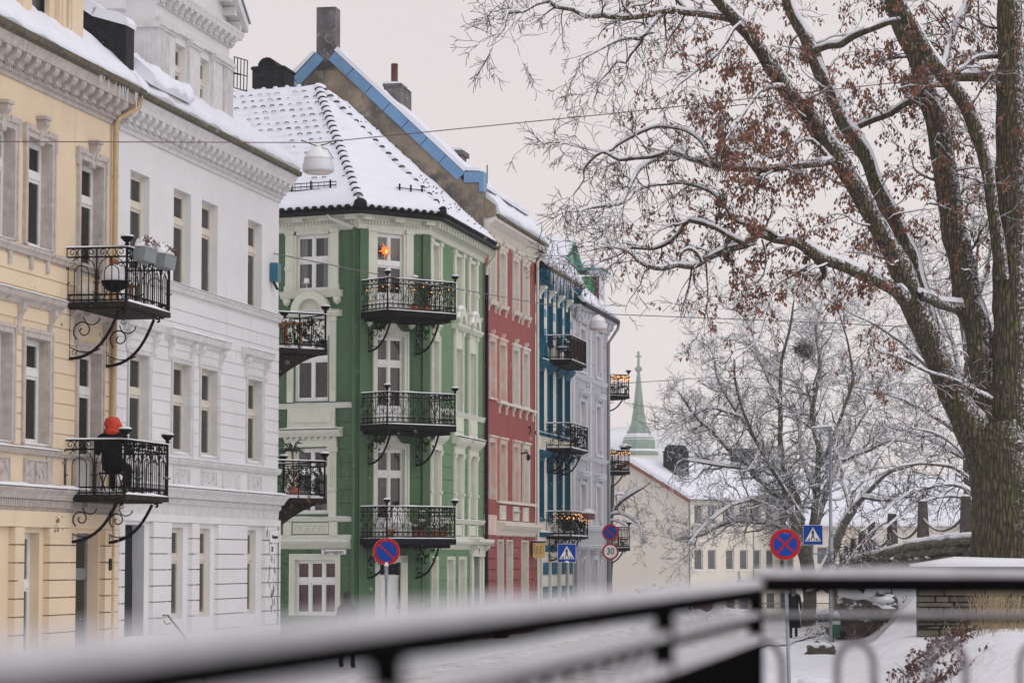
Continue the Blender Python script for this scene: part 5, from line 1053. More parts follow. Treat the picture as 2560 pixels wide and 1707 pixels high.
mb = MB(); mb.box(q(112.1), q(114.15), -.24, 3, 14.1, 14.16); mb.build('box_dormer_roof', 'copper', GY); mb = MB(); patch(mb, (q(112.1), -.24, 14.16), (q(114.15), -.24, 14.16), (q(114.15), 3, 14.3), (q(112.1), 3, 14.3), 8, 12, snowfn(.2, .06, 2, 5, .15), .03); mb.build('box_dormer_snow', 'roofsnow', GY)
# ================================================================ TREES
BARK = snowy('oak_bark', (.092, .074, .046), .50, .45, 7., moss=(.075, .078, .022), side=(.78, -.55, .2, -1.12), furrow=.045)
TWIG = snowy('oak_twigs', (.058, .038, .036), .50, .2, 5.)
BARK2 = snowy('grey_bark', (.095, .088, .076), .20, .35, 7., moss=(.10, .10, .055))
TWIG2 = snowy('frosted_twigs', (.135, .132, .128), .0, .25, 5.)
TWIG3 = snowy('thin_dark_twigs', (.095, .085, .08), .30, .25, 5.)
class Tree:
    def __init__(s, seed, rmin=.0062): s.rg = random.Random(seed); s.b = MB(); s.t = MB(); s.s = MB(); s.tips = []; s.rmin = rmin
    def seg(s, pts, rad, big=.03):
        r0 = max(rad); n = 12 if r0 > .2 else 8 if r0 > .07 else 5 if r0 > .03 else 3
        (s.b if r0 > big else s.t).tube(pts, rad, n, False)
    def snow(s, pts, rad, k=.70, lim=.80, hh=.02):
        run = []
        def flush():
            if len(run) > 1: s.s.tube([a for a, _ in run], [c for _, c in run], 6, True)
            run.clear()
        for i in range(len(pts) - 1):
            d = (pts[i + 1] - pts[i]); d.normalize()
            if abs(d.z) < lim and s.rg.random() > .06:
                q = (1 - abs(d.z) ** 2 * .62); nn = (Vector((0, 0, 1)) - d * d.z).normalized(); f_ = .52 + .22 * abs(d.z)
                if not run: run.append((pts[i] + nn * (rad[i] * f_ + hh * q * .4), rad[i] * k * q * .6))
                run.append((pts[i + 1] + nn * (rad[i + 1] * f_ + hh * q * s.rg.uniform(.5, 1.3)), (rad[i + 1] * k + .008) * q * s.rg.uniform(.8, 1.1)))
            else: flush()
        flush()
    def limb(s, wp, snow=True, wob=.0, up=None):
        """smooth a traced limb [(point, radius)] and add knots"""
        P = [p for p, _ in wp]; Q = [r for _, r in wp]; pts = []; rad = []
        for i in range(len(P) - 1):
            p0 = P[max(i - 1, 0)]; p1, p2 = P[i], P[i + 1]; p3 = P[min(i + 2, len(P) - 1)]; n = max(2, int((p2 - p1).length / .22))
            for k in range(n):
                t = k / n; a = 2 * p1; b = p2 - p0; c = 2 * p0 - 5 * p1 + 4 * p2 - p3; d = -p0 + 3 * p1 - 3 * p2 + p3
                v = (a + b * t + c * t * t + d * t ** 3) * .5; r = Q[i] * (1 - t) + Q[i + 1] * t
                v = v + Vector((noise.noise(v * 1.3), noise.noise(v * 1.3 + Vector((9, 0, 0))), noise.noise(v * 1.6 + Vector((0, 9, 0))))) * (wob or min(.07, r * .55))
                pts.append(v); rad.append(r * (1 + .14 * noise.noise(v * 2.2)))
        pts.append(P[-1]); rad.append(Q[-1]); s.seg(pts, rad, .0); 
        if snow: s.snow(pts, rad, .78, .95, .02 + .25 * (max(rad) < .2) * min(rad[0], .09))
        return pts, rad
    def grow(s, p, d, r, L, lvl, droop=0., curl=.35, kids=5, up=0., spread=1., snowy_=True):
        rg = s.rg; n = max(3, int(L / (.13 if lvl else .1))); n = min(n, 14); st = L / n; pts = [p.copy()]; rad = [r]; d = d.normalized()
        w = Vector((rg.gauss(0, 1), rg.gauss(0, 1), rg.gauss(0, 1))) * curl
        for k in range(n):
            t = (k + 1) / n; d = (d + w * .35 * (1 if (k // 3) % 2 else -1) * .8 + Vector((rg.gauss(0, .19), rg.gauss(0, .19), rg.gauss(0, .19) - droop * t + up * t))).normalized()
            p = p + d * st; pts.append(p.copy()); rad.append(max(r * (1 - .72 * t), s.rmin))
        s.seg(pts, rad)
        if snowy_ and r > .022: s.snow(pts, rad, .75, .8, .012)
        if lvl <= 0: s.tips.append((pts[-1], d.copy())); s.tips.append((pts[len(pts) // 2], d.copy())); return
        for k in range(kids):
            i = rg.randint(max(1, int(n * .18)), n); t = i / n
            dd = (pts[i] - pts[i - 1]).normalized(); a = Vector((rg.gauss(0, 1), rg.gauss(0, 1) * .8, rg.gauss(0, 1))); a = (a - dd * a.dot(dd)).normalized()
            s.grow(pts[i], dd * rg.uniform(.5, 1.) + a * rg.uniform(.5, 1.0) * spread, max(rad[i] * rg.uniform(.5, .72), .0046), L * rg.uniform(.38, .68) * (1.1 - .4 * t), lvl - 1, droop, curl, max(2, kids - 1), up, spread, snowy_)
    def finish(s, name, loc, label, cat, bark, twig, snowm='snow', group=None):
        root = empty(name, loc, 0, label, cat, group); off = Vector(loc)
        for mb, nm, m in ((s.b, 'trunk', bark), (s.t, 'crown', twig), (s.s, 'branch_snow', M[snowm])):
            if mb.v: mb.v = [(v[0] - off.x, v[1] - off.y, v[2] - off.z) for v in mb.v]; tag(mb.build(nm, m, root), kind='stuff' if nm == 'branch_snow' else None)
        return root
def px(l, r0, r1):          # traced limb: photo position and half-width, with its distance running from r0 to r1 metres
    n = len(l); o = []
    for k, (x, y, w) in enumerate(l):
        r = r0 + (r1 - r0) * k / (n - 1); o.append((at(x, y, r), w * r / FPX))
    return o
def side_shoots(t, pts, rad, step, L, lvl, kids, droop=.0, curl=.35, up=0., k0=.1, spread=1., rf=(.35, .6), rmax=.05, vert=0.):
    acc = 0; rg = t.rg
    for i in range(max(1, int(len(pts) * k0)), len(pts)):
        acc += (pts[i] - pts[i - 1]).length
        while acc > step:
            acc -= step * rg.uniform(.7, 1.3); dd = (pts[i] - pts[i - 1]).normalized(); a = Vector((rg.gauss(0, 1), rg.gauss(0, .9), rg.gauss(0, 1) + vert)); a = (a - dd * a.dot(dd)).normalized()
            t.grow(pts[i], dd * rg.uniform(.2, .9) + a * spread, min(rmax, max(.008, rad[i] * rg.uniform(*rf))), L * rg.uniform(.45, 1.25), lvl, droop, curl, kids, up)
    t.grow(pts[-1], (pts[-1] - pts[-2]), max(.006, rad[-1] * .8), L, lvl, droop, curl, kids + 2, up)
def oak():
    t = Tree(5)
    A = [(2470, 1150, 60), (2425, 1060, 42), (2382, 985, 34), (2337, 888, 31), (2314, 823, 33), (2288, 759, 33), (2262, 694, 31), (2230, 629, 25), (2193, 565, 23), (2159, 500, 22), (2110, 420, 23), (2043, 323, 23), (1988, 246, 20), (1929, 171, 19), (1887, 107, 17), (1839, 49, 15), (1790, 0, 13), (1730, -70, 11), (1690, -160, 8)]
    Mst = [(2490, 1150, 60), (2462, 1040, 40), (2458, 920, 35), (2444, 823, 35), (2421, 765, 36), (2414, 694, 34), (2398, 629, 33), (2382, 565, 31), (2372, 485, 31), (2356, 388, 30), (2347, 323, 28), (2317, 243, 25), (2298, 162, 23), (2266, 97, 21), (2246, 49, 20), (2228, 0, 18), (2190, -90, 15), (2160, -200, 10)]
    Rs = [(2540, 1150, 70), (2532, 1000, 52), (2528, 823, 46), (2527, 650, 45), (2528, 500, 43), (2530, 300, 38), (2526, 150, 34), (2522, 0, 30), (2520, -120, 25), (2500, -260, 18)]
    base = [(2525, 1640, 150), (2532, 1520, 112), (2530, 1400, 94), (2524, 1300, 90), (2512, 1200, 90), (2500, 1130, 86), (2490, 1060, 62)]
    Cs = [(2510, 700, 18), (2490, 580, 17), (2480, 504, 15), (2463, 404, 16), (2434, 307, 18), (2392, 233, 18), (2350, 181, 18), (2311, 120, 17), (2279, 65, 17), (2250, 10, 15), (2220, -60, 13), (2170, -150, 9)]
    A2 = [(2330, 830, 22), (2300, 720, 22), (2269, 613, 22), (2211, 507, 20), (2165, 388, 20), (2123, 323, 20), (2091, 265, 19), (2055, 194, 19), (2033, 136, 19), (2007, 81, 17), (1981, 26, 16), (1950, -50, 13), (1920, -150, 9)]
    big = [(base, 65, 65), (A, 65, 60), (Mst, 65.3, 67), (Rs, 65.2, 66), (Cs, 65, 63), (A2, 65.4, 69)]
    paths = {}
    for k, (l, a, b) in enumerate(big): paths[k] = t.limb(px(l, a, b), k > 0, .05)
    B1 = [(2262, 750, 20), (2240, 728, 16), (2204, 707, 16), (2140, 681, 15), (2075, 652, 15), (2026, 626, 14), (1988, 606, 13), (1934, 600, 10), (1895, 588, 9.5), (1866, 613, 9.5), (1820, 623, 8), (1772, 646, 7.5), (1733, 668, 7.5), (1691, 662, 6), (1659, 672, 6), (1626, 668, 5), (1594, 652, 4), (1575, 633, 3), (1529, 617, 2.2), (1470, 628, 1.4)]
    B1b = [(1862, 612, 7), (1820, 591, 6), (1788, 571, 6), (1723, 552, 5.5), (1701, 581, 4.5), (1675, 607, 4), (1633, 623, 3.6), (1581, 620, 3), (1545, 639, 2), (1500, 655, 1.4)]
    B1c = [(1940, 592, 6), (1900, 570, 5), (1853, 558, 4.2), (1830, 542, 4.2), (1811, 513, 4), (1782, 484, 4), (1749, 468, 4), (1707, 458, 3.4), (1672, 461, 3), (1626, 465, 2), (1590, 480, 1.3)]
    B1d = [(1755, 655, 4), (1740, 632, 4.2), (1722, 622, 4), (1703, 634, 3.5), (1700, 652, 2.5)]
    B1e = [(1822, 610, 4), (1818, 594, 5), (1815, 612, 5.5), (1814, 620, 4.5)]
    B2 = [(2080, 400, 10), (2050, 408, 8.5), (1960, 418, 7.5), (1880, 424, 7.5), (1795, 420, 7), (1734, 401, 6.5), (1685, 385, 6.5), (1662, 385, 6), (1630, 401, 5.5), (1598, 424, 5), (1582, 453, 4.5), (1565, 488, 4.3), (1555, 507, 4.2), (1529, 513, 3.6), (1490, 518, 3), (1450, 531, 1.8), (1462, 560, 1.4), (1444, 580, 1.)]
    B2b = [(1662, 384, 4.5), (1630, 394, 4.2), (1588, 397, 4), (1549, 401, 3.6), (1523, 388, 3.2), (1504, 382, 3), (1475, 404, 2.6), (1459, 427, 2.2), (1460, 450, 1.8), (1436, 485, 1.2)]
    B2c = [(1780, 398, 5), (1762, 372, 4.4), (1750, 352, 4.2), (1717, 330, 4), (1685, 320, 3.8), (1646, 317, 3.4), (1614, 327, 3), (1582, 343, 2.8), (1543, 365, 2.3), (1517, 382, 1.8), (1460, 372, 1.3), (1408, 359, .9)]
    B3 = [(1850, 50, 12), (1810, 45, 9), (1766, 39, 8.5), (1717, 32, 8), (1669, 28, 7.5), (1620, 39, 7), (1556, 48, 6.5), (1507, 39, 6), (1465, 42, 5.5), (1433, 26, 5), (1388, 19, 4.5), (1375, 6, 4), (1339, 13, 2.8), (1307, 32, 2.3), (1271, 32, 2), (1261, 71, 1.6), (1240, 95, 1.1)]
    B3b = [(1660, 32, 7), (1633, 61, 6.5), (1611, 84, 6.5), (1598, 97, 5), (1565, 97, 3.2), (1523, 113, 2.6), (1475, 139, 1.6)]
    B3c = [(1606, 92, 4), (1601, 110, 3.2), (1578, 136, 2.8), (1565, 158, 2.6), (1543, 155, 2.2), (1523, 181, 1.8), (1491, 213, 1.)]
    B3d = [(1710, 20, 6), (1670, -20, 6), (1600, -50, 5), (1500, -60, 4), (1400, -50, 3), (1300, -30, 1.6)]
    B4 = [(2421, 770, 18), (2390, 770, 15), (2350, 759, 13), (2324, 746, 12), (2300, 735, 10)]
    B5 = [(2036, 130, 9), (2070, 118, 8.5), (2103, 110, 8.5), (2146, 84, 8), (2220, 58, 7), (2260, 50, 5)]
    B6 = [(2140, 320, 7), (2188, 301, 7), (2230, 285, 7.5), (2269, 259, 8), (2295, 243, 9)]
    B7 = [(2350, 196, 12), (2414, 191, 12), (2480, 191, 12), (2520, 186, 12)]
    B8 = [(2382, 186, 6), (2414, 168, 6), (2447, 146, 6.5), (2505, 142, 7)]
    B9 = [(2362, 180, 10), (2366, 130, 10), (2385, 70, 11), (2414, 19, 11), (2430, -40, 9)]
    B10 = [(2030, 632, 8), (2055, 665, 9), (2060, 690, 8), (2045, 700, 6)]
    H1 = [(2030, 660, 3.5), (1962, 700, 3), (1929, 726, 2.6), (1915, 780, 2.2), (1895, 850, 1.6), (1860, 880, 1.)]
    H2 = [(1905, 600, 3), (1915, 640, 2.4), (1908, 690, 1.8), (1880, 715, 1.2)]
    H3 = [(1765, 655, 3), (1768, 700, 2.4), (1770, 750, 1.8), (1760, 800, 1.1)]
    G1 = [(2090, 420, 5), (2030, 350, 4), (1990, 360, 3.5), (1930, 395, 2.5), (1870, 360, 2), (1820, 345, 1.5)]
    G2 = [(1880, 110, 5), (1850, 60, 4), (1800, 130, 3.5), (1740, 180, 2.5), (1700, 210, 1.8)]
    G3 = [(1960, 215, 5), (1900, 230, 4), (1850, 300, 2.6), (1815, 350, 1.8)]
    G4 = [(2480, 1000, 6), (2400, 960, 4), (2320, 930, 3), (2260, 900, 2), (2200, 880, 1.5)]
    limbs = [(B1, 62.5, 59, 1), (B1b, 60.5, 61.5, 1), (B1c, 61, 63, 1), (B1d, 60, 60, 0), (B1e, 60.5, 60.5, 0), (B2, 62, 57, 1), (B2b, 59, 60, 1), (B2c, 60, 63, 1), (B3, 61, 57, 1), (B3b, 60, 58, 1), (B3c, 59, 59, 1), (B3d, 61, 63, 1), (B4, 66, 63, 0), (B5, 67, 64, 0), (B6, 67, 66, 1), (B7, 65, 66, 0), (B8, 65, 66, 1), (B9, 65, 68, 1), (B10, 62, 62, 0), (H1, 61.5, 60, 2), (H2, 60.5, 61, 2), (H3, 60, 60, 2), (G1, 62, 60, 1), (G2, 60.5, 59, 1), (G3, 61, 59, 1), (G4, 65, 62, 1)]
    for l, a, b, mode in limbs:
        pts, rad = t.limb(px(l, a, b))
        if mode: side_shoots(t, pts, rad, .30 if mode == 1 else .2, 1.15 if mode == 1 else .7, 2, 5 if mode == 1 else 3, droop=.10 if mode == 1 else .2, curl=.30, vert=-.1, rmax=.028)
    for k, (st, L_, dr) in {1: (.42, 1.5, .02), 2: (.40, 1.5, .0), 4: (.34, 1.4, .0), 5: (.38, 1.4, .03), 3: (.6, 1.5, 0)}.items():
        side_shoots(t, *paths[k], st, L_, 2, 5, dr, .3, k0={1: .36, 2: .30, 4: .1, 5: .12, 3: .42}[k], rf=(.1, .16), rmax=.04)
    root = t.finish('oak_tree', at(2520, 1400, 65) * 1, 'huge mossy oak with brown leaves and snow along its reaching branches', 'tree', BARK, TWIG)
    # clinging brown leaves, hung at the twig tips, thicker towards the heart of the crown
    lf = MB(); rg = random.Random(77); o = root.location
    for p, d in t.tips:
        xp = 1280 + FPX * p.x / p.y; yp = 1398 - FPX * (p.z - EYE) / p.y
        pr = max(0., min(1., (xp - 1500) / 420.)) ** 1.2 * .28 + (.27 if 1800 < xp < 2330 and 100 < yp < 760 else 0)
        pr *= .55 + .9 * max(0, .5 + noise.noise(p * 1.3 + Vector((3, 0, 0))) * 1.3)
        if xp > 2330 and yp > 700: pr *= .15
        if yp > 830 and xp < 2150: pr *= .2
        if rg.random() > pr: continue
        for k in range(rg.randint(2, 6)):
            c = p + Vector((rg.gauss(0, .05), rg.gauss(0, .05), rg.gauss(-.05, .05))); ax = Vector((rg.gauss(0, .5), rg.gauss(0, .5), -1)).normalized(); sd = ax.cross(Vector((rg.gauss(0, 1), rg.gauss(0, 1), .2))).normalized(); l_, w_ = rg.uniform(.08, .14), rg.uniform(.022, .040)
            mid = c + ax * l_ * .5 + ax.cross(sd) * rg.uniform(-.02, .02); q = lambda v: (v.x - o.x, v.y - o.y, v.z - o.z)
            lf.face([q(c), q(mid - sd * w_), q(c + ax * l_), q(mid + sd * w_ * .8)])
    LM = mat('brown_oak_leaf', (.195, .082, .046), .75, .5, 4., 0)
    tag(lf.build('leaves', LM, root), kind='stuff')
oak()
def bare(name, limbs, loc, label, seed, tr, twig, step=.38, L_=1.1, lvl=2, kids=5, up=.04, droop=0., curl=.35, rmin=0, nest=None, wob=.0, bark=None, spread=1., k0=.15, rmax=.05):
    t = Tree(seed, rmin or .0075)
    for l, a, b in limbs:
        pts, rad = t.limb(px(l, a, b), True, wob)
        if max(w for _, _, w in l) < tr: side_shoots(t, pts, rad, step, L_, lvl, kids, droop, curl, up, k0=k0, spread=spread, rmax=rmax)
    return t.finish(name, loc, label, 'tree', bark or BARK2, twig)
tk = [(2022, 1585, 20), (2022, 1500, 17), (2020, 1430, 17), (2015, 1370, 19)]
bare('chestnut_tree', [(tk, 105, 105)] + [(l, a, b) for l, a, b in [
  ([(2010, 1390, 11), (1975, 1290, 9), (1930, 1225, 8), (1880, 1180, 7), (1800, 1100, 5.5), (1740, 1040, 4), (1700, 985, 2)], 105, 102),
  ([(2012, 1370, 10), (1980, 1260, 8), (1900, 1110, 6.5), (1850, 1040, 5.5), (1800, 960, 4), (1780, 880, 2), (1745, 850, 1.3)], 105, 107),
  ([(2016, 1370, 10), (1990, 1240, 8), (1955, 1150, 7), (1950, 1000, 5.5), (1955, 900, 4), (1975, 820, 3), (1985, 750, 1.6)], 105, 104),
  ([(2022, 1370, 10), (2040, 1240, 8.5), (2048, 1130, 7.5), (2030, 1040, 6), (2050, 920, 4.5), (2040, 820, 3), (2055, 750, 1.6)], 105, 106),
  ([(2024, 1370, 9), (2060, 1250, 8), (2100, 1150, 6.5), (2150, 1050, 5), (2200, 980, 3.5), (2250, 950, 1.8)], 105, 108),
  ([(2045, 1180, 5.5), (2100, 1050, 4.5), (2130, 950, 3.6), (2120, 860, 2.4), (2100, 790, 1.4)], 105.5, 103),
  ([(2006, 1330, 8), (1960, 1265, 6.5), (1900, 1245, 5.5), (1830, 1262, 4.5), (1765, 1310, 3), (1720, 1360, 1.6)], 105, 101),
  ([(2005, 1350, 8), (1960, 1320, 7), (1900, 1305, 6), (1820, 1305, 5), (1760, 1335, 3.5), (1690, 1350, 1.8)], 105, 108),
  ([(1905, 1175, 5.5), (1840, 1168, 4.8), (1770, 1158, 4), (1718, 1150, 3.2)], 103.5, 102),
  ([(1950, 1010, 5), (1900, 900, 4), (1880, 830, 3), (1850, 780, 1.8)], 104, 106), ([(1850, 1040, 5), (1780, 1020, 4), (1720, 1040, 3), (1690, 1060, 1.8)], 104, 101),
  ([(2100, 1150, 6), (2160, 1130, 5), (2230, 1100, 3.5), (2290, 1110, 1.8)], 105, 103), ([(2010, 1300, 6), (1935, 1180, 5), (1870, 1060, 4), (1840, 960, 3), (1835, 900, 1.8)], 104, 100), ([(2040, 1240, 6), (2000, 1120, 5), (2005, 1000, 4), (2010, 880, 3), (2020, 790, 1.6)], 105, 109)]],
  at(2022, 1565, 105), 'wide bare chestnut tree with every twig frosted, standing before the cream building', 21, 12, TWIG2, .21, 1.45, 2, 6, .05, rmax=.042)
def nest(px_, py_, r, w):
    n = empty('bird_nest', at(px_, py_, r), 0, 'dark ball of twigs like a nest high in the bare chestnut tree', 'nest'); mb = MB(); rg = random.Random(2)
    for k in range(420):
        a = Vector((rg.gauss(0, 1), rg.gauss(0, 1), rg.gauss(0, .8))).normalized() * w * rg.uniform(.3, 1); b = a + Vector((rg.gauss(0, 1), rg.gauss(0, 1), rg.gauss(0, 1))).normalized() * w * .6; mb.tube([a, (a + b) / 2 + Vector((0, 0, .03)), b], .009, 3, False)
    mb.build('twig_ball', TWIG, n)
nest(2012, 875, 104, .42)
bare('leaning_tree', [([(2030, 1470, 9), (2060, 1425, 12), (2085, 1370, 13), (2110, 1310, 12), (2135, 1270, 11)], 99, 99)] + [
  ([(2130, 1275, 9), (2160, 1240, 8), (2190, 1210, 6.5), (2225, 1180, 5), (2290, 1160, 3), (2350, 1150, 1.5)], 99, 97), ([(2128, 1275, 8), (2150, 1230, 7), (2170, 1190, 5.5), (2190, 1150, 4), (2215, 1120, 2), (2260, 1080, 1.2)], 99, 101),
  ([(2125, 1275, 7), (2118, 1240, 6), (2110, 1210, 5), (2108, 1180, 3.5), (2090, 1130, 2)], 99, 100), ([(2160, 1240, 6), (2220, 1250, 4.5), (2280, 1240, 3), (2330, 1260, 1.6)], 98.5, 96), ([(2020, 1480, 7), (2050, 1470, 6), (2085, 1440, 3)], 99, 98)],
  at(2030, 1490, 99), 'pale trunked tree leaning right with snow banked on its upper side', 31, 8.5, TWIG2, .30, 1.25, 2, 5, .02, rmax=.035)
bare('small_street_tree', [([(1522, 1560, 9), (1524, 1400, 8), (1528, 1300, 6), (1530, 1220, 5), (1532, 1180, 3), (1530, 1120, 1.5)], 121, 121)] + [
  ([(1527, 1290, 6), (1545, 1262, 5), (1565, 1245, 5), (1595, 1226, 4), (1615, 1215, 1.5)], 121, 120), ([(1526, 1285, 4.5), (1550, 1282, 4), (1580, 1296, 3.4), (1600, 1320, 2.5), (1605, 1360, 1.5)], 121, 119), ([(1525, 1300, 3.5), (1545, 1302, 3), (1565, 1315, 2)], 121, 120), ([(1530, 1240, 3), (1555, 1235, 2.4), (1590, 1255, 1.5)], 121, 122)],
  at(1522, 1560, 121), 'slim bare tree with one snow loaded bough beside the last grey house', 41, 8, TWIG3, .28, .95, 2, 4, -.03, .05, rmax=.03)
bare('park_tree', [([(2430, 1400, 20), (2425, 1200, 17), (2420, 1050, 14), (2415, 950, 12)], 118, 118)] + [(l, 118, b) for l, b in [
  ([(2418, 1080, 8), (2350, 960, 6), (2280, 880, 4.5), (2200, 820, 3), (2120, 780, 1.6)], 112), ([(2416, 1000, 8), (2380, 850, 6), (2330, 740, 4), (2290, 650, 2)], 122), ([(2416, 980, 8), (2430, 820, 6), (2440, 680, 4), (2450, 560, 2)], 118),
  ([(2420, 1100, 7), (2300, 1020, 5), (2200, 980, 3.5), (2100, 960, 1.8)], 110), ([(2422, 1150, 7), (2330, 1100, 5), (2240, 1070, 3), (2170, 1060, 1.6)], 124), ([(2416, 960, 7), (2480, 850, 5), (2520, 700, 3), (2540, 560, 1.6)], 116), ([(2420, 1020, 7), (2350, 900, 5), (2300, 780, 3.5), (2240, 700, 1.8)], 116), ([(2418, 900, 6), (2390, 700, 4), (2400, 500, 3), (2380, 350, 1.6)], 120), ([(2430, 820, 6), (2480, 600, 4), (2500, 400, 3), (2490, 250, 1.6)], 120), ([(2416, 1080, 6), (2480, 1000, 4), (2550, 930, 2)], 120)]],
  at(2430, 1440, 118), 'thin twigged bare tree standing behind the great oak', 51, 12, TWIG3, .42, 2.0, 2, 6, .04, rmax=.03)
bare('scrub_tree', [([(2520, 1420, 12), (2500, 1330, 10), (2480, 1270, 8)], 84, 84)] + [(l, 84, b) for l, b in [
  ([(2480, 1270, 6), (2400, 1215, 5), (2330, 1215, 4), (2260, 1240, 3), (2200, 1290, 1.8), (2150, 1330, 1.2)], 79), ([(2480, 1270, 6), (2390, 1240, 4.5), (2320, 1250, 3.5), (2250, 1290, 2.4), (2180, 1350, 1.4)], 80), ([(2480, 1260, 5), (2400, 1180, 4), (2320, 1160, 3), (2240, 1170, 1.8), (2170, 1200, 1.1)], 82), ([(2470, 1260, 5), (2420, 1150, 4), (2350, 1090, 3), (2280, 1070, 1.6)], 86), ([(2240, 1290, 3), (2180, 1330, 2.2), (2130, 1390, 1.4), (2100, 1430, 1.)], 80)]],
  at(2520, 1400, 84), 'tangled low scrub tree drooping over the stone posts', 61, 9, TWIG, .26, 1.05, 2, 4, -.02, .09, rmax=.022)
# ================================================================ FAR BUILDINGS
def far():
    # cream school-like building, gable end towards the street, long side running away to the right
    cx, cy = 10.55, 169.7; a = math.atan2(.766, .643); S = empty('cream_building', (cx, cy, 0), a, 'long cream rendered building with a snowy gable roof behind the chestnut tree', 'building')
    Lh, wd, ze, zr = 15.0, 8.8, 6.15, 8.35; zb = -2.6
    rows = ((4.62, 5.8), (1.9, 3.12), (-.55, .5)); xs = [.55, 1.9, 3.75, 5.2, 6.6, 8.0, 9.5, 11.0, 12.5]; hs = [(x, x + .85, c, d) for x in xs for c, d in rows[:2]] + [(x, x + 1.0, *rows[2]) for x in xs[2:]] + [(.3, 2.5, -1.9, .1)]
    mb = MB(); wall(mb, 0, Lh, zb, ze, hs, .18); mb.face([(Lh, 0, zb), (Lh, wd, zb), (Lh, wd, ze), (Lh, wd / 2, zr), (Lh, 0, ze)]); mb.face([(0, wd, zb), (Lh, wd, zb), (Lh, wd, ze), (0, wd, ze)])
    mb.face([(0, 0, zb), (0, 0, ze), (0, wd / 2, zr), (0, wd, ze), (0, wd, zb)]); mb.build('wall', 'school', S)
    for i, (a0, a1, c, d) in enumerate(hs[:-1]):
        w = MB(); w.box(a0, a1, .09, .12, c, d); wo = w.build('window', 'sash', S); w = MB(); w.box(a0 + .06, a1 - .06, .075, .088, c + .06, d - .06); w.build('pane', 'glass2', wo)
        w = MB(); w.box(a0 - .06, a1 + .06, -.05, .1, c - .07, c); w.build('sill', 'sswhite', wo)
    mb = MB(); mb.box(.3, 2.5, .1, .16, -1.9, .1); mb.build('garage_door', 'brown', S)
    mb = MB(); mb.box(.0 - .03, -.0, 5.9, 8.2, -2, 5.9); gb = mb.build('glazed_bay', 'glass2', S); mb = MB()
    for z in (-.6, 1.2, 3.0, 4.8): mb.box(-.1, -.03, 5.8, 8.3, z, z + .12)
    mb.build('sill', 'sswhite', gb)
    mb = MB(); e = .35
    mb.face([(-e, -e, ze - .1), (Lh + e, -e, ze - .1), (Lh + e, wd / 2, zr + .12), (-e, wd / 2, zr + .12)]); mb.face([(-e, wd / 2, zr + .12), (Lh + e, wd / 2, zr + .12), (Lh + e, wd + e, ze - .1), (-e, wd + e, ze - .1)]); rf = mb.build('roof', 'slate', S)
    mb = MB(); patch(mb, (-e, -e, ze - .06), (Lh + e, -e, ze - .06), (Lh + e, wd / 2, zr + .15), (-e, wd / 2, zr + .15), 30, 10, snowfn(.22, .05)); patch(mb, (-e, wd + e, ze - .06), (Lh + e, wd + e, ze - .06), (Lh + e, wd / 2, zr + .15), (-e, wd / 2, zr + .15), 30, 10, snowfn(.22, .05)); mb.build('snow_cover', 'roofsnow', rf)
    mb = MB(); mb.prismx([(-e, ze - .3), (wd / 2, zr - .06), (wd + e, ze - .3), (wd + e, ze - .12), (wd / 2, zr + .12), (-e, ze - .12)], -e - .05, -e); mb.build('verge_tiles', 'verge', S)
    mb = MB(); mb.tube([(-.06, -.08, ze - .2), (-.06, -.08, zb)], .05, 6); mb.tube([(5.0, -.08, 1.8), (5.0, -.08, zb)], .04, 6); mb.build('drainpipe', 'ggut', S)
    for (x, y, z, w, h, lab) in ((1575, 1100, 0, 1.1, 2.1, ''),):
        c = empty('ventilation_chimney', at(1672, 1150, 173), R(40), 'black ventilation stack with a double rounded cowl on the snowy cream building roof', 'chimney')
        mb = MB(); mb.box(0, 1.2, -.5, .5, -1.4, .55); mb.build('stack', 'slate', c); mb = MB()
        for x0_ in (.05, .65): mb.prismx([(-.45, .5)] + [(.45 * -math.cos(t), .6 + .35 * math.sin(t)) for t in [math.pi * k / 8 for k in range(9)]] + [(.45, .5)], x0_, x0_ + .5)
        mb.build('cowl', 'gutter', c); mb = MB(); mb.box(-.05, 1.25, -.55, .55, .5, .56); mb.build('cap', 'gutter', c)
    c = empty('roof_stack', at(1840, 1175, 184), R(40), 'second dark roof stack half hidden by the chestnut twigs', 'chimney'); mb = MB(); mb.box(0, 1.2, -.5, .5, -1.4, 1.3); mb.box(-.06, 1.26, -.56, .56, 1.3, 1.4); mb.build('stack', 'slate', c)
    # low wing to the right
    p = at(2000, 1330, 176); S2 = empty('low_cream_building', (p.x, p.y, 0), R(-3), 'low cream building with a broad snowy roof behind the stone posts', 'building')
    zt = 4.5; mb = MB(); hs = [(4.7, 5.5, 2.2, 3.3), (9.2, 10.2, 2.1, 3.2), (1.0, 1.9, 2.2, 3.3)]; wall(mb, -.4, 17, -2.6, zt, hs, .15); mb.face([(-.4, 0, -2.6), (-.4, 0, zt), (-.4, 7, zt), (-.4, 7, -2.6)]); mb.face([(-.4, 7, -2.6), (17, 7, -2.6), (17, 7, zt), (-.4, 7, zt)]); mb.build('wall', 'school', S2)
    for a0, a1, c_, d in hs:
        w = MB(); w.box(a0, a1, .08, .11, c_, d); wo = w.build('window', 'sash', S2); w = MB(); w.box(a0 + .06, a1 - .06, .06, .078, c_ + .06, d - .06); w.build('pane', 'glass2', wo)
    mb = MB(); mb.face([(-.9, -.4, zt), (17.4, -.4, zt), (17.4, 4, 7.6), (-.9, 4, 7.6)]); mb.face([(-.9, 4, 7.6), (17.4, 4, 7.6), (17.4, 7.5, zt), (-.9, 7.5, zt)]); mb.prismx([(-.4, zt - .02), (7.5, zt - .02), (4, 7.55)], -.38, 16.9); rf = mb.build('roof', 'school', S2)
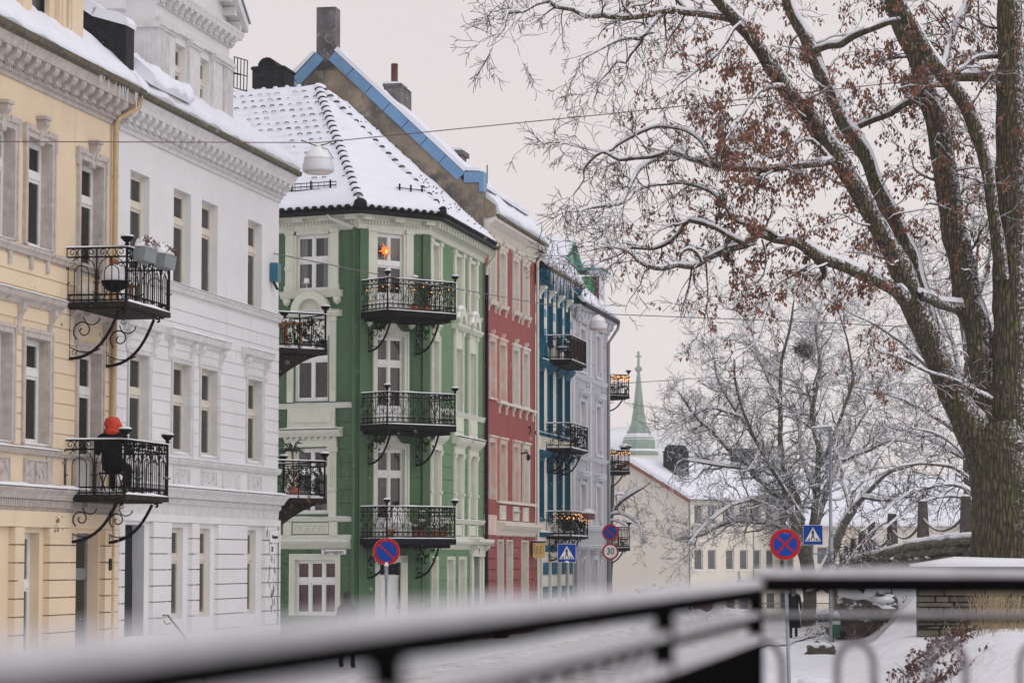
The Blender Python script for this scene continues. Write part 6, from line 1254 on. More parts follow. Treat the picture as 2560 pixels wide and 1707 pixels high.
    mb = MB(); patch(mb, (-.9, -.4, zt + .03), (17.4, -.4, zt + .03), (17.4, 4, 7.65), (-.9, 4, 7.65), 30, 10, snowfn(.22, .06)); patch(mb, (-.9, 7.5, zt + .03), (17.4, 7.5, zt + .03), (17.4, 4, 7.65), (-.9, 4, 7.65), 30, 10, snowfn(.22, .06)); mb.build('snow_cover', 'roofsnow', rf)
    # church
    r = 320.; k = r / FPX; p = at(1597, 1144, r); CHU = empty('church', (p.x, p.y, 0), R(12), 'distant church with a pale green onion dome and a thin spire topped by a cross', 'church'); Z = lambda y: EYE + (1398 - y) * k * 1.0
    mb = MB(); mb.box(-2.1, 2.1, -2.1, 2.1, -6, Z(1140)); mb.prismy([(-7, -6), (7, -6), (7, 4), (0, 10), (-7, 4)], 2.1, 26); mb.build('tower', 'school', CHU)
    mb = MB(); mb.lathe([(2.2, Z(1140)), (2.25, Z(1132)), (2.1, Z(1128))], 0, 0, 8, False, .39); mb.lathe([(1.78, Z(1128)), (1.86, Z(1118)), (1.86, Z(1105)), (1.75, Z(1096)), (1.55, Z(1089)), (1.28, Z(1085)), (1.36, Z(1082)), (1.36, Z(1079))], 0, 0, 8, False, .39); mb.build('onion_dome', 'spire', CHU)
    mb = MB(); mb.lathe([(1.3, Z(1079)), (1.05, Z(1070)), (.84, Z(1055)), (.66, Z(1030)), (.50, Z(1000)), (.36, Z(970)), (.22, Z(940)), (.16, Z(932)), (.22, Z(929)), (.42, Z(926)), (.42, Z(922)), (.32, Z(918)), (.1, Z(914))], 0, 0, 8, False, .39); mb.build('spire', 'spire', CHU)
    mb = MB(); mb.box(-.11, .11, -.11, .11, Z(915), Z(879)); mb.box(-.32, .32, -.08, .08, Z(893), Z(889)); mb.build('cross', 'spire', CHU)
    mb = MB(); mb.lathe([(2.12, Z(1128)), (2.0, Z(1125)), (1.88, Z(1123))], 0, 0, 8, False, .39); mb.lathe([(1.80, Z(1099)), (1.62, Z(1091)), (1.35, Z(1084.5))], 0, 0, 8, False, .39); mb.build('snow_cover', 'snow', CHU)
    # parked shapes: snowed-up fence line and gate
    F = empty('wire_mesh_fence', at(1650, 1560, 116), 0, 'grey wire mesh fence on steel posts along the snowbank', 'fence')
    x0_, x1_ = -1.2, 7.6; pz = -.2
    mb = MB(); mb.tube([(x0_, 0, pz + 1.05), (x1_, 0, pz + 1.05)], .02, 4)
    for i in range(74):
        x = x0_ + i * .12; mb.tube([(x, 0, pz), (x + .4, 0, pz + 1.0)], .006, 3, False); mb.tube([(x + .4, 0, pz), (x, 0, pz + 1.0)], .006, 3, False)
    mb.build('mesh_panel', 'ggut', F)
    for i in range(6): mb = MB(); mb.tube([(x0_ + i * 1.75, 0, pz - .4), (x0_ + i * 1.75, 0, pz + 1.12)], .03, 6); mb.build('post', 'galv', F)
    G = empty('barrier_gate', at(1725, 1562, 113), 0, 'green and white tubular gate with snow along its top rail', 'gate')
    mb = MB(); mb.box(-.05, .05, -.05, .05, -.2, 1.2); mb.build('post', 'copper2', G); mb = MB()
    for z in (.15, 1.0): mb.box(.1, 1.7, -.03, .03, z, z + .05)
    for i in range(17): mb.box(.1 + i * .098, .12 + i * .098, -.01, .01, .15, 1.0)
    mb.build('grille', 'galv', G); mb = MB(); mb.box(.95, 1.25, -.05, -.03, .55, .9); mb.build('notice', 'sswhite', G); mb = MB(); snow_ledge(mb, .1, 1.7, -.04, .04, 1.05, .06, 4); mb.build('snow_cover', 'snow', G)
far()
# ================================================================ STONE WALL, POSTS, ROCKS ON THE RIGHT
STONE = mat('slate_stone', (.10, .088, .062), .9, .42, 2.6, .9, 9, dirt=(.055, .065, .025), dscale=1.1, dthr=.56)
POSTM = snowy('granite_post', (.075, .066, .060), .62, .35, 8.)
def stonework():
    rg = random.Random(5); SW = empty('slate_wall', (8.55, 60.0, 0), R(-3), 'drystone slate garden wall with a black coping under thick smooth snow', 'wall')
    z = .3; k = 0; mb = MB(); back = MB(); back.box(.05, 9, .12, .55, -.2, 2.28)
    back.box(-.0, .2, .04, .5, .0, 2.25)
    while z < 2.24:
        h = rg.choice((.05, .08, .1, .13, .16)); x = rg.uniform(-.05, .02)
        while x < 9:
            w = rg.uniform(.22, .8); j = rg.uniform(-.06, .06); q_ = rg.uniform(0, .018)
            mb.taper(x + .016, min(9, x + w) - .016, j, .3, z + .008 + q_ * .4, min(2.27, z + h) - .008 - q_, rg.uniform(.95, 1.)); x += w
        z += h
    w_ = mb.build('stone_face', STONE, SW); back.build('core', 'slate', SW)
    mb = MB(); mb.box(-.08, 9, -.12, .6, 2.28, 2.36); mb.build('coping', 'ssblack', SW)
    mb = MB(); snow_ledge(mb, -.12, 9, -.14, .62, 2.36, .20, 7, .9); mb.build('snow_cover', 'snow', SW)
    # tapering granite posts with a chain, on a low retaining wall that runs away from us
    P = [(2415, 1240, 1345, 70, 15.5), (2308, 1252, 1358, 76, 13.5), (2231, 1284, 1382, 81, 12), (2180, 1303, 1392, 86, 9.2), (2155, 1324, 1402, 95, 8.5), (2133, 1346, 1410, 107, 7.4), (2116, 1364, 1420, 118, 6.8), (2103, 1382, 1430, 128, 6)]
    base = []
    for i, (x, yt, yb, r, hw) in enumerate(P):
        b = at(x, yb, r); t_ = at(x, yt, r); w = hw * r / FPX; h = t_.z - b.z; lab = 'tapering granite post %s on the snowy retaining wall' % ('nearest the great oak', 'second from the great oak', 'third from the great oak', 'just right of the half hidden round sign', 'just left of the half hidden round sign', 'sixth from the great oak', 'second from the far left end', 'farthest left, small')[i]
        o = empty('granite_post', b, R(12 * i), lab, 'post', 'granite posts along the wall'); mb = MB(); mb.taper(-w, w, -w, w, -.35, h, .66); mb.build('shaft', POSTM, o)
        mb = MB(); mb.blob(0, 0, h, w * .66, w * .66, .05, 8, 4, .2, i); mb.build('snow_cap', 'snow', o); base.append((b, h))
    for i in range(len(base) - 1):
        (b0, h0), (b1, h1) = base[i], base[i + 1]; p0, p1 = b0 + Vector((0, 0, h0 * .6)), b1 + Vector((0, 0, h1 * .6)); Ln = (p1 - p0).length
        if Ln > 14: continue
        c = empty('chain', p0, 0, 'snow dusted sagging chain between %s' % ('the two nearest granite posts', 'the second and third granite posts', 'the third and fourth granite posts', 'the fourth and fifth granite posts', 'the fifth and sixth granite posts', 'the sixth and seventh granite posts', 'the two farthest granite posts')[i], 'chain', 'chains between the granite posts'); mb = MB(); n = int(Ln / .11)
        for k in range(n):
            t = (k + .5) / n; p = (p1 - p0) * t - Vector((0, 0, .9 * 4 * t * (1 - t) * .42)); mb.blob(p.x, p.y, p.z, .05, .05, .032, 5, 3, 0)
        mb.build('links', TWIG3, c)
    RW = empty('retaining_wall', (base[0][0].x, base[0][0].y, 0), 0, 'low mossy stone retaining wall below the granite posts, ragged with snow', 'wall'); o = RW.location; rg = random.Random(9); mb = MB(); sn = MB()
    pts = [at(2520, 1340, 66)] + [b for b, _ in base]
    for i in range(len(pts) - 1):
        a, b = pts[i], pts[i + 1]; n = max(2, int((b - a).length / .55))
        for k in range(n):
            p = a.lerp(b, k / n); q = a.lerp(b, (k + 1) / n); c = (p + q) / 2; L_ = (q - p).length
            for j in range(4):
                hh = rg.uniform(.16, .26); zt = c.z - .02 - j * .21; mb.blob(c.x - o.x - .3 - rg.uniform(0, .12) - j * .06, c.y - o.y, zt - hh / 2, .28, L_ * .62, hh * .62, 8, 5, .5, rg.random() * 50)
            sn.blob(c.x - o.x - .05, c.y - o.y, c.z + .03, .42, L_ * .75, .10 + .05 * rg.random(), 8, 5, .3, k)
            if rg.random() < .6: sn.blob(c.x - o.x - .5, c.y - o.y, c.z - .3 - .3 * rg.random(), .16, L_ * .5, .06, 8, 4, .4, k)
    tag(mb.build('stones', STONE, RW), kind='stuff'); sn.build('snow_cover', 'snow', RW)
    def rock(name, pos, rx, ry, rz, lab, seed, cap=True, m=STONE):
        o = empty(name, pos, 0, lab, 'rock'); mb = MB(); mb.blob(0, 0, 0, rx, ry, rz, 18, 12, .7, seed); mb.build('stone', m, o)
        if cap: mb = MB(); mb.blob(0, .0, rz * .62, rx * .9, ry * .95, rz * .42, 18, 8, .35, seed); mb.build('snow_cap', 'snow', o)
        return o
    RK = snowy('rock_face', (.085, .070, .055), .58, .4, 3.5, moss=(.05, .035, .022))
    rock('boulder', at(2052, 1622, 76) - Vector((0, 0, .05)), .36, .3, .22, 'small mossy boulder half sunk in the snow of the path', 3)
    rock('rock_outcrop', at(2160, 1530, 90), .95, 1.2, 1.05, 'dark rocky outcrop under shrubs at the foot of the snowy bank', 8, True, RK); rock('mossy_rock', at(2125, 1515, 93), .6, .9, .95, 'narrow dark rock left of the outcrop streaked with snow', 12, True, RK)
    rock('bank_rock', at(2205, 1520, 87), .42, .6, .4, 'dark pointed rock at the right end of the outcrop', 17, True, RK)
    c = empty('kerb_stone', at(2080, 1703, 57) - Vector((0, 0, .18)), R(-6), 'long mossy kerb stone with snow on top at the bottom edge', 'kerb'); mb = MB(); mb.taper(-.7, .68, -.2, .3, -.3, .17, .96); mb.build('stone', STONE, c); mb = MB(); snow_ledge(mb, -.68, .66, -.18, .5, .16, .09, 4); mb.build('snow_cover', 'snow', c)
    # plants: dead leaves, dry grass, spruce boughs
    def shrub(name, pos, n, spread, h, lab, seed, leaf='deadleaf', stem=TWIG, leafs=3):
        o = empty(name, pos, 0, lab, 'shrub'); rg = random.Random(seed); mb = MB(); lf = MB()
        for k in range(n):
            p = Vector((rg.gauss(0, spread), rg.gauss(0, spread * .7), 0)); p.z = gz(pos[0] + p.x, pos[1] + p.y) - pos[2] - .03; d = Vector((rg.gauss(0, .5), rg.gauss(0, .4), 1)).normalized(); l_ = h * rg.uniform(.4, 1.1)
            q = p + d * l_ * .5; e_ = q + (d + Vector((rg.gauss(0, .5), rg.gauss(0, .5), -.3))).normalized() * l_ * .5; mb.tube([p, q, e_], [.006, .005, .003], 3, False)
            for _ in range(leafs):
                c = p.lerp(e_, rg.uniform(.4, 1)); a = Vector((rg.gauss(0, 1), rg.gauss(0, 1), rg.gauss(0, .7))).normalized() * rg.uniform(.025, .055); b = a.cross(Vector((rg.gauss(0, 1), 1, .4))).normalized() * rg.uniform(.015, .035); lf.face([tuple(c - a), tuple(c - b), tuple(c + a), tuple(c + b)])
        mb.build('stems', stem, o)
        if leafs: tag(lf.build('leaves', leaf, o), kind='stuff')
        return o
    P3 = lambda x, y: (x, y, gz(x, y))
    shrub('dead_bramble', P3(6.9, 47.5), 130, .35, .4, 'brown leaved bramble poking out of the snow mound below the slate wall', 3); shrub('low_bramble', P3(7.4, 50.5), 120, .4, .42, 'small dead leaf bush close under the slate wall', 4); shrub('dead_creeper', P3(8.0, 52.5), 90, .35, .3, 'sprawl of dead brown leaves in the snow before the wall', 5)
    shrub('bank_shrub', at(2115, 1490, 90), 160, .45, .9, 'brown twiggy shrub on the dark rocks beside the lamp post', 6); shrub('outcrop_shrub', at(2180, 1480, 89), 160, .4, .7, 'reddish brown shrub on top of the outcrop', 7)
    o = empty('dry_grass_clump', P3(8.4, 51.5), 0, 'tall clump of straw coloured dry grass in front of the slate wall', 'grass'); rg = random.Random(6); mb = MB()
    for k in range(260):
        x, y = rg.gauss(.35, .32), rg.gauss(0, .9); z = gz(8.4 + x, 51.5 + y) - o.location.z - .05; l_ = rg.uniform(.3, 1.15); a = rg.gauss(.1, .22); b = rg.gauss(0, .2); mb.tube([(x, y, z), (x + a * l_ * .5, y + b * .5, z + l_ * .6), (x + a * l_ * 1.5, y + b, z + l_ * .95)], [.0055, .0045, .002], 3, False)
    tag(mb.build('blades', 'drygrass', o), kind='stuff')
    for k, (x_, y_, r) in enumerate(((1625, 1560, 110), (1562, 1548, 111), (2060, 1555, 103), (1480, 1565, 112))):
        p = at(x_, y_, r); p.z = gz(p.x, p.y) + .1; o = empty('spruce_bough', p, 0, 'cut spruce boughs lying in the snowbank %s' % ('behind the snow left of the gate', 'beside the speed limit sign post', 'at the foot of the chestnut tree', 'between the two left sign posts')[k], 'branch', 'spruce boughs in the snowbank'); rg = random.Random(k); mb = MB()
        for i in range(14):
            a = rg.uniform(0, 6.28); e_ = rg.uniform(.1, .6); d = Vector((math.cos(a), math.sin(a) * .5, e_)).normalized(); L_ = rg.uniform(.35, .75)
            mb.tube([(0, 0, 0), tuple(d * L_)], .008, 3, False)
            for j in range(34):
                c = d * L_ * rg.uniform(.15, 1); q = Vector((rg.gauss(0, 1), rg.gauss(0, 1), rg.gauss(0, 1))).normalized() * .09 + d * .06; mb.tube([tuple(c), tuple(c + q)], [.012, .004], 3, False)
        mb.build('needles', 'evergreen', o); mb = MB(); mb.blob(.1, 0, .25, .3, .25, .1, 8, 5, .5, k); mb.blob(-.2, .1, .15, .2, .2, .08, 8, 5, .5, k); mb.build('snow_cover', 'snow', o)
stonework()
# ================================================================ SIGNS, LAMPS, WIRES
def disc(mb, r, y, n=40, cx=0, cz=0, th=.01): mb.prismy([(cx + r * math.cos(2 * math.pi * k / n), cz + r * math.sin(2 * math.pi * k / n)) for k in range(n)], y - th, y)
def ring(mb, r0, r1, y, n=40):
    for k in range(n):
        a, b = 2 * math.pi * k / n, 2 * math.pi * (k + 1) / n; mb.prismy([(r0 * math.cos(a), r0 * math.sin(a)), (r1 * math.cos(a), r1 * math.sin(a)), (r1 * math.cos(b), r1 * math.sin(b)), (r0 * math.cos(b), r0 * math.sin(b))], y - .004, y)
def bar(mb, a, b, w, y):
    a, b = Vector(a), Vector(b); d = (b - a).normalized(); n = Vector((-d.y, d.x)) * w / 2; mb.prismy([tuple(a - n), tuple(b - n), tuple(b + n), tuple(a + n)], y - .004, y)
def round_sign(parent, loc, kind, r=.3):
    b = MB(); disc(b, r + .008, .014, th=.016); s = b.build('sign_plate', 'galv', parent, loc)
    if kind == 'thirty':
        m = MB(); disc(m, r * .98, -.002, th=.004); m.build('face', 'sswhite', s); m = MB(); ring(m, r * .80, r, -.007); m.build('rim', 'ssred', s); text_mesh('30', r * 1.12, 'ssblack', s, (0, -.010, 0), (R(90), 0, 0), 'numerals', .002, sx=.84).data.transform(Matrix.Translation((0, 0, 0)))
    else:
        m = MB(); disc(m, r * .8, -.002, th=.004); m.build('face', 'ssblue', s); m = MB(); ring(m, r * .78, r, -.007); q = r * .57; bar(m, (-q, q), (q, -q), r * .14, -.0065)
        if kind == 'stop': bar(m, (-q, -q), (q, q), r * .14, -.0085)
        m.build('rim', 'ssred', s)
    return s
def cross_sign(parent, loc, w=.6):
    b = MB(); h = w / 2; b.box(-h, h, .0, .016, -h, h); s = b.build('sign_plate', 'galv', parent, loc); m = MB(); m.box(-h, h, -.006, -.001, -h, h); m.build('face', 'sswhite', s); m = MB(); m.box(-h + .012, h - .012, -.010, -.007, -h + .012, h - .012); m.build('blue_field', 'ssblue', s)
    m = MB(); m.prismy([(-.245 * w / .6, -.19 * w / .6), (.245 * w / .6, -.19 * w / .6), (0, .235 * w / .6)], -.014, -.011); m.build('triangle', 'sswhite', s)
    m = MB(); k = w / .6; y0, y1 = -.018, -.015; P = lambda l: m.prismy([(a * k, b * k) for a, b in l], y0, y1)
    disc(m, .022 * k, y1, 12, -.002 * k, .145 * k, .003); P([(-.028, .115), (.024, .118), (.045, .04), (.034, .034), (.022, .07), (.022, .02), (-.024, .02), (-.02, .07), (-.045, .02), (-.055, .03)])
    P([(-.024, .02), (.022, .02), (.028, -.04), (.058, -.13), (.03, -.135), (-.0, -.04), (-.02, -.09), (-.062, -.15), (-.072, -.13), (-.05, -.08), (-.028, -.02)])
    for sx in (-1, 1):
        for a in (0,): P([(sx * .085, -.10), (sx * .115, -.10), (sx * .155, -.175), (sx * .105, -.175)] if sx > 0 else [(-.105, -.175), (-.155, -.175), (-.115, -.10), (-.085, -.10)])
        P([(sx * .165, -.135), (sx * .18, -.135), (sx * .21, -.178), (sx * .175, -.178)] if sx > 0 else [(-.175, -.178), (-.21, -.178), (-.18, -.135), (-.165, -.135)])
    P([(-.065, -.15), (-.02, -.15), (-.02, -.165), (-.07, -.165)]); P([(.025, -.15), (.07, -.15), (.075, -.165), (.025, -.165)])
    m.build('pictogram', 'ssblack', s); return s
def pole(parent, z0, z1, r=.032, x=0, y=.05, m='galv', cap=True):
    mb = MB(); mb.tube([(x, y, z0), (x, y, z1)], r, 10); o = mb.build('pole', m, parent); return o
def sign_at(name, px_, py_, r, lab, cat, yaw=0, lean=0.):
    p = at(px_, py_, r); g = gz(p.x, p.y); e_ = empty(name, (p.x, p.y, g), R(yaw), lab, cat); e_.rotation_euler = (0, R(lean), R(yaw)); return e_, p.z - g
def snowcap(parent, x, z, w=.05, h=.07, y=.04):
    mb = MB(); mb.lathe([(w, z), (w * 1.05, z + h * .3), (w * .7, z + h * .8), (.0, z + h)], x, y, 8); mb.build('snow_cap', 'snow', parent)
s, z = sign_at('no_parking_sign', 966, 1378, 64.5, 'round red and blue no parking sign on a pole before the green corner house', 'road sign', 4); round_sign(s, (0, 0, z), 'park', .30); pole(s, -.3, z - .02); snowcap(s, 0, z - .33, .05, .1, -.0); mb = MB(); mb.tube([(0, .05, z - .62), (0, .05, z - .28)], .045, 10); mb.build('bracket', 'galv', s)
s, z = sign_at('no_stopping_sign', 1971, 1360, 56, 'largest round sign, a red cross on blue, on a leaning pole in the snow', 'road sign', 0, -1.3); round_sign(s, (0, 0, z), 'stop', .30); pole(s, -.3, z - .02, .036); mb = MB(); mb.box(-.34, .34, .02, .04, z - .03, z + .03); mb.build('bracket', 'galv', s)
s, z = sign_at('speed_and_parking_sign', 1526, 1380, 105, 'pole with a round no parking sign above a thirty speed limit sign', 'road sign', 2); round_sign(s, (0, 0, z + .36 + .37), 'park', .30); round_sign(s, (0, 0, z + .03), 'thirty', .30); pole(s, -.4, z + .6)
s, z = sign_at('crossing_sign', 1417, 1382, 92, 'blue pedestrian crossing sign on its own pole before the blue house', 'road sign', 0); cross_sign(s, (0, 0, z)); pole(s, -.4, z - .1); snowcap(s, 0, z - .31, .07, .07, -.01)
# tall lamp post on the right, carries a crossing sign on a side arm
p = at(2079, 1560, 88); g = gz(p.x, p.y); Lz = lambda y: EYE + (1398 - y) * 88 / FPX - g
LP = empty('street_lamp', (p.x, p.y, g), 0, 'tall grey lamp post with a flat snow topped head rising before the chestnut tree', 'street lamp')
mb = MB(); mb.tube([(0, 0, -.4), (0, 0, Lz(1345)), (0, 0, Lz(1345) + .01), (0, 0, Lz(1072))], [.085, .075, .055, .045], 12); mb.build('pole', 'galv', LP)
def lamp_head(parent, x, z, L_, s=-1, m='ggut'):
    mb = MB(); mb.prismy([(x, z), (x, z + .10), (x + s * L_, z + .055), (x + s * L_, z + .03)], -.13, .13); h = mb.build('lamp_head', m, parent); mb = MB(); mb.prismy([(x - s * .02, z + .10), (x - s * .02, z + .14), (x + s * L_ * .5, z + .15), (x + s * L_, z + .085), (x + s * L_, z + .058)], -.12, .12); mb.build('snow_cover', 'snow', h)
    mb = MB(); mb.box(min(x + s * .2, x + s * L_ * .8), max(x + s * .2, x + s * L_ * .8), -.08, .08, z - .004, z + .03); mb.build('lens', 'sswhite', h)
lamp_head(LP, .05, Lz(1076), .62)
mb = MB(); mb.tube([(0, -.06, Lz(1383)), (-.56, -.06, Lz(1383))], .025, 6); mb.tube([(-.56, -.06, Lz(1392)), (-.56, -.06, Lz(1340))], .025, 6); mb.tube([(0, 0, Lz(1380)), (0, 0, Lz(1386))], .085, 8); mb.build('side_arm', 'galv', LP)
CS = empty('crossing_sign', (p.x - .56, p.y - .1, g + Lz(1337)), R(-4), 'blue pedestrian crossing sign hung on the side arm of the tall lamp post', 'road sign'); cross_sign(CS, (0, 0, 0), .61)
p = at(1269, 1490, 96); g = gz(p.x, p.y); z = EYE + (1398 - 1284) * 96 / FPX - g; LP2 = empty('low_street_lamp', (p.x, p.y, g), 0, 'short dark lamp post with a flat head in front of the red house', 'street lamp'); pole(LP2, -.3, z, .045, 0, 0, 'ggut'); lamp_head(LP2, -.05, z, .5, 1)
LP3 = empty('thin_mast', at(1885, 1520, 128) - Vector((0, 0, .6)), 0, 'thin pale mast standing before the cream building', 'pole'); pole(LP3, -.8, 4.1, .028)
p = at(1850, 1440, 128); LP4 = empty('small_blue_sign', (p.x, p.y, -.3), 0, 'small blue rectangular sign on a post in front of the cream building', 'sign'); pole(LP4, -.5, p.z + .3, .05, 0, .06); mb = MB(); mb.box(-.16, .16, -.02, .02, p.z - 0.02, p.z + .12); mb.build('sign_plate', 'ssblue', LP4)
p = at(2168, 1371, 140); NS = empty('far_no_stopping_sign', (p.x, p.y, -1), 0, 'round red and blue sign glimpsed between the granite posts', 'road sign'); round_sign(NS, (0, 0, p.z + 1), 'stop', .34); pole(NS, -.5, p.z + 1, .04)
# the hanging gold shop sign
BS = empty('shop_sign', W(97.0, -.36, 2.84), R(-4), 'square gold shop sign with thin entwined letters projecting from the red house', 'sign'); mb = MB(); mb.box(-.21, .21, -.06, .06, -.27, .25); b = mb.build('panel', 'gold', BS); mb = MB(); mb.box(-.24, .24, -.08, .08, .25, .31); mb.box(-.26, -.21, -.09, .09, -.22, .3); mb.tube([(-.2, 0, .1), (-.42, .02, .1)], .02, 5); mb.build('bracket', 'gutter', BS); mb = MB(); snow_ledge(mb, -.22, .24, -.08, .08, .31, .04, 2); mb.build('snow_cover', 'snow', BS)
mb = MB(); y = -.064
for cx, r0, s_ in ((-.13, .13, 0), (.0, .10, 0), (.08, .11, 0)):
    if cx < 0: 
        for cz in (.065, -.07): mb.tube([(cx - .02 + (.08) * max(0, math.cos(t)) ** .5 if abs(t) < 1.57 else cx - .02, y, cz + .07 * math.sin(t)) for t in [-1.57 + 3.14 * k / 10 for k in range(11)]], .005, 4)
        mb.tube([(cx - .02, y, -.14), (cx - .02, y, .135)], .005, 4)
    elif cx < .05:
        for cz in (.06, -.06): mb.tube([(cx + .065 * math.cos(t), y, cz + .065 * math.sin(t)) for t in [6.28 * k / 14 for k in range(15)]], .005, 4)
    else:
        mb.tube([(cx + .09 * math.cos(t), y, .14 * math.sin(t)) for t in [-1.57 + 3.14 * k / 12 for k in range(13)]] + [(cx, y, -.14)], .005, 4)
mb.build('monogram', 'brown', b)
# span wires and hanging lamps
def wire(name, P, r, m, lab, n=26, sag=.0, beads=False):
    o = empty(name, P[0], 0, lab, 'cable'); mb = MB(); pts = []
    for a, b in zip(P, P[1:]):
        for k in range(n): t = k / n; pts.append(a.lerp(b, t) - Vector((0, 0, sag * 4 * t * (1 - t))) - P[0])
    pts.append(P[-1] - P[0]); mb.tube(pts, r, 5); mb.build('line', m, o)
    if beads: mb = MB(); [mb.blob(p.x, p.y, p.z, .03, .03, .03, 6, 4, 0) for p in pts[1:]]; tag(mb.build('clips', m, o), kind='stuff')
def dome(px_, py_, r, w, lab, yaw=0.):
    p = at(px_, py_, r); o = empty('hanging_street_lamp', p, yaw, lab, 'street lamp', 'dome lamps hung on span wires'); h = w * .72; mb = MB()
    mb.lathe([(w * .5, 0), (w * .51, .02), (w * .49, h * .3), (w * .43, h * .58), (w * .31, h * .82), (w * .14, h * .97), (w * .12, h * 1.02), (w * .12, h * 1.1), (.02, h * 1.12)], 0, 0, 24); mb.lathe([(w * .49, .0), (w * .47, -.02)], 0, 0, 24); mb.build('shade', 'enamel', o)
    mb = MB(); mb.lathe([(w * .43, -.025), (w * .40, -.05), (.01, -.06)], 0, 0, 20); mb.build('diffuser', 'rtrim', o); mb = MB(); mb.lathe([(w * .455, h * .52), (w * .44, h * .62), (w * .34, h * .86), (w * .17, h * 1.04), (.02, h * 1.1)], 0, 0, 20); mb.build('snow_cover', 'snow', o)
    mb = MB(); zt = h * 1.36
    for s_ in (-1, 1): mb.tube([(0, 0, h * 1.08), (s_ * w * .25, 0, h * 1.2), (s_ * w * .55, 0, zt)], .012, 5)
    mb.tube([(-w * .1, 0, h * 1.1), (w * .3, -.2, h * .9), (w * .48, -.12, h * .5)], .008, 4); mb.build('hanger', 'redbrown', o); return o
k1 = 55.
dome(796, 428, k1, .62, 'nearest dome street lamp hanging before the tiled roof of the green house'); dome(1495, 822, 97, .61, 'dome street lamp hanging in front of the grey house eaves'); dome(1783, 970, 137, .60, 'small dome lamp hanging beside the top of the chestnut tree'); dome(2062, 1102, 150, .6, 'farthest dome lamp just behind the tall lamp post head')
wire('span_wire', [at(-60, 354, 46), at(795, 357, k1), at(1545, 283, 52), at(2560, 172, 46), at(3400, 90, 40)], .0095, 'redbrown', 'long red brown span wire carrying the nearest dome lamp across the top of the street')
wire('corner_wire', [at(685, 634, 66.4), at(1000, 697, 76), at(1492, 784, 97), at(2090, 808, 92), at(2900, 850, 85)], .014, 'cable', 'thin grey wire from the teal box past the green balcony to the second dome lamp', 22)
wire('far_span_wire', [at(1440, 966, 112), at(1783, 943, 137), at(2300, 960, 140)], .016, 'cable', 'dark far wire reaching to the small dome lamp by the chestnut tree')
wire('farthest_wire', [at(1560, 1006, 118), at(1760, 1042, 140), at(2062, 1075, 150), at(2400, 1100, 160)], .015, 'cable', 'lowest far wire sagging from the last balcony towards the right')
b = empty('bollard', at(2090, 1567, 88) * 1, 0, 'small green and white striped bollard with a pointed snow cap beside the tall lamp post', 'bollard'); mb = MB(); mb.lathe([(.13, -.3), (.13, .30)], 0, 0, 14); mb.build('body', mat('bollard_green', (.01, .09, .05), .5, .1, 6, 0), b); mb = MB(); mb.lathe([(.135, .09), (.137, .1), (.137, .19), (.135, .2)], 0, 0, 14); mb.build('white_band', 'sswhite', b); mb = MB(); mb.lathe([(.14, .30), (.14, .34), (.1, .42), (.03, .5), (.0, .51)], 0, 0, 12); mb.build('snow_cap', 'snow', b)
bin_ = empty('waste_bin', W(89.4, -.5, 0), RZ, 'small dark box at the foot of the black drainpipe', 'bin'); mb = MB(); mb.taper(-.2, .25, -.2, .2, 0, .85, 1.05); mb.build('body', 'slate', bin_); mb = MB(); mb.box(-.24, .28, -.24, .24, .85, .92); mb.build('lid', 'ssblack', bin_)
# ================================================================ PEOPLE
def skin(name, m, J, bones, parent=None, subs=2, root=None):
    """one continuous body surface grown from joints (Skin + Subdivision), baked to a mesh"""
    names = list(J); 
    if root: names.remove(root); names.insert(0, root)
    idx = {k: i for i, k in enumerate(names)}; me = bpy.data.meshes.new(name); me.from_pydata([J[k][0] for k in names], [(idx[a], idx[b]) for a, b in bones], [])
    o = bpy.data.objects.new(name, me); C.objects.link(o); o.modifiers.new('s', 'SKIN').use_smooth_shade = True; sv = me.skin_vertices[0].data
    for k in names:
        r = J[k][1]; sv[idx[k]].radius = r if isinstance(r, tuple) else (r, r)
        sv[idx[k]].use_root = (idx[k] == 0)
    sb = o.modifiers.new('u', 'SUBSURF'); sb.levels = subs; sb.render_levels = subs
    dg = bpy.context.evaluated_depsgraph_get(); m2 = bpy.data.meshes.new_from_object(o.evaluated_get(dg)); bpy.data.objects.remove(o)
    m2.materials.clear(); m2.materials.append(M[m]); m2.polygons.foreach_set('use_smooth', [True] * len(m2.polygons)); q = bpy.data.objects.new(name, m2); C.objects.link(q)
    if parent: q.parent = parent
    return q
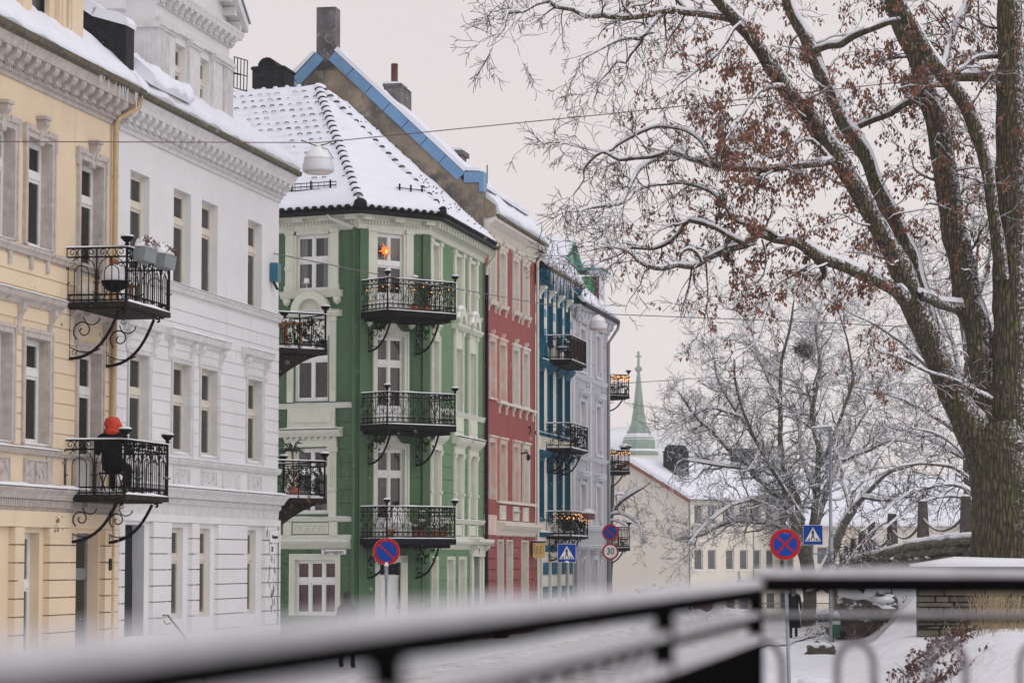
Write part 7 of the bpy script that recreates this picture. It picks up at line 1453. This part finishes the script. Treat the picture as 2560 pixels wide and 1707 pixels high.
def head(parent, c, yaw, hair=True, hood=None, tilt=0.):
    h = empty('tmp', (0, 0, 0)); bpy.data.objects.remove(h)
    mb = MB(c[0], c[1], c[2], yaw); n, v = 16, 12; rings = []
    for i in range(v + 1):
        t = math.pi * i / v; ring = []
        for j in range(n):
            p = 2 * math.pi * j / n; x, y, z = math.sin(t) * math.cos(p), math.sin(t) * math.sin(p), math.cos(t)
            f = 1 - .22 * max(0, -z - .1) ** 1.0; X, Y, Z_ = x * .075 * f, y * .098 * (f if y > 0 else 1), z * .12
            if y < -.7 and abs(x) < .25 and -.35 < z < .15: Y -= .022 * (1 - abs(x) * 3)
            if y < -.5 and .08 < z < .3 and .18 < abs(x) < .5: Y += .010
            if y < -.6 and abs(x) < .35 and -.62 < z < -.42: Y -= .006
            ring.append(mb.P(X, Y, Z_))
        rings.append(ring)
    for i in range(v):
        for j in range(n): mb.f.append([rings[i][j], rings[i + 1][j], rings[i + 1][(j + 1) % n], rings[i][(j + 1) % n]]); mb.sm.append(True)
    for s_ in (-1, 1): mb.blob(s_ * .076, .005, -.005, .012, .022, .03, 6, 5, 0)
    o = mb.build('head', 'skin', parent)
    mb = MB(c[0], c[1], c[2], yaw); [mb.blob(s_ * .028, -.088, .012, .011, .007, .006, 6, 4, 0) for s_ in (-1, 1)]; mb.build('eyes', 'ssblack', o)
    mb = MB(c[0], c[1], c[2], yaw); mb.blob(0, -.088, -.062, .022, .008, .006, 8, 4, 0); mb.build('mouth', 'brown', o)
    if hair: mb = MB(c[0], c[1], c[2], yaw); mb.blob(0, .025, .025, .092, .10, .115, 14, 9, .12, 3); mb.blob(0, .06, -.07, .09, .062, .15, 12, 8, .2, 5) if hair == 'long' else None; mb.build('hair', 'hair', o)
    return o
def hand(parent, w, d, side, name='hand', r=.0095):
    """palm with five bent fingers of different length, d = direction from the wrist"""
    w = Vector(w); d = Vector(d).normalized(); s = d.cross(Vector((0, 1, 0))).normalized() * side; u = s.cross(d).normalized()
    J = {'wr': (w, (.024, .017)), 'pm': (w + d * .05, (.036, .014))}; B = [('wr', 'pm')]
    o = skin(name, 'skin', {k: (tuple(a), b) for k, (a, b) in J.items()} , B, parent, 1, 'wr')
    for i, (off, L_) in enumerate(((-.030, .068), (-.010, .078), (.010, .072), (.028, .056))):
        a = w + d * .082 + s * off; b = a + d * L_ * .5 + u * .008; c = b + d * L_ * .38 + u * .026
        skin('finger', 'skin', {'a': (tuple(a - d * .02), r), 'b': (tuple(b), r * .92), 'c': (tuple(c), r * .75)}, [('a', 'b'), ('b', 'c')], o, 1, 'a')
    a = w + d * .03 - s * .030; b = a + (d - s * .9).normalized() * .035; c = b + (d + u * .4).normalized() * .03
    skin('thumb', 'skin', {'a': (tuple(a), r * 1.15), 'b': (tuple(b), r), 'c': (tuple(c), r * .8)}, [('a', 'b'), ('b', 'c')], o, 1, 'a'); return o
def walker(name, pos, yaw, H, label, coat, long_=True, stride=.3, hairk='long', arms=True):
    P = empty(name, pos, yaw, label, 'person'); k = H / 1.70; q = lambda x, y, z: (x * k, y * k, z * k); f = stride      # faces local -y
    legs = {'pe': (q(0, 0, .92), (.15 * k, .11 * k))}; B = []
    for s_, st in ((-1, f), (1, -f)):
        n = 'L' if s_ < 0 else 'R'; legs.update({n + 'h': (q(s_ * .085, 0, .88), .088 * k), n + 'k': (q(s_ * .09, -st * .45 - .03, .48), .062 * k), n + 'a': (q(s_ * .09, -st * .9 + (.05 if st < 0 else 0), .10 if st > 0 else .14), .040 * k)})
        B += [('pe', n + 'h'), (n + 'h', n + 'k'), (n + 'k', n + 'a')]
    body = dict(legs); body.update({'wa': (q(0, 0, 1.08), (.13 * k, .095 * k)), 'ch': (q(0, .01, 1.28), (.165 * k, .11 * k)), 'sh': (q(0, .015, 1.40), (.11 * k, .08 * k)), 'nk': (q(0, .01, 1.47), .052 * k)}); B += [('pe', 'wa'), ('wa', 'ch'), ('ch', 'sh'), ('sh', 'nk')]
    for s_, st in ((-1, -f), (1, f)):
        n = 'l' if s_ < 0 else 'r'; body.update({n + 's': (q(s_ * .175, .01, 1.37), .062 * k), n + 'e': (q(s_ * .235, .04 - st * .15, 1.10), .048 * k), n + 'w': (q(s_ * .245, -.05 - st * .4, .87), .036 * k)}); B += [('sh', n + 's'), (n + 's', n + 'e'), (n + 'e', n + 'w')]
        hand(P, q(s_ * .245, -.05 - st * .4, .87), (0, -.2, -1), s_)
    skin('body', coat, body, B, P, 2, 'pe')
    if long_:
        mb = MB(); rows = []; 
        for z_, rx, ry in ((1.34, .185, .125), (1.15, .165, .12), (1.0, .17, .125), (.8, .20, .16), (.55, .225, .20), (.32, .245, .235)):
            rows.append((z_, rx, ry))
        rings = [[mb.P(*q(rx * math.cos(a) * (1 + .03 * math.sin(a * 5 + z_ * 7)), ry * math.sin(a) * (1 + .04 * math.sin(a * 4 + z_ * 9)), z_)) for a in [2 * math.pi * j / 20 for j in range(20)]] for z_, rx, ry in rows]
        for a, b in zip(rings, rings[1:]):
            for j in range(20): mb.f.append([a[j], a[(j + 1) % 20], b[(j + 1) % 20], b[j]]); mb.sm.append(True)
        mb.build('long_coat', coat, P)
    head(P, q(0, -.01, 1.585), 0, hairk)
    mb = MB(); mb.lathe([(.05 * k, 1.42 * k), (.095 * k, 1.44 * k), (.10 * k, 1.48 * k), (.07 * k, 1.52 * k)], 0, -.01, 12); mb.blob(0, -.09 * k, 1.36 * k, .06 * k, .03 * k, .09 * k, 8, 6, .2, 2); mb.build('scarf', 'scarf' if long_ else coat, P)
    for s_, st in ((-1, f), (1, -f)):
        mb = MB(0, 0, 0, 0); x, y, z_ = q(s_ * .09, -st * .9 + (.05 if st < 0 else 0), .0 if st > 0 else .03); mb.blob(x, y - .05 * k, z_ + .045 * k, .05 * k, .135 * k, .05 * k, 10, 6, .1, 2, z_ + .002); mb.tube([(x, y + .01, z_ + .05 * k), (x, y, z_ + .24 * k)], [.052 * k, .05 * k], 10); mb.build('boot', 'boots', P)
    return P
p = at(868, 1675, 65.6); walker('person', (p.x, p.y, gz(p.x, p.y) + .0), R(168), 1.72, 'dark haired person in dark jacket and trousers walking across the snowy street', 'jacket', False, .17)
p = at(1984, 1603, 92.0); walker('person', (p.x, p.y, gz(p.x, p.y) + .0), R(-4), 1.68, 'person in a long navy winter coat and scarf walking down the snowy path', 'coat', True, .12)
def balc_pt(root, x, y, z): return root.matrix_basis @ Vector((x, y, z))
bpy.context.view_layer.update()
# seated figure in the red hood, back turned to us, looking along the street
q0 = 50.95 - 40
P = empty('person', balc_pt(Y, q0, -.60, 3.71), RZ + R(90), 'person in a red hood and black jacket seated on the lower left balcony', 'person', None, 1.07)   # local -y faces +s
Q = lambda x, y, z: (x, y, z)
body = {'pe': (Q(0, 0, .50), (.19, .14)), 'wa': (Q(0, .03, .70), (.19, .15)), 'ch': (Q(0, .03, .90), (.21, .15)), 'sh': (Q(0, 0, 1.04), (.15, .11)), 'nk': (Q(0, -.02, 1.12), .07)}; B = [('pe', 'wa'), ('wa', 'ch'), ('ch', 'sh'), ('sh', 'nk')]
for s_ in (-1, 1):
    n = 'l' if s_ < 0 else 'r'; ez = .78; hx = s_ * .14 if s_ < 0 else .20
    body.update({n + 's': (Q(s_ * .23, 0, .99), .085), n + 'e': (Q(s_ * .31, -.06, .72), .07), n + 'w': (Q(s_ * .2, -.30, .80 if s_ < 0 else 1.0), .045), n + 'h': (Q(s_ * .11, -.05, .48), .10), n + 'k': (Q(s_ * .15, -.45, .50), .075), n + 'a': (Q(s_ * .15, -.47, .10), .05)}); B += [('sh', n + 's'), (n + 's', n + 'e'), (n + 'e', n + 'w'), ('pe', n + 'h'), (n + 'h', n + 'k'), (n + 'k', n + 'a')]
skin('body', 'jacket', body, B, P, 2, 'pe')
for s_ in (-1, 1): hand(P, Q(s_ * .2, -.30, .80 if s_ < 0 else 1.0), (-s_ * .4, -.5, .7 if s_ > 0 else -.1), s_)
for s_ in (-1, 1): mb = MB(); mb.blob(s_ * .15, -.53, .06, .05, .13, .055, 10, 6, .1, 2, .004); mb.build('boot', 'boots', P)
head(P, (0, -.05, 1.22), R(-20), True)
mb = MB(); mb.blob(0, .005, 1.225, .135, .15, .16, 20, 12, .35, 4); mb.blob(0, .06, 1.11, .15, .10, .07, 14, 7, .4, 5); mb.blob(0, .10, 1.30, .07, .06, .07, 10, 6, .3, 6); mb.tube([(-.12, .05, 1.12), (-.13, -.09, 1.2), (-.05, -.14, 1.33), (.05, -.14, 1.33), (.13, -.09, 1.2), (.12, .05, 1.12)], .022, 7); mb.build('hood', 'hood', P)
CHR = empty('folding_chair', balc_pt(Y, q0, -.60, 3.72), RZ + R(90), 'black folding chair under the hooded person on the balcony', 'chair'); mb = MB(); mb.box(-.2, .2, -.2, .2, .38, .41); mb.build('seat', 'iron', CHR)
for a, b in (((-.18, -.2), (-.18, .22)), ((.18, -.2), (.18, .22)), ((-.18, .22), (-.18, -.2)), ((.18, .22), (.18, -.2))): mb = MB(); mb.tube([(a[0], a[1], 0), (b[0], b[1], .40)], .014, 5); mb.build('leg', 'iron', CHR)
# ================================================================ THINGS ON THE BALCONIES
def fbox(x, z, lab, k):
    o = empty('flower_box', balc_pt(Y, x, -1.27, z), RZ, lab, 'flower box', 'flower boxes on the upper left balcony'); mb = MB(); mb.prismx([(-.12, -.08), (.10, -.08), (.13, .17), (-.16, .17)], -.34, .34); mb.build('box', 'planter', o); mb = MB(); mb.blob(0, -.01, .17, .36, .17, .22, 14, 8, .25, k, .18); mb.build('snow_heap', 'snow', o)
    rg = random.Random(k); mb = MB()
    for _ in range(26): x0_ = rg.uniform(-.3, .34); mb.tube([(x0_, -.1 + rg.gauss(0, .06), .2), (x0_ + rg.gauss(.03, .05), -.1 + rg.gauss(0, .08), .2 + rg.uniform(.0, .2)), (x0_ + rg.gauss(.05, .06), -.16, .2 + rg.uniform(-.05, .15))], [.008, .010, .006], 3)
    mb.build('dead_plants', 'deadleaf', o)
fbox(50.65 - 40, 8.13, 'grey flower box heaped with snow, nearer the ball finial', 1); fbox(51.85 - 40, 8.13, 'grey flower box heaped with snow, at the far end of the rail', 2)
o = empty('kettle_grill', balc_pt(Y, 50.62 - 40, -.72, 7.27), RZ, 'black kettle grill buried under a dome of snow on the upper balcony', 'grill'); mb = MB(); mb.lathe([(.05, .22), (.17, .27), (.25, .38), (.26, .44)], 0, 0, 16); mb.build('bowl', 'iron', o); mb = MB(); mb.blob(0, 0, .44, .27, .27, .3, 16, 9, .1, 3, .43); mb.build('snow_dome', 'snow', o)
for a in (0, 2.1, 4.2): mb = MB(); mb.tube([(.12 * math.cos(a), .12 * math.sin(a), .28), (.25 * math.cos(a), .25 * math.sin(a), 0)], .012, 5); mb.build('leg', 'iron', o)
o = empty('bucket', balc_pt(Y, 50.15 - 40, -.3, 7.27), RZ, 'translucent plastic bucket in the corner of the upper balcony', 'bucket'); mb = MB(); mb.lathe([(.12, 0), (.15, .34), (.14, .34)], 0, 0, 14); mb.build('shell', 'rtrim', o)
o = empty('wooden_chair', balc_pt(Y, 51.5 - 40, -.6, 7.27), RZ, 'orange brown wooden chair behind the upper balcony rail', 'chair')
for x in (-.2, .2): mb = MB(); mb.box(x - .02, x + .02, .18, .22, 0, .95); mb.box(x - .02, x + .02, -.22, -.18, 0, .42); mb.build('leg', 'wood', o)
mb = MB(); mb.box(-.22, .22, -.22, .22, .40, .44); mb.build('seat', 'wood', o); mb = MB(); [mb.box(-.2 + k * .09, -.14 + k * .09, .19, .21, .5, .92) for k in range(5)]; mb.box(-.22, .22, .18, .22, .88, .95); mb.build('backrest', 'wood', o)
# white corner balconies
def on(root, ox, oy, an, x, y, z): return balc_pt(root, ox + x * math.cos(an) - y * math.sin(an), oy + x * math.sin(an) + y * math.cos(an), z)
o = empty('garden_table', on(WH, LW, 0, R(45), 1.1, -.8, 7.52), RZ + R(45), 'wooden table under snow on the upper corner balcony of the white house', 'table'); mb = MB(); mb.box(-.4, .4, -.3, .3, .62, .66); mb.build('tabletop', 'wood', o); mb = MB(); snow_ledge(mb, -.4, .4, -.3, .3, .66, .1, 3); mb.build('snow_cover', 'snow', o)
for x in (-.35, .35):
    for y in (-.25, .25): mb = MB(); mb.box(x - .02, x + .02, y - .02, y + .02, 0, .62); mb.build('leg', 'wood', o)
o = empty('potted_palm', on(WH, LW, 0, R(45), .95, -1.0, 3.97), RZ, 'potted palm with a bare leaning trunk on the lower corner balcony', 'plant'); mb = MB(); mb.lathe([(.11, 0), (.15, .25), (.14, .25)], 0, 0, 12); mb.build('pot', 'pot', o); mb = MB(); mb.tube([(0, 0, .2), (-.05, 0, .6), (-.14, .0, .95), (-.2, 0, 1.15)], [.035, .03, .03, .035], 7); mb.build('trunk', 'wood', o); mb = MB(); rg = random.Random(4)
for k in range(46): a = rg.uniform(0, 6.28); l_ = rg.uniform(.25, .42); e_ = rg.uniform(-.2, 1.2); mb.tube([(-.2, 0, 1.12), (-.2 + math.cos(a) * l_ * .5, math.sin(a) * l_ * .5, 1.15 + e_ * l_ * .5), (-.2 + math.cos(a) * l_, math.sin(a) * l_, 1.12 + e_ * l_ * .7 - .05)], [.012, .014, .003], 3)
mb.build('fronds', 'evergreen', o)
# green house: star in the window, lights, pots
def gl(x, y, z): return on(GR, A[0], A[1], aC, x, y, z)
o = empty('paper_star', gl(.93, -.02, 11.42), RZ + aC, 'glowing orange paper star hanging in the top corner window', 'star lantern'); mb = MB()
for k in range(9):
    a = 2 * math.pi * k / 9 + .5; l_ = .25 if k % 2 == 0 else .17; c = (math.cos(a), math.sin(a)); t_ = (-c[1], c[0]); b = .05
    pts = [(c[0] * l_, -.0, c[1] * l_), (c[0] * .07 + t_[0] * b, 0, c[1] * .07 + t_[1] * b), (0, -.05, 0), (c[0] * .07 - t_[0] * b, 0, c[1] * .07 - t_[1] * b)]
    mb.face([pts[0], pts[1], pts[2]]); mb.face([pts[0], pts[2], pts[3]]); mb.face([pts[0], pts[3], (0, .05, 0)]); mb.face([pts[0], (0, .05, 0), pts[1]])
mb.build('star_points', mat('paper_star_orange', (.95, .26, .06), .7, .12, 9, 0, emis=.28), o); mb = MB(); mb.blob(.0, -.07, -.03, .035, .03, .06, 8, 6, 0); mb.build('bulb', 'glow', o)
def lights(name, P_, lab, n, m='glow', r=.022, seed=1, jit=.04, cable='iron'):
    o = empty(name, P_[0], 0, lab, 'string lights'); rg = random.Random(seed); pts = []; 
    for a, b in zip(P_, P_[1:]):
        for k in range(n): t = k / n; pts.append(a.lerp(b, t) - P_[0] + Vector((rg.gauss(0, jit * .4), rg.gauss(0, jit * .4), rg.gauss(0, jit) - .05 * math.sin(t * math.pi * 3) ** 2)))
    mb = MB(); mb.tube(pts, .006, 3); mb.build('cable', cable, o)
    mb = MB(); [mb.blob(p.x, p.y, p.z - .02, r, r, r, 6, 4, 0) for p in pts]; tag(mb.build('bulbs', m, o), kind='stuff')
lights('string_lights', [gl(.06, -.3, 10.25), gl(.05, -1.33, 10.3), gl(1.3, -1.36, 10.28), gl(2.53, -1.34, 10.28)], 'string of round warm bulbs along the top corner balcony of the green house', 4, r=.015, seed=3)
bq = lambda s, n, z: Vector(W(s, n, z))
lights('string_lights', [bq(100.45, -.3, 4.08), bq(100.45, -.95, 4.05), bq(102.4, -.97, 4.1), bq(103.9, -.97, 4.0)], 'tangle of yellow string lights on the lowest balcony of the blue house', 16, r=.015, seed=5, jit=.07)
lights('string_lights', [on(GY, LG, 0, R(45), .12, -.2, 9.98), on(GY, LG, 0, R(45), .1, -1.27, 9.95), on(GY, LG, 0, R(45), 1.1, -1.28, 9.95), on(GY, LG, 0, R(45), 2.0, -1.27, 9.95)], 'dense yellow string lights on the top balcony of the grey house corner', 22, r=.021, seed=6, jit=.06)
lights('string_lights', [on(GY, LG, 0, R(45), .12, -.2, 6.92), on(GY, LG, 0, R(45), .1, -1.27, 6.9), on(GY, LG, 0, R(45), 1.1, -1.28, 6.9), on(GY, LG, 0, R(45), 2.0, -1.27, 6.9)], 'yellow string lights over snowy planters on the middle balcony of the grey house corner', 12, r=.018, seed=7, jit=.04)
def plant(root_pt, h, lab, k, pot=True, m='evergreen', n=60):
    o = empty('potted_plant', root_pt, 0, lab, 'plant', 'plants on the balconies'); rg = random.Random(k)
    if pot: mb = MB(); mb.lathe([(.09, 0), (.13, .2), (.12, .2)], 0, 0, 12); mb.build('pot', 'pot', o)
    mb = MB()
    for _ in range(n): a = Vector((rg.gauss(0, .1), rg.gauss(0, .1), rg.uniform(.12, h))); b = a + Vector((rg.gauss(0, .06), rg.gauss(0, .06), rg.gauss(.02, .05))); mb.tube([a, b], [.016, .005], 3)
    mb.build('foliage', m, o); mb = MB(); mb.blob(0, 0, h, .1, .1, .045, 8, 5, .3, k); mb.build('snow_cover', 'snow', o)
plant(gl(1.75, -.9, 9.6), .85, 'dark bushy potted plant on the top corner balcony of the green house', 1, n=170); plant(gl(1.5, -.7, 9.6), 1.05, 'tall reddish dried plant at the top corner balcony of the green house', 2, m='deadleaf', n=90)
for k, (x, y, h, mm) in enumerate(((.35, -1.1, .25, 'drygrass'), (1.25, -1.0, .35, 'evergreen'), (1.5, -1.05, .5, 'deadleaf'), (1.72, -.8, .75, 'evergreen'), (1.95, -1.1, .4, 'evergreen'), (2.3, -1.0, .35, 'deadleaf'))):
    plant(gl(x, y, 3.12), h, ('small yellow flowered pot at the left end', 'low green pot plant by the door side', 'brown dried pot plant in the middle', 'tall dark green pot plant in the middle', 'green pot plant near the right end', 'brown plant in the rightmost pot')[k] + ' of the lowest green house balcony', 20 + k, m=mm)
o = empty('garden_chair', gl(.95, -.85, 3.12), RZ + aC, 'white plastic chair on the lowest green house balcony', 'chair'); mb = MB(); mb.box(-.2, .2, -.2, .2, .4, .44); mb.build('seat', 'sswhite', o); mb = MB(); mb.box(-.2, .2, .18, .22, .44, .9); mb.build('backrest', 'sswhite', o)
for x in (-.17, .17):
    for y in (-.17, .17): mb = MB(); mb.box(x - .02, x + .02, y - .02, y + .02, 0, .4); mb.build('leg', 'sswhite', o)
for k, (x, y) in enumerate(((101.2, -.5), (102.6, -.5))):
    o = empty('balcony_chair', bq(x, y, 9.7), RZ, ('dark chair under snow, nearer end', 'dark chair under snow, farther end')[k] + ' of the barred balcony on the blue house', 'chair', 'chairs on the barred balcony'); mb = MB(); mb.box(-.2, .2, -.2, .2, .4, .45); mb.build('seat', 'iron', o); mb = MB(); mb.box(-.2, .2, .16, .2, .45, .85); mb.build('backrest', 'iron', o); mb = MB(); snow_ledge(mb, -.2, .2, -.2, .2, .45, .09, k); snow_ledge(mb, -.2, .2, .15, .21, .85, .05, k); mb.build('snow_cover', 'snow', o)
    for x_ in (-.17, .17):
        for y_ in (-.17, .17): mb = MB(); mb.box(x_ - .02, x_ + .02, y_ - .02, y_ + .02, -.0, .4); mb.build('leg', 'iron', o)
plant(bq(101.6, -.5, 3.42), .8, 'dense dark shrub behind the lowest ornate balcony of the blue house', 31, False, n=420)
plant(bq(102.4, -.45, 3.42), .7, 'second dark shrub farther along the lowest blue house balcony', 32, False, n=420)
o = empty('window_box', bq(103.3, -1.05, 3.98), RZ, 'brown window box with thick snow hung on the blue house balcony rail', 'flower box'); mb = MB(); mb.box(-.75, .8, -.12, .1, 0, .22); mb.build('box', 'brown', o); mb = MB(); snow_ledge(mb, -.78, .82, -.14, .12, .22, .18, 4); mb.build('snow_heap', 'snow', o)
for k, (x, z) in enumerate(((.45, 6.92), (1.8, 6.92))):
    o = empty('snow_capped_lantern', on(GY, LG, 0, R(45), x, -1.22, z), RZ, ('round snow capped planter at the near end', 'round snow capped planter at the far end')[k] + ' of the middle grey house balcony', 'planter', 'planters on the grey corner balcony'); mb = MB(); mb.lathe([(.08, .0), (.16, .12), (.17, .2)], 0, 0, 12); mb.build('bowl', 'iron', o); mb = MB(); mb.blob(0, 0, .2, .2, .2, .14, 12, 7, .2, k, .18); mb.build('snow_cap', 'snow', o)
o = empty('table_lamp', on(GR, P0[0], P0[1], aS, 7.22, .1, 10.31), RZ + aS, 'small white shaded lamp on the top side window sill of the green house', 'lamp'); mb = MB(); mb.lathe([(.04, 0), (.015, .02), (.015, .2)], 0, 0, 8); mb.build('base', 'sswhite', o); mb = MB(); mb.lathe([(.10, .17), (.075, .33)], 0, 0, 14); mb.build('lamp_shade', 'sswhite', o)
# ================================================================ FOREGROUND RAILING (close to the lens)
FR = empty('iron_railing', (.598, 7.0, 1.1), 0, 'dark blurred foreground railing with snow on its handrail, bending at a corner post', 'railing'); o = Vector((.616, 7.0, 1.1)); dL = Vector((-.91, -5.37, 0)).normalized(); zr = lambda z: z - 1.1
lrail = [Vector((0, 0, 0)), dL * 6.4]
def flat(mb, a, b, w, z0, z1):
    d = (b - a).normalized(); n = Vector((-d.y, d.x, 0)) * w / 2; i = [mb.P(*(p + s_ * n + Vector((0, 0, z)))) for z in (z0, z1) for p in (a, b) for s_ in (-1, 1)]
    for f in ((0, 2, 3, 1), (4, 5, 7, 6), (0, 1, 5, 4), (2, 6, 7, 3), (0, 4, 6, 2), (1, 3, 7, 5)): mb.f.append([i[k] for k in f]); mb.sm.append(False)
X3 = Vector((3.2, 0, 0))
mb = MB(); flat(mb, Vector((0, 0, 0)), lrail[1], .038, zr(2.402), zr(2.433)); flat(mb, Vector((-.02, 0, 0)), X3, .05, zr(2.418), zr(2.458)); mb.build('handrail', 'rail', FR)
mb = MB(); flat(mb, Vector((0, 0, 0)), lrail[1], .022, zr(2.344), zr(2.362)); flat(mb, Vector((0, 0, 0)), X3, .016, zr(2.350), zr(2.363)); flat(mb, Vector((0, 0, 0)), lrail[1], .022, zr(2.285), zr(2.30)); mb.build('lower_rail', 'rail', FR)
mb = MB(); rg = random.Random(3)
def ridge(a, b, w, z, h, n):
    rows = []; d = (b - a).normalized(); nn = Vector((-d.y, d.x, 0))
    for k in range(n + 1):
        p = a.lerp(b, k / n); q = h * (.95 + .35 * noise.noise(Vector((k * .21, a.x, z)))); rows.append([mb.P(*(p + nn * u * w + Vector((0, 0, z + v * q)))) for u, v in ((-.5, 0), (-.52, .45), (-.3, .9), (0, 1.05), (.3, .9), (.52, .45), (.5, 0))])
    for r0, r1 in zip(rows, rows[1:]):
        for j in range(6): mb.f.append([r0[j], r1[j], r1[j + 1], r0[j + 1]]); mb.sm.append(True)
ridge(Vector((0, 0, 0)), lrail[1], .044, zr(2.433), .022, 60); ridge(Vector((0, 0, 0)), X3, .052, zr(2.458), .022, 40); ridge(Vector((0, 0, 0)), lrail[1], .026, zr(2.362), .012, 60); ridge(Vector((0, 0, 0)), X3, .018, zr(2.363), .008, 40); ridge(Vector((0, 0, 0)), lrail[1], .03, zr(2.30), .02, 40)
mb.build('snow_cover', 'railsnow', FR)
for t in (0, .36, .79, 1.2, 1.6): 
    mb = MB(); p = dL * (5.447 * t); mb.box(p.x - .017, p.x + .017, p.y - .017, p.y + .017, -.3, zr(2.416)); mb.build('post', 'rail', FR)
for k in range(38):
    t = .20 + k * .1; p = dL * t
    if t < 1.85: continue
    if k % 2: mb = MB(); mb.tube([(p.x, p.y, .3), (p.x, p.y, zr(2.35))], .006, 6); mb.build('baluster', 'rail', FR)
mb = MB(); flat(mb, Vector((0, 0, 0)) + dL * .015, dL * 1.80, .012, .25, zr(2.284)); mb.build('infill_panel', 'rail', FR)
HOOP = mat('hoop_paint', (.16, .13, .15), .6, .1, 9, 0)
for k in range(9):
    x = .02 + k * .224; mb = MB(); mb.tube([(x - .047, 0, .2), (x - .045, 0, zr(2.20))] + [(x - .045 * math.cos(a), 0, zr(2.24) + .06 * math.sin(a)) for a in [math.pi * j / 10 for j in range(11)]] + [(x + .045, 0, zr(2.20)), (x + .047, 0, .2)], .0085, 8); mb.build('hoop', HOOP, FR)
mb = MB(); mb.tube([(0, 0, .22), (3.2, 0, .22)], .012, 6); mb.build('bottom_rail', 'rail', FR)
mb = MB(); mb.box(3.17, 3.2, -.015, .015, -.3, zr(2.42)); mb.build('post', 'rail', FR)
# ================================================================ FALLING SNOW AND HAZY AIR
def flakes():
    mb = MB(); rg = random.Random(12)
    for _ in range(5200):
        y = rg.uniform(14, 100) if rg.random() < .6 else rg.uniform(30, 75); x = rg.uniform(-.2, .2) * y; z = rg.uniform(.4, 2.5 + .21 * y); r = rg.uniform(.004, .010); q = [Vector((rg.gauss(0, 1), rg.gauss(0, 1), rg.gauss(0, 1))).normalized() * r for _ in range(4)]
        i = [mb.P(x + v.x, y + v.y, z + v.z) for v in q]
        for f in ((0, 1, 2), (0, 2, 3), (0, 3, 1), (1, 3, 2)): mb.f.append([i[k] for k in f]); mb.sm.append(True)
    o = mb.build('falling_snow', 'sswhite'); tag(o, 'fine snowflakes drifting through the air over the whole street', 'snowfall', kind='stuff')
flakes()
def haze():
    mb = MB(); mb.box(-760, 760, -60, 1540, -34, 140); m = bpy.data.materials.new('haze_air'); m.use_nodes = True; t = m.node_tree; t.nodes.remove(t.nodes['Principled BSDF'])
    v = t.nodes.new('ShaderNodeVolumePrincipled'); v.inputs['Color'].default_value = (.96, .955, .965, 1); v.inputs['Density'].default_value = .00024; v.inputs['Anisotropy'].default_value = 0
    t.links.new(v.outputs[0], t.nodes['Material Output'].inputs['Volume']); o = mb.build('haze', m); tag(o, 'pale snowy haze filling the air of the street', 'haze', kind='stuff')
haze()
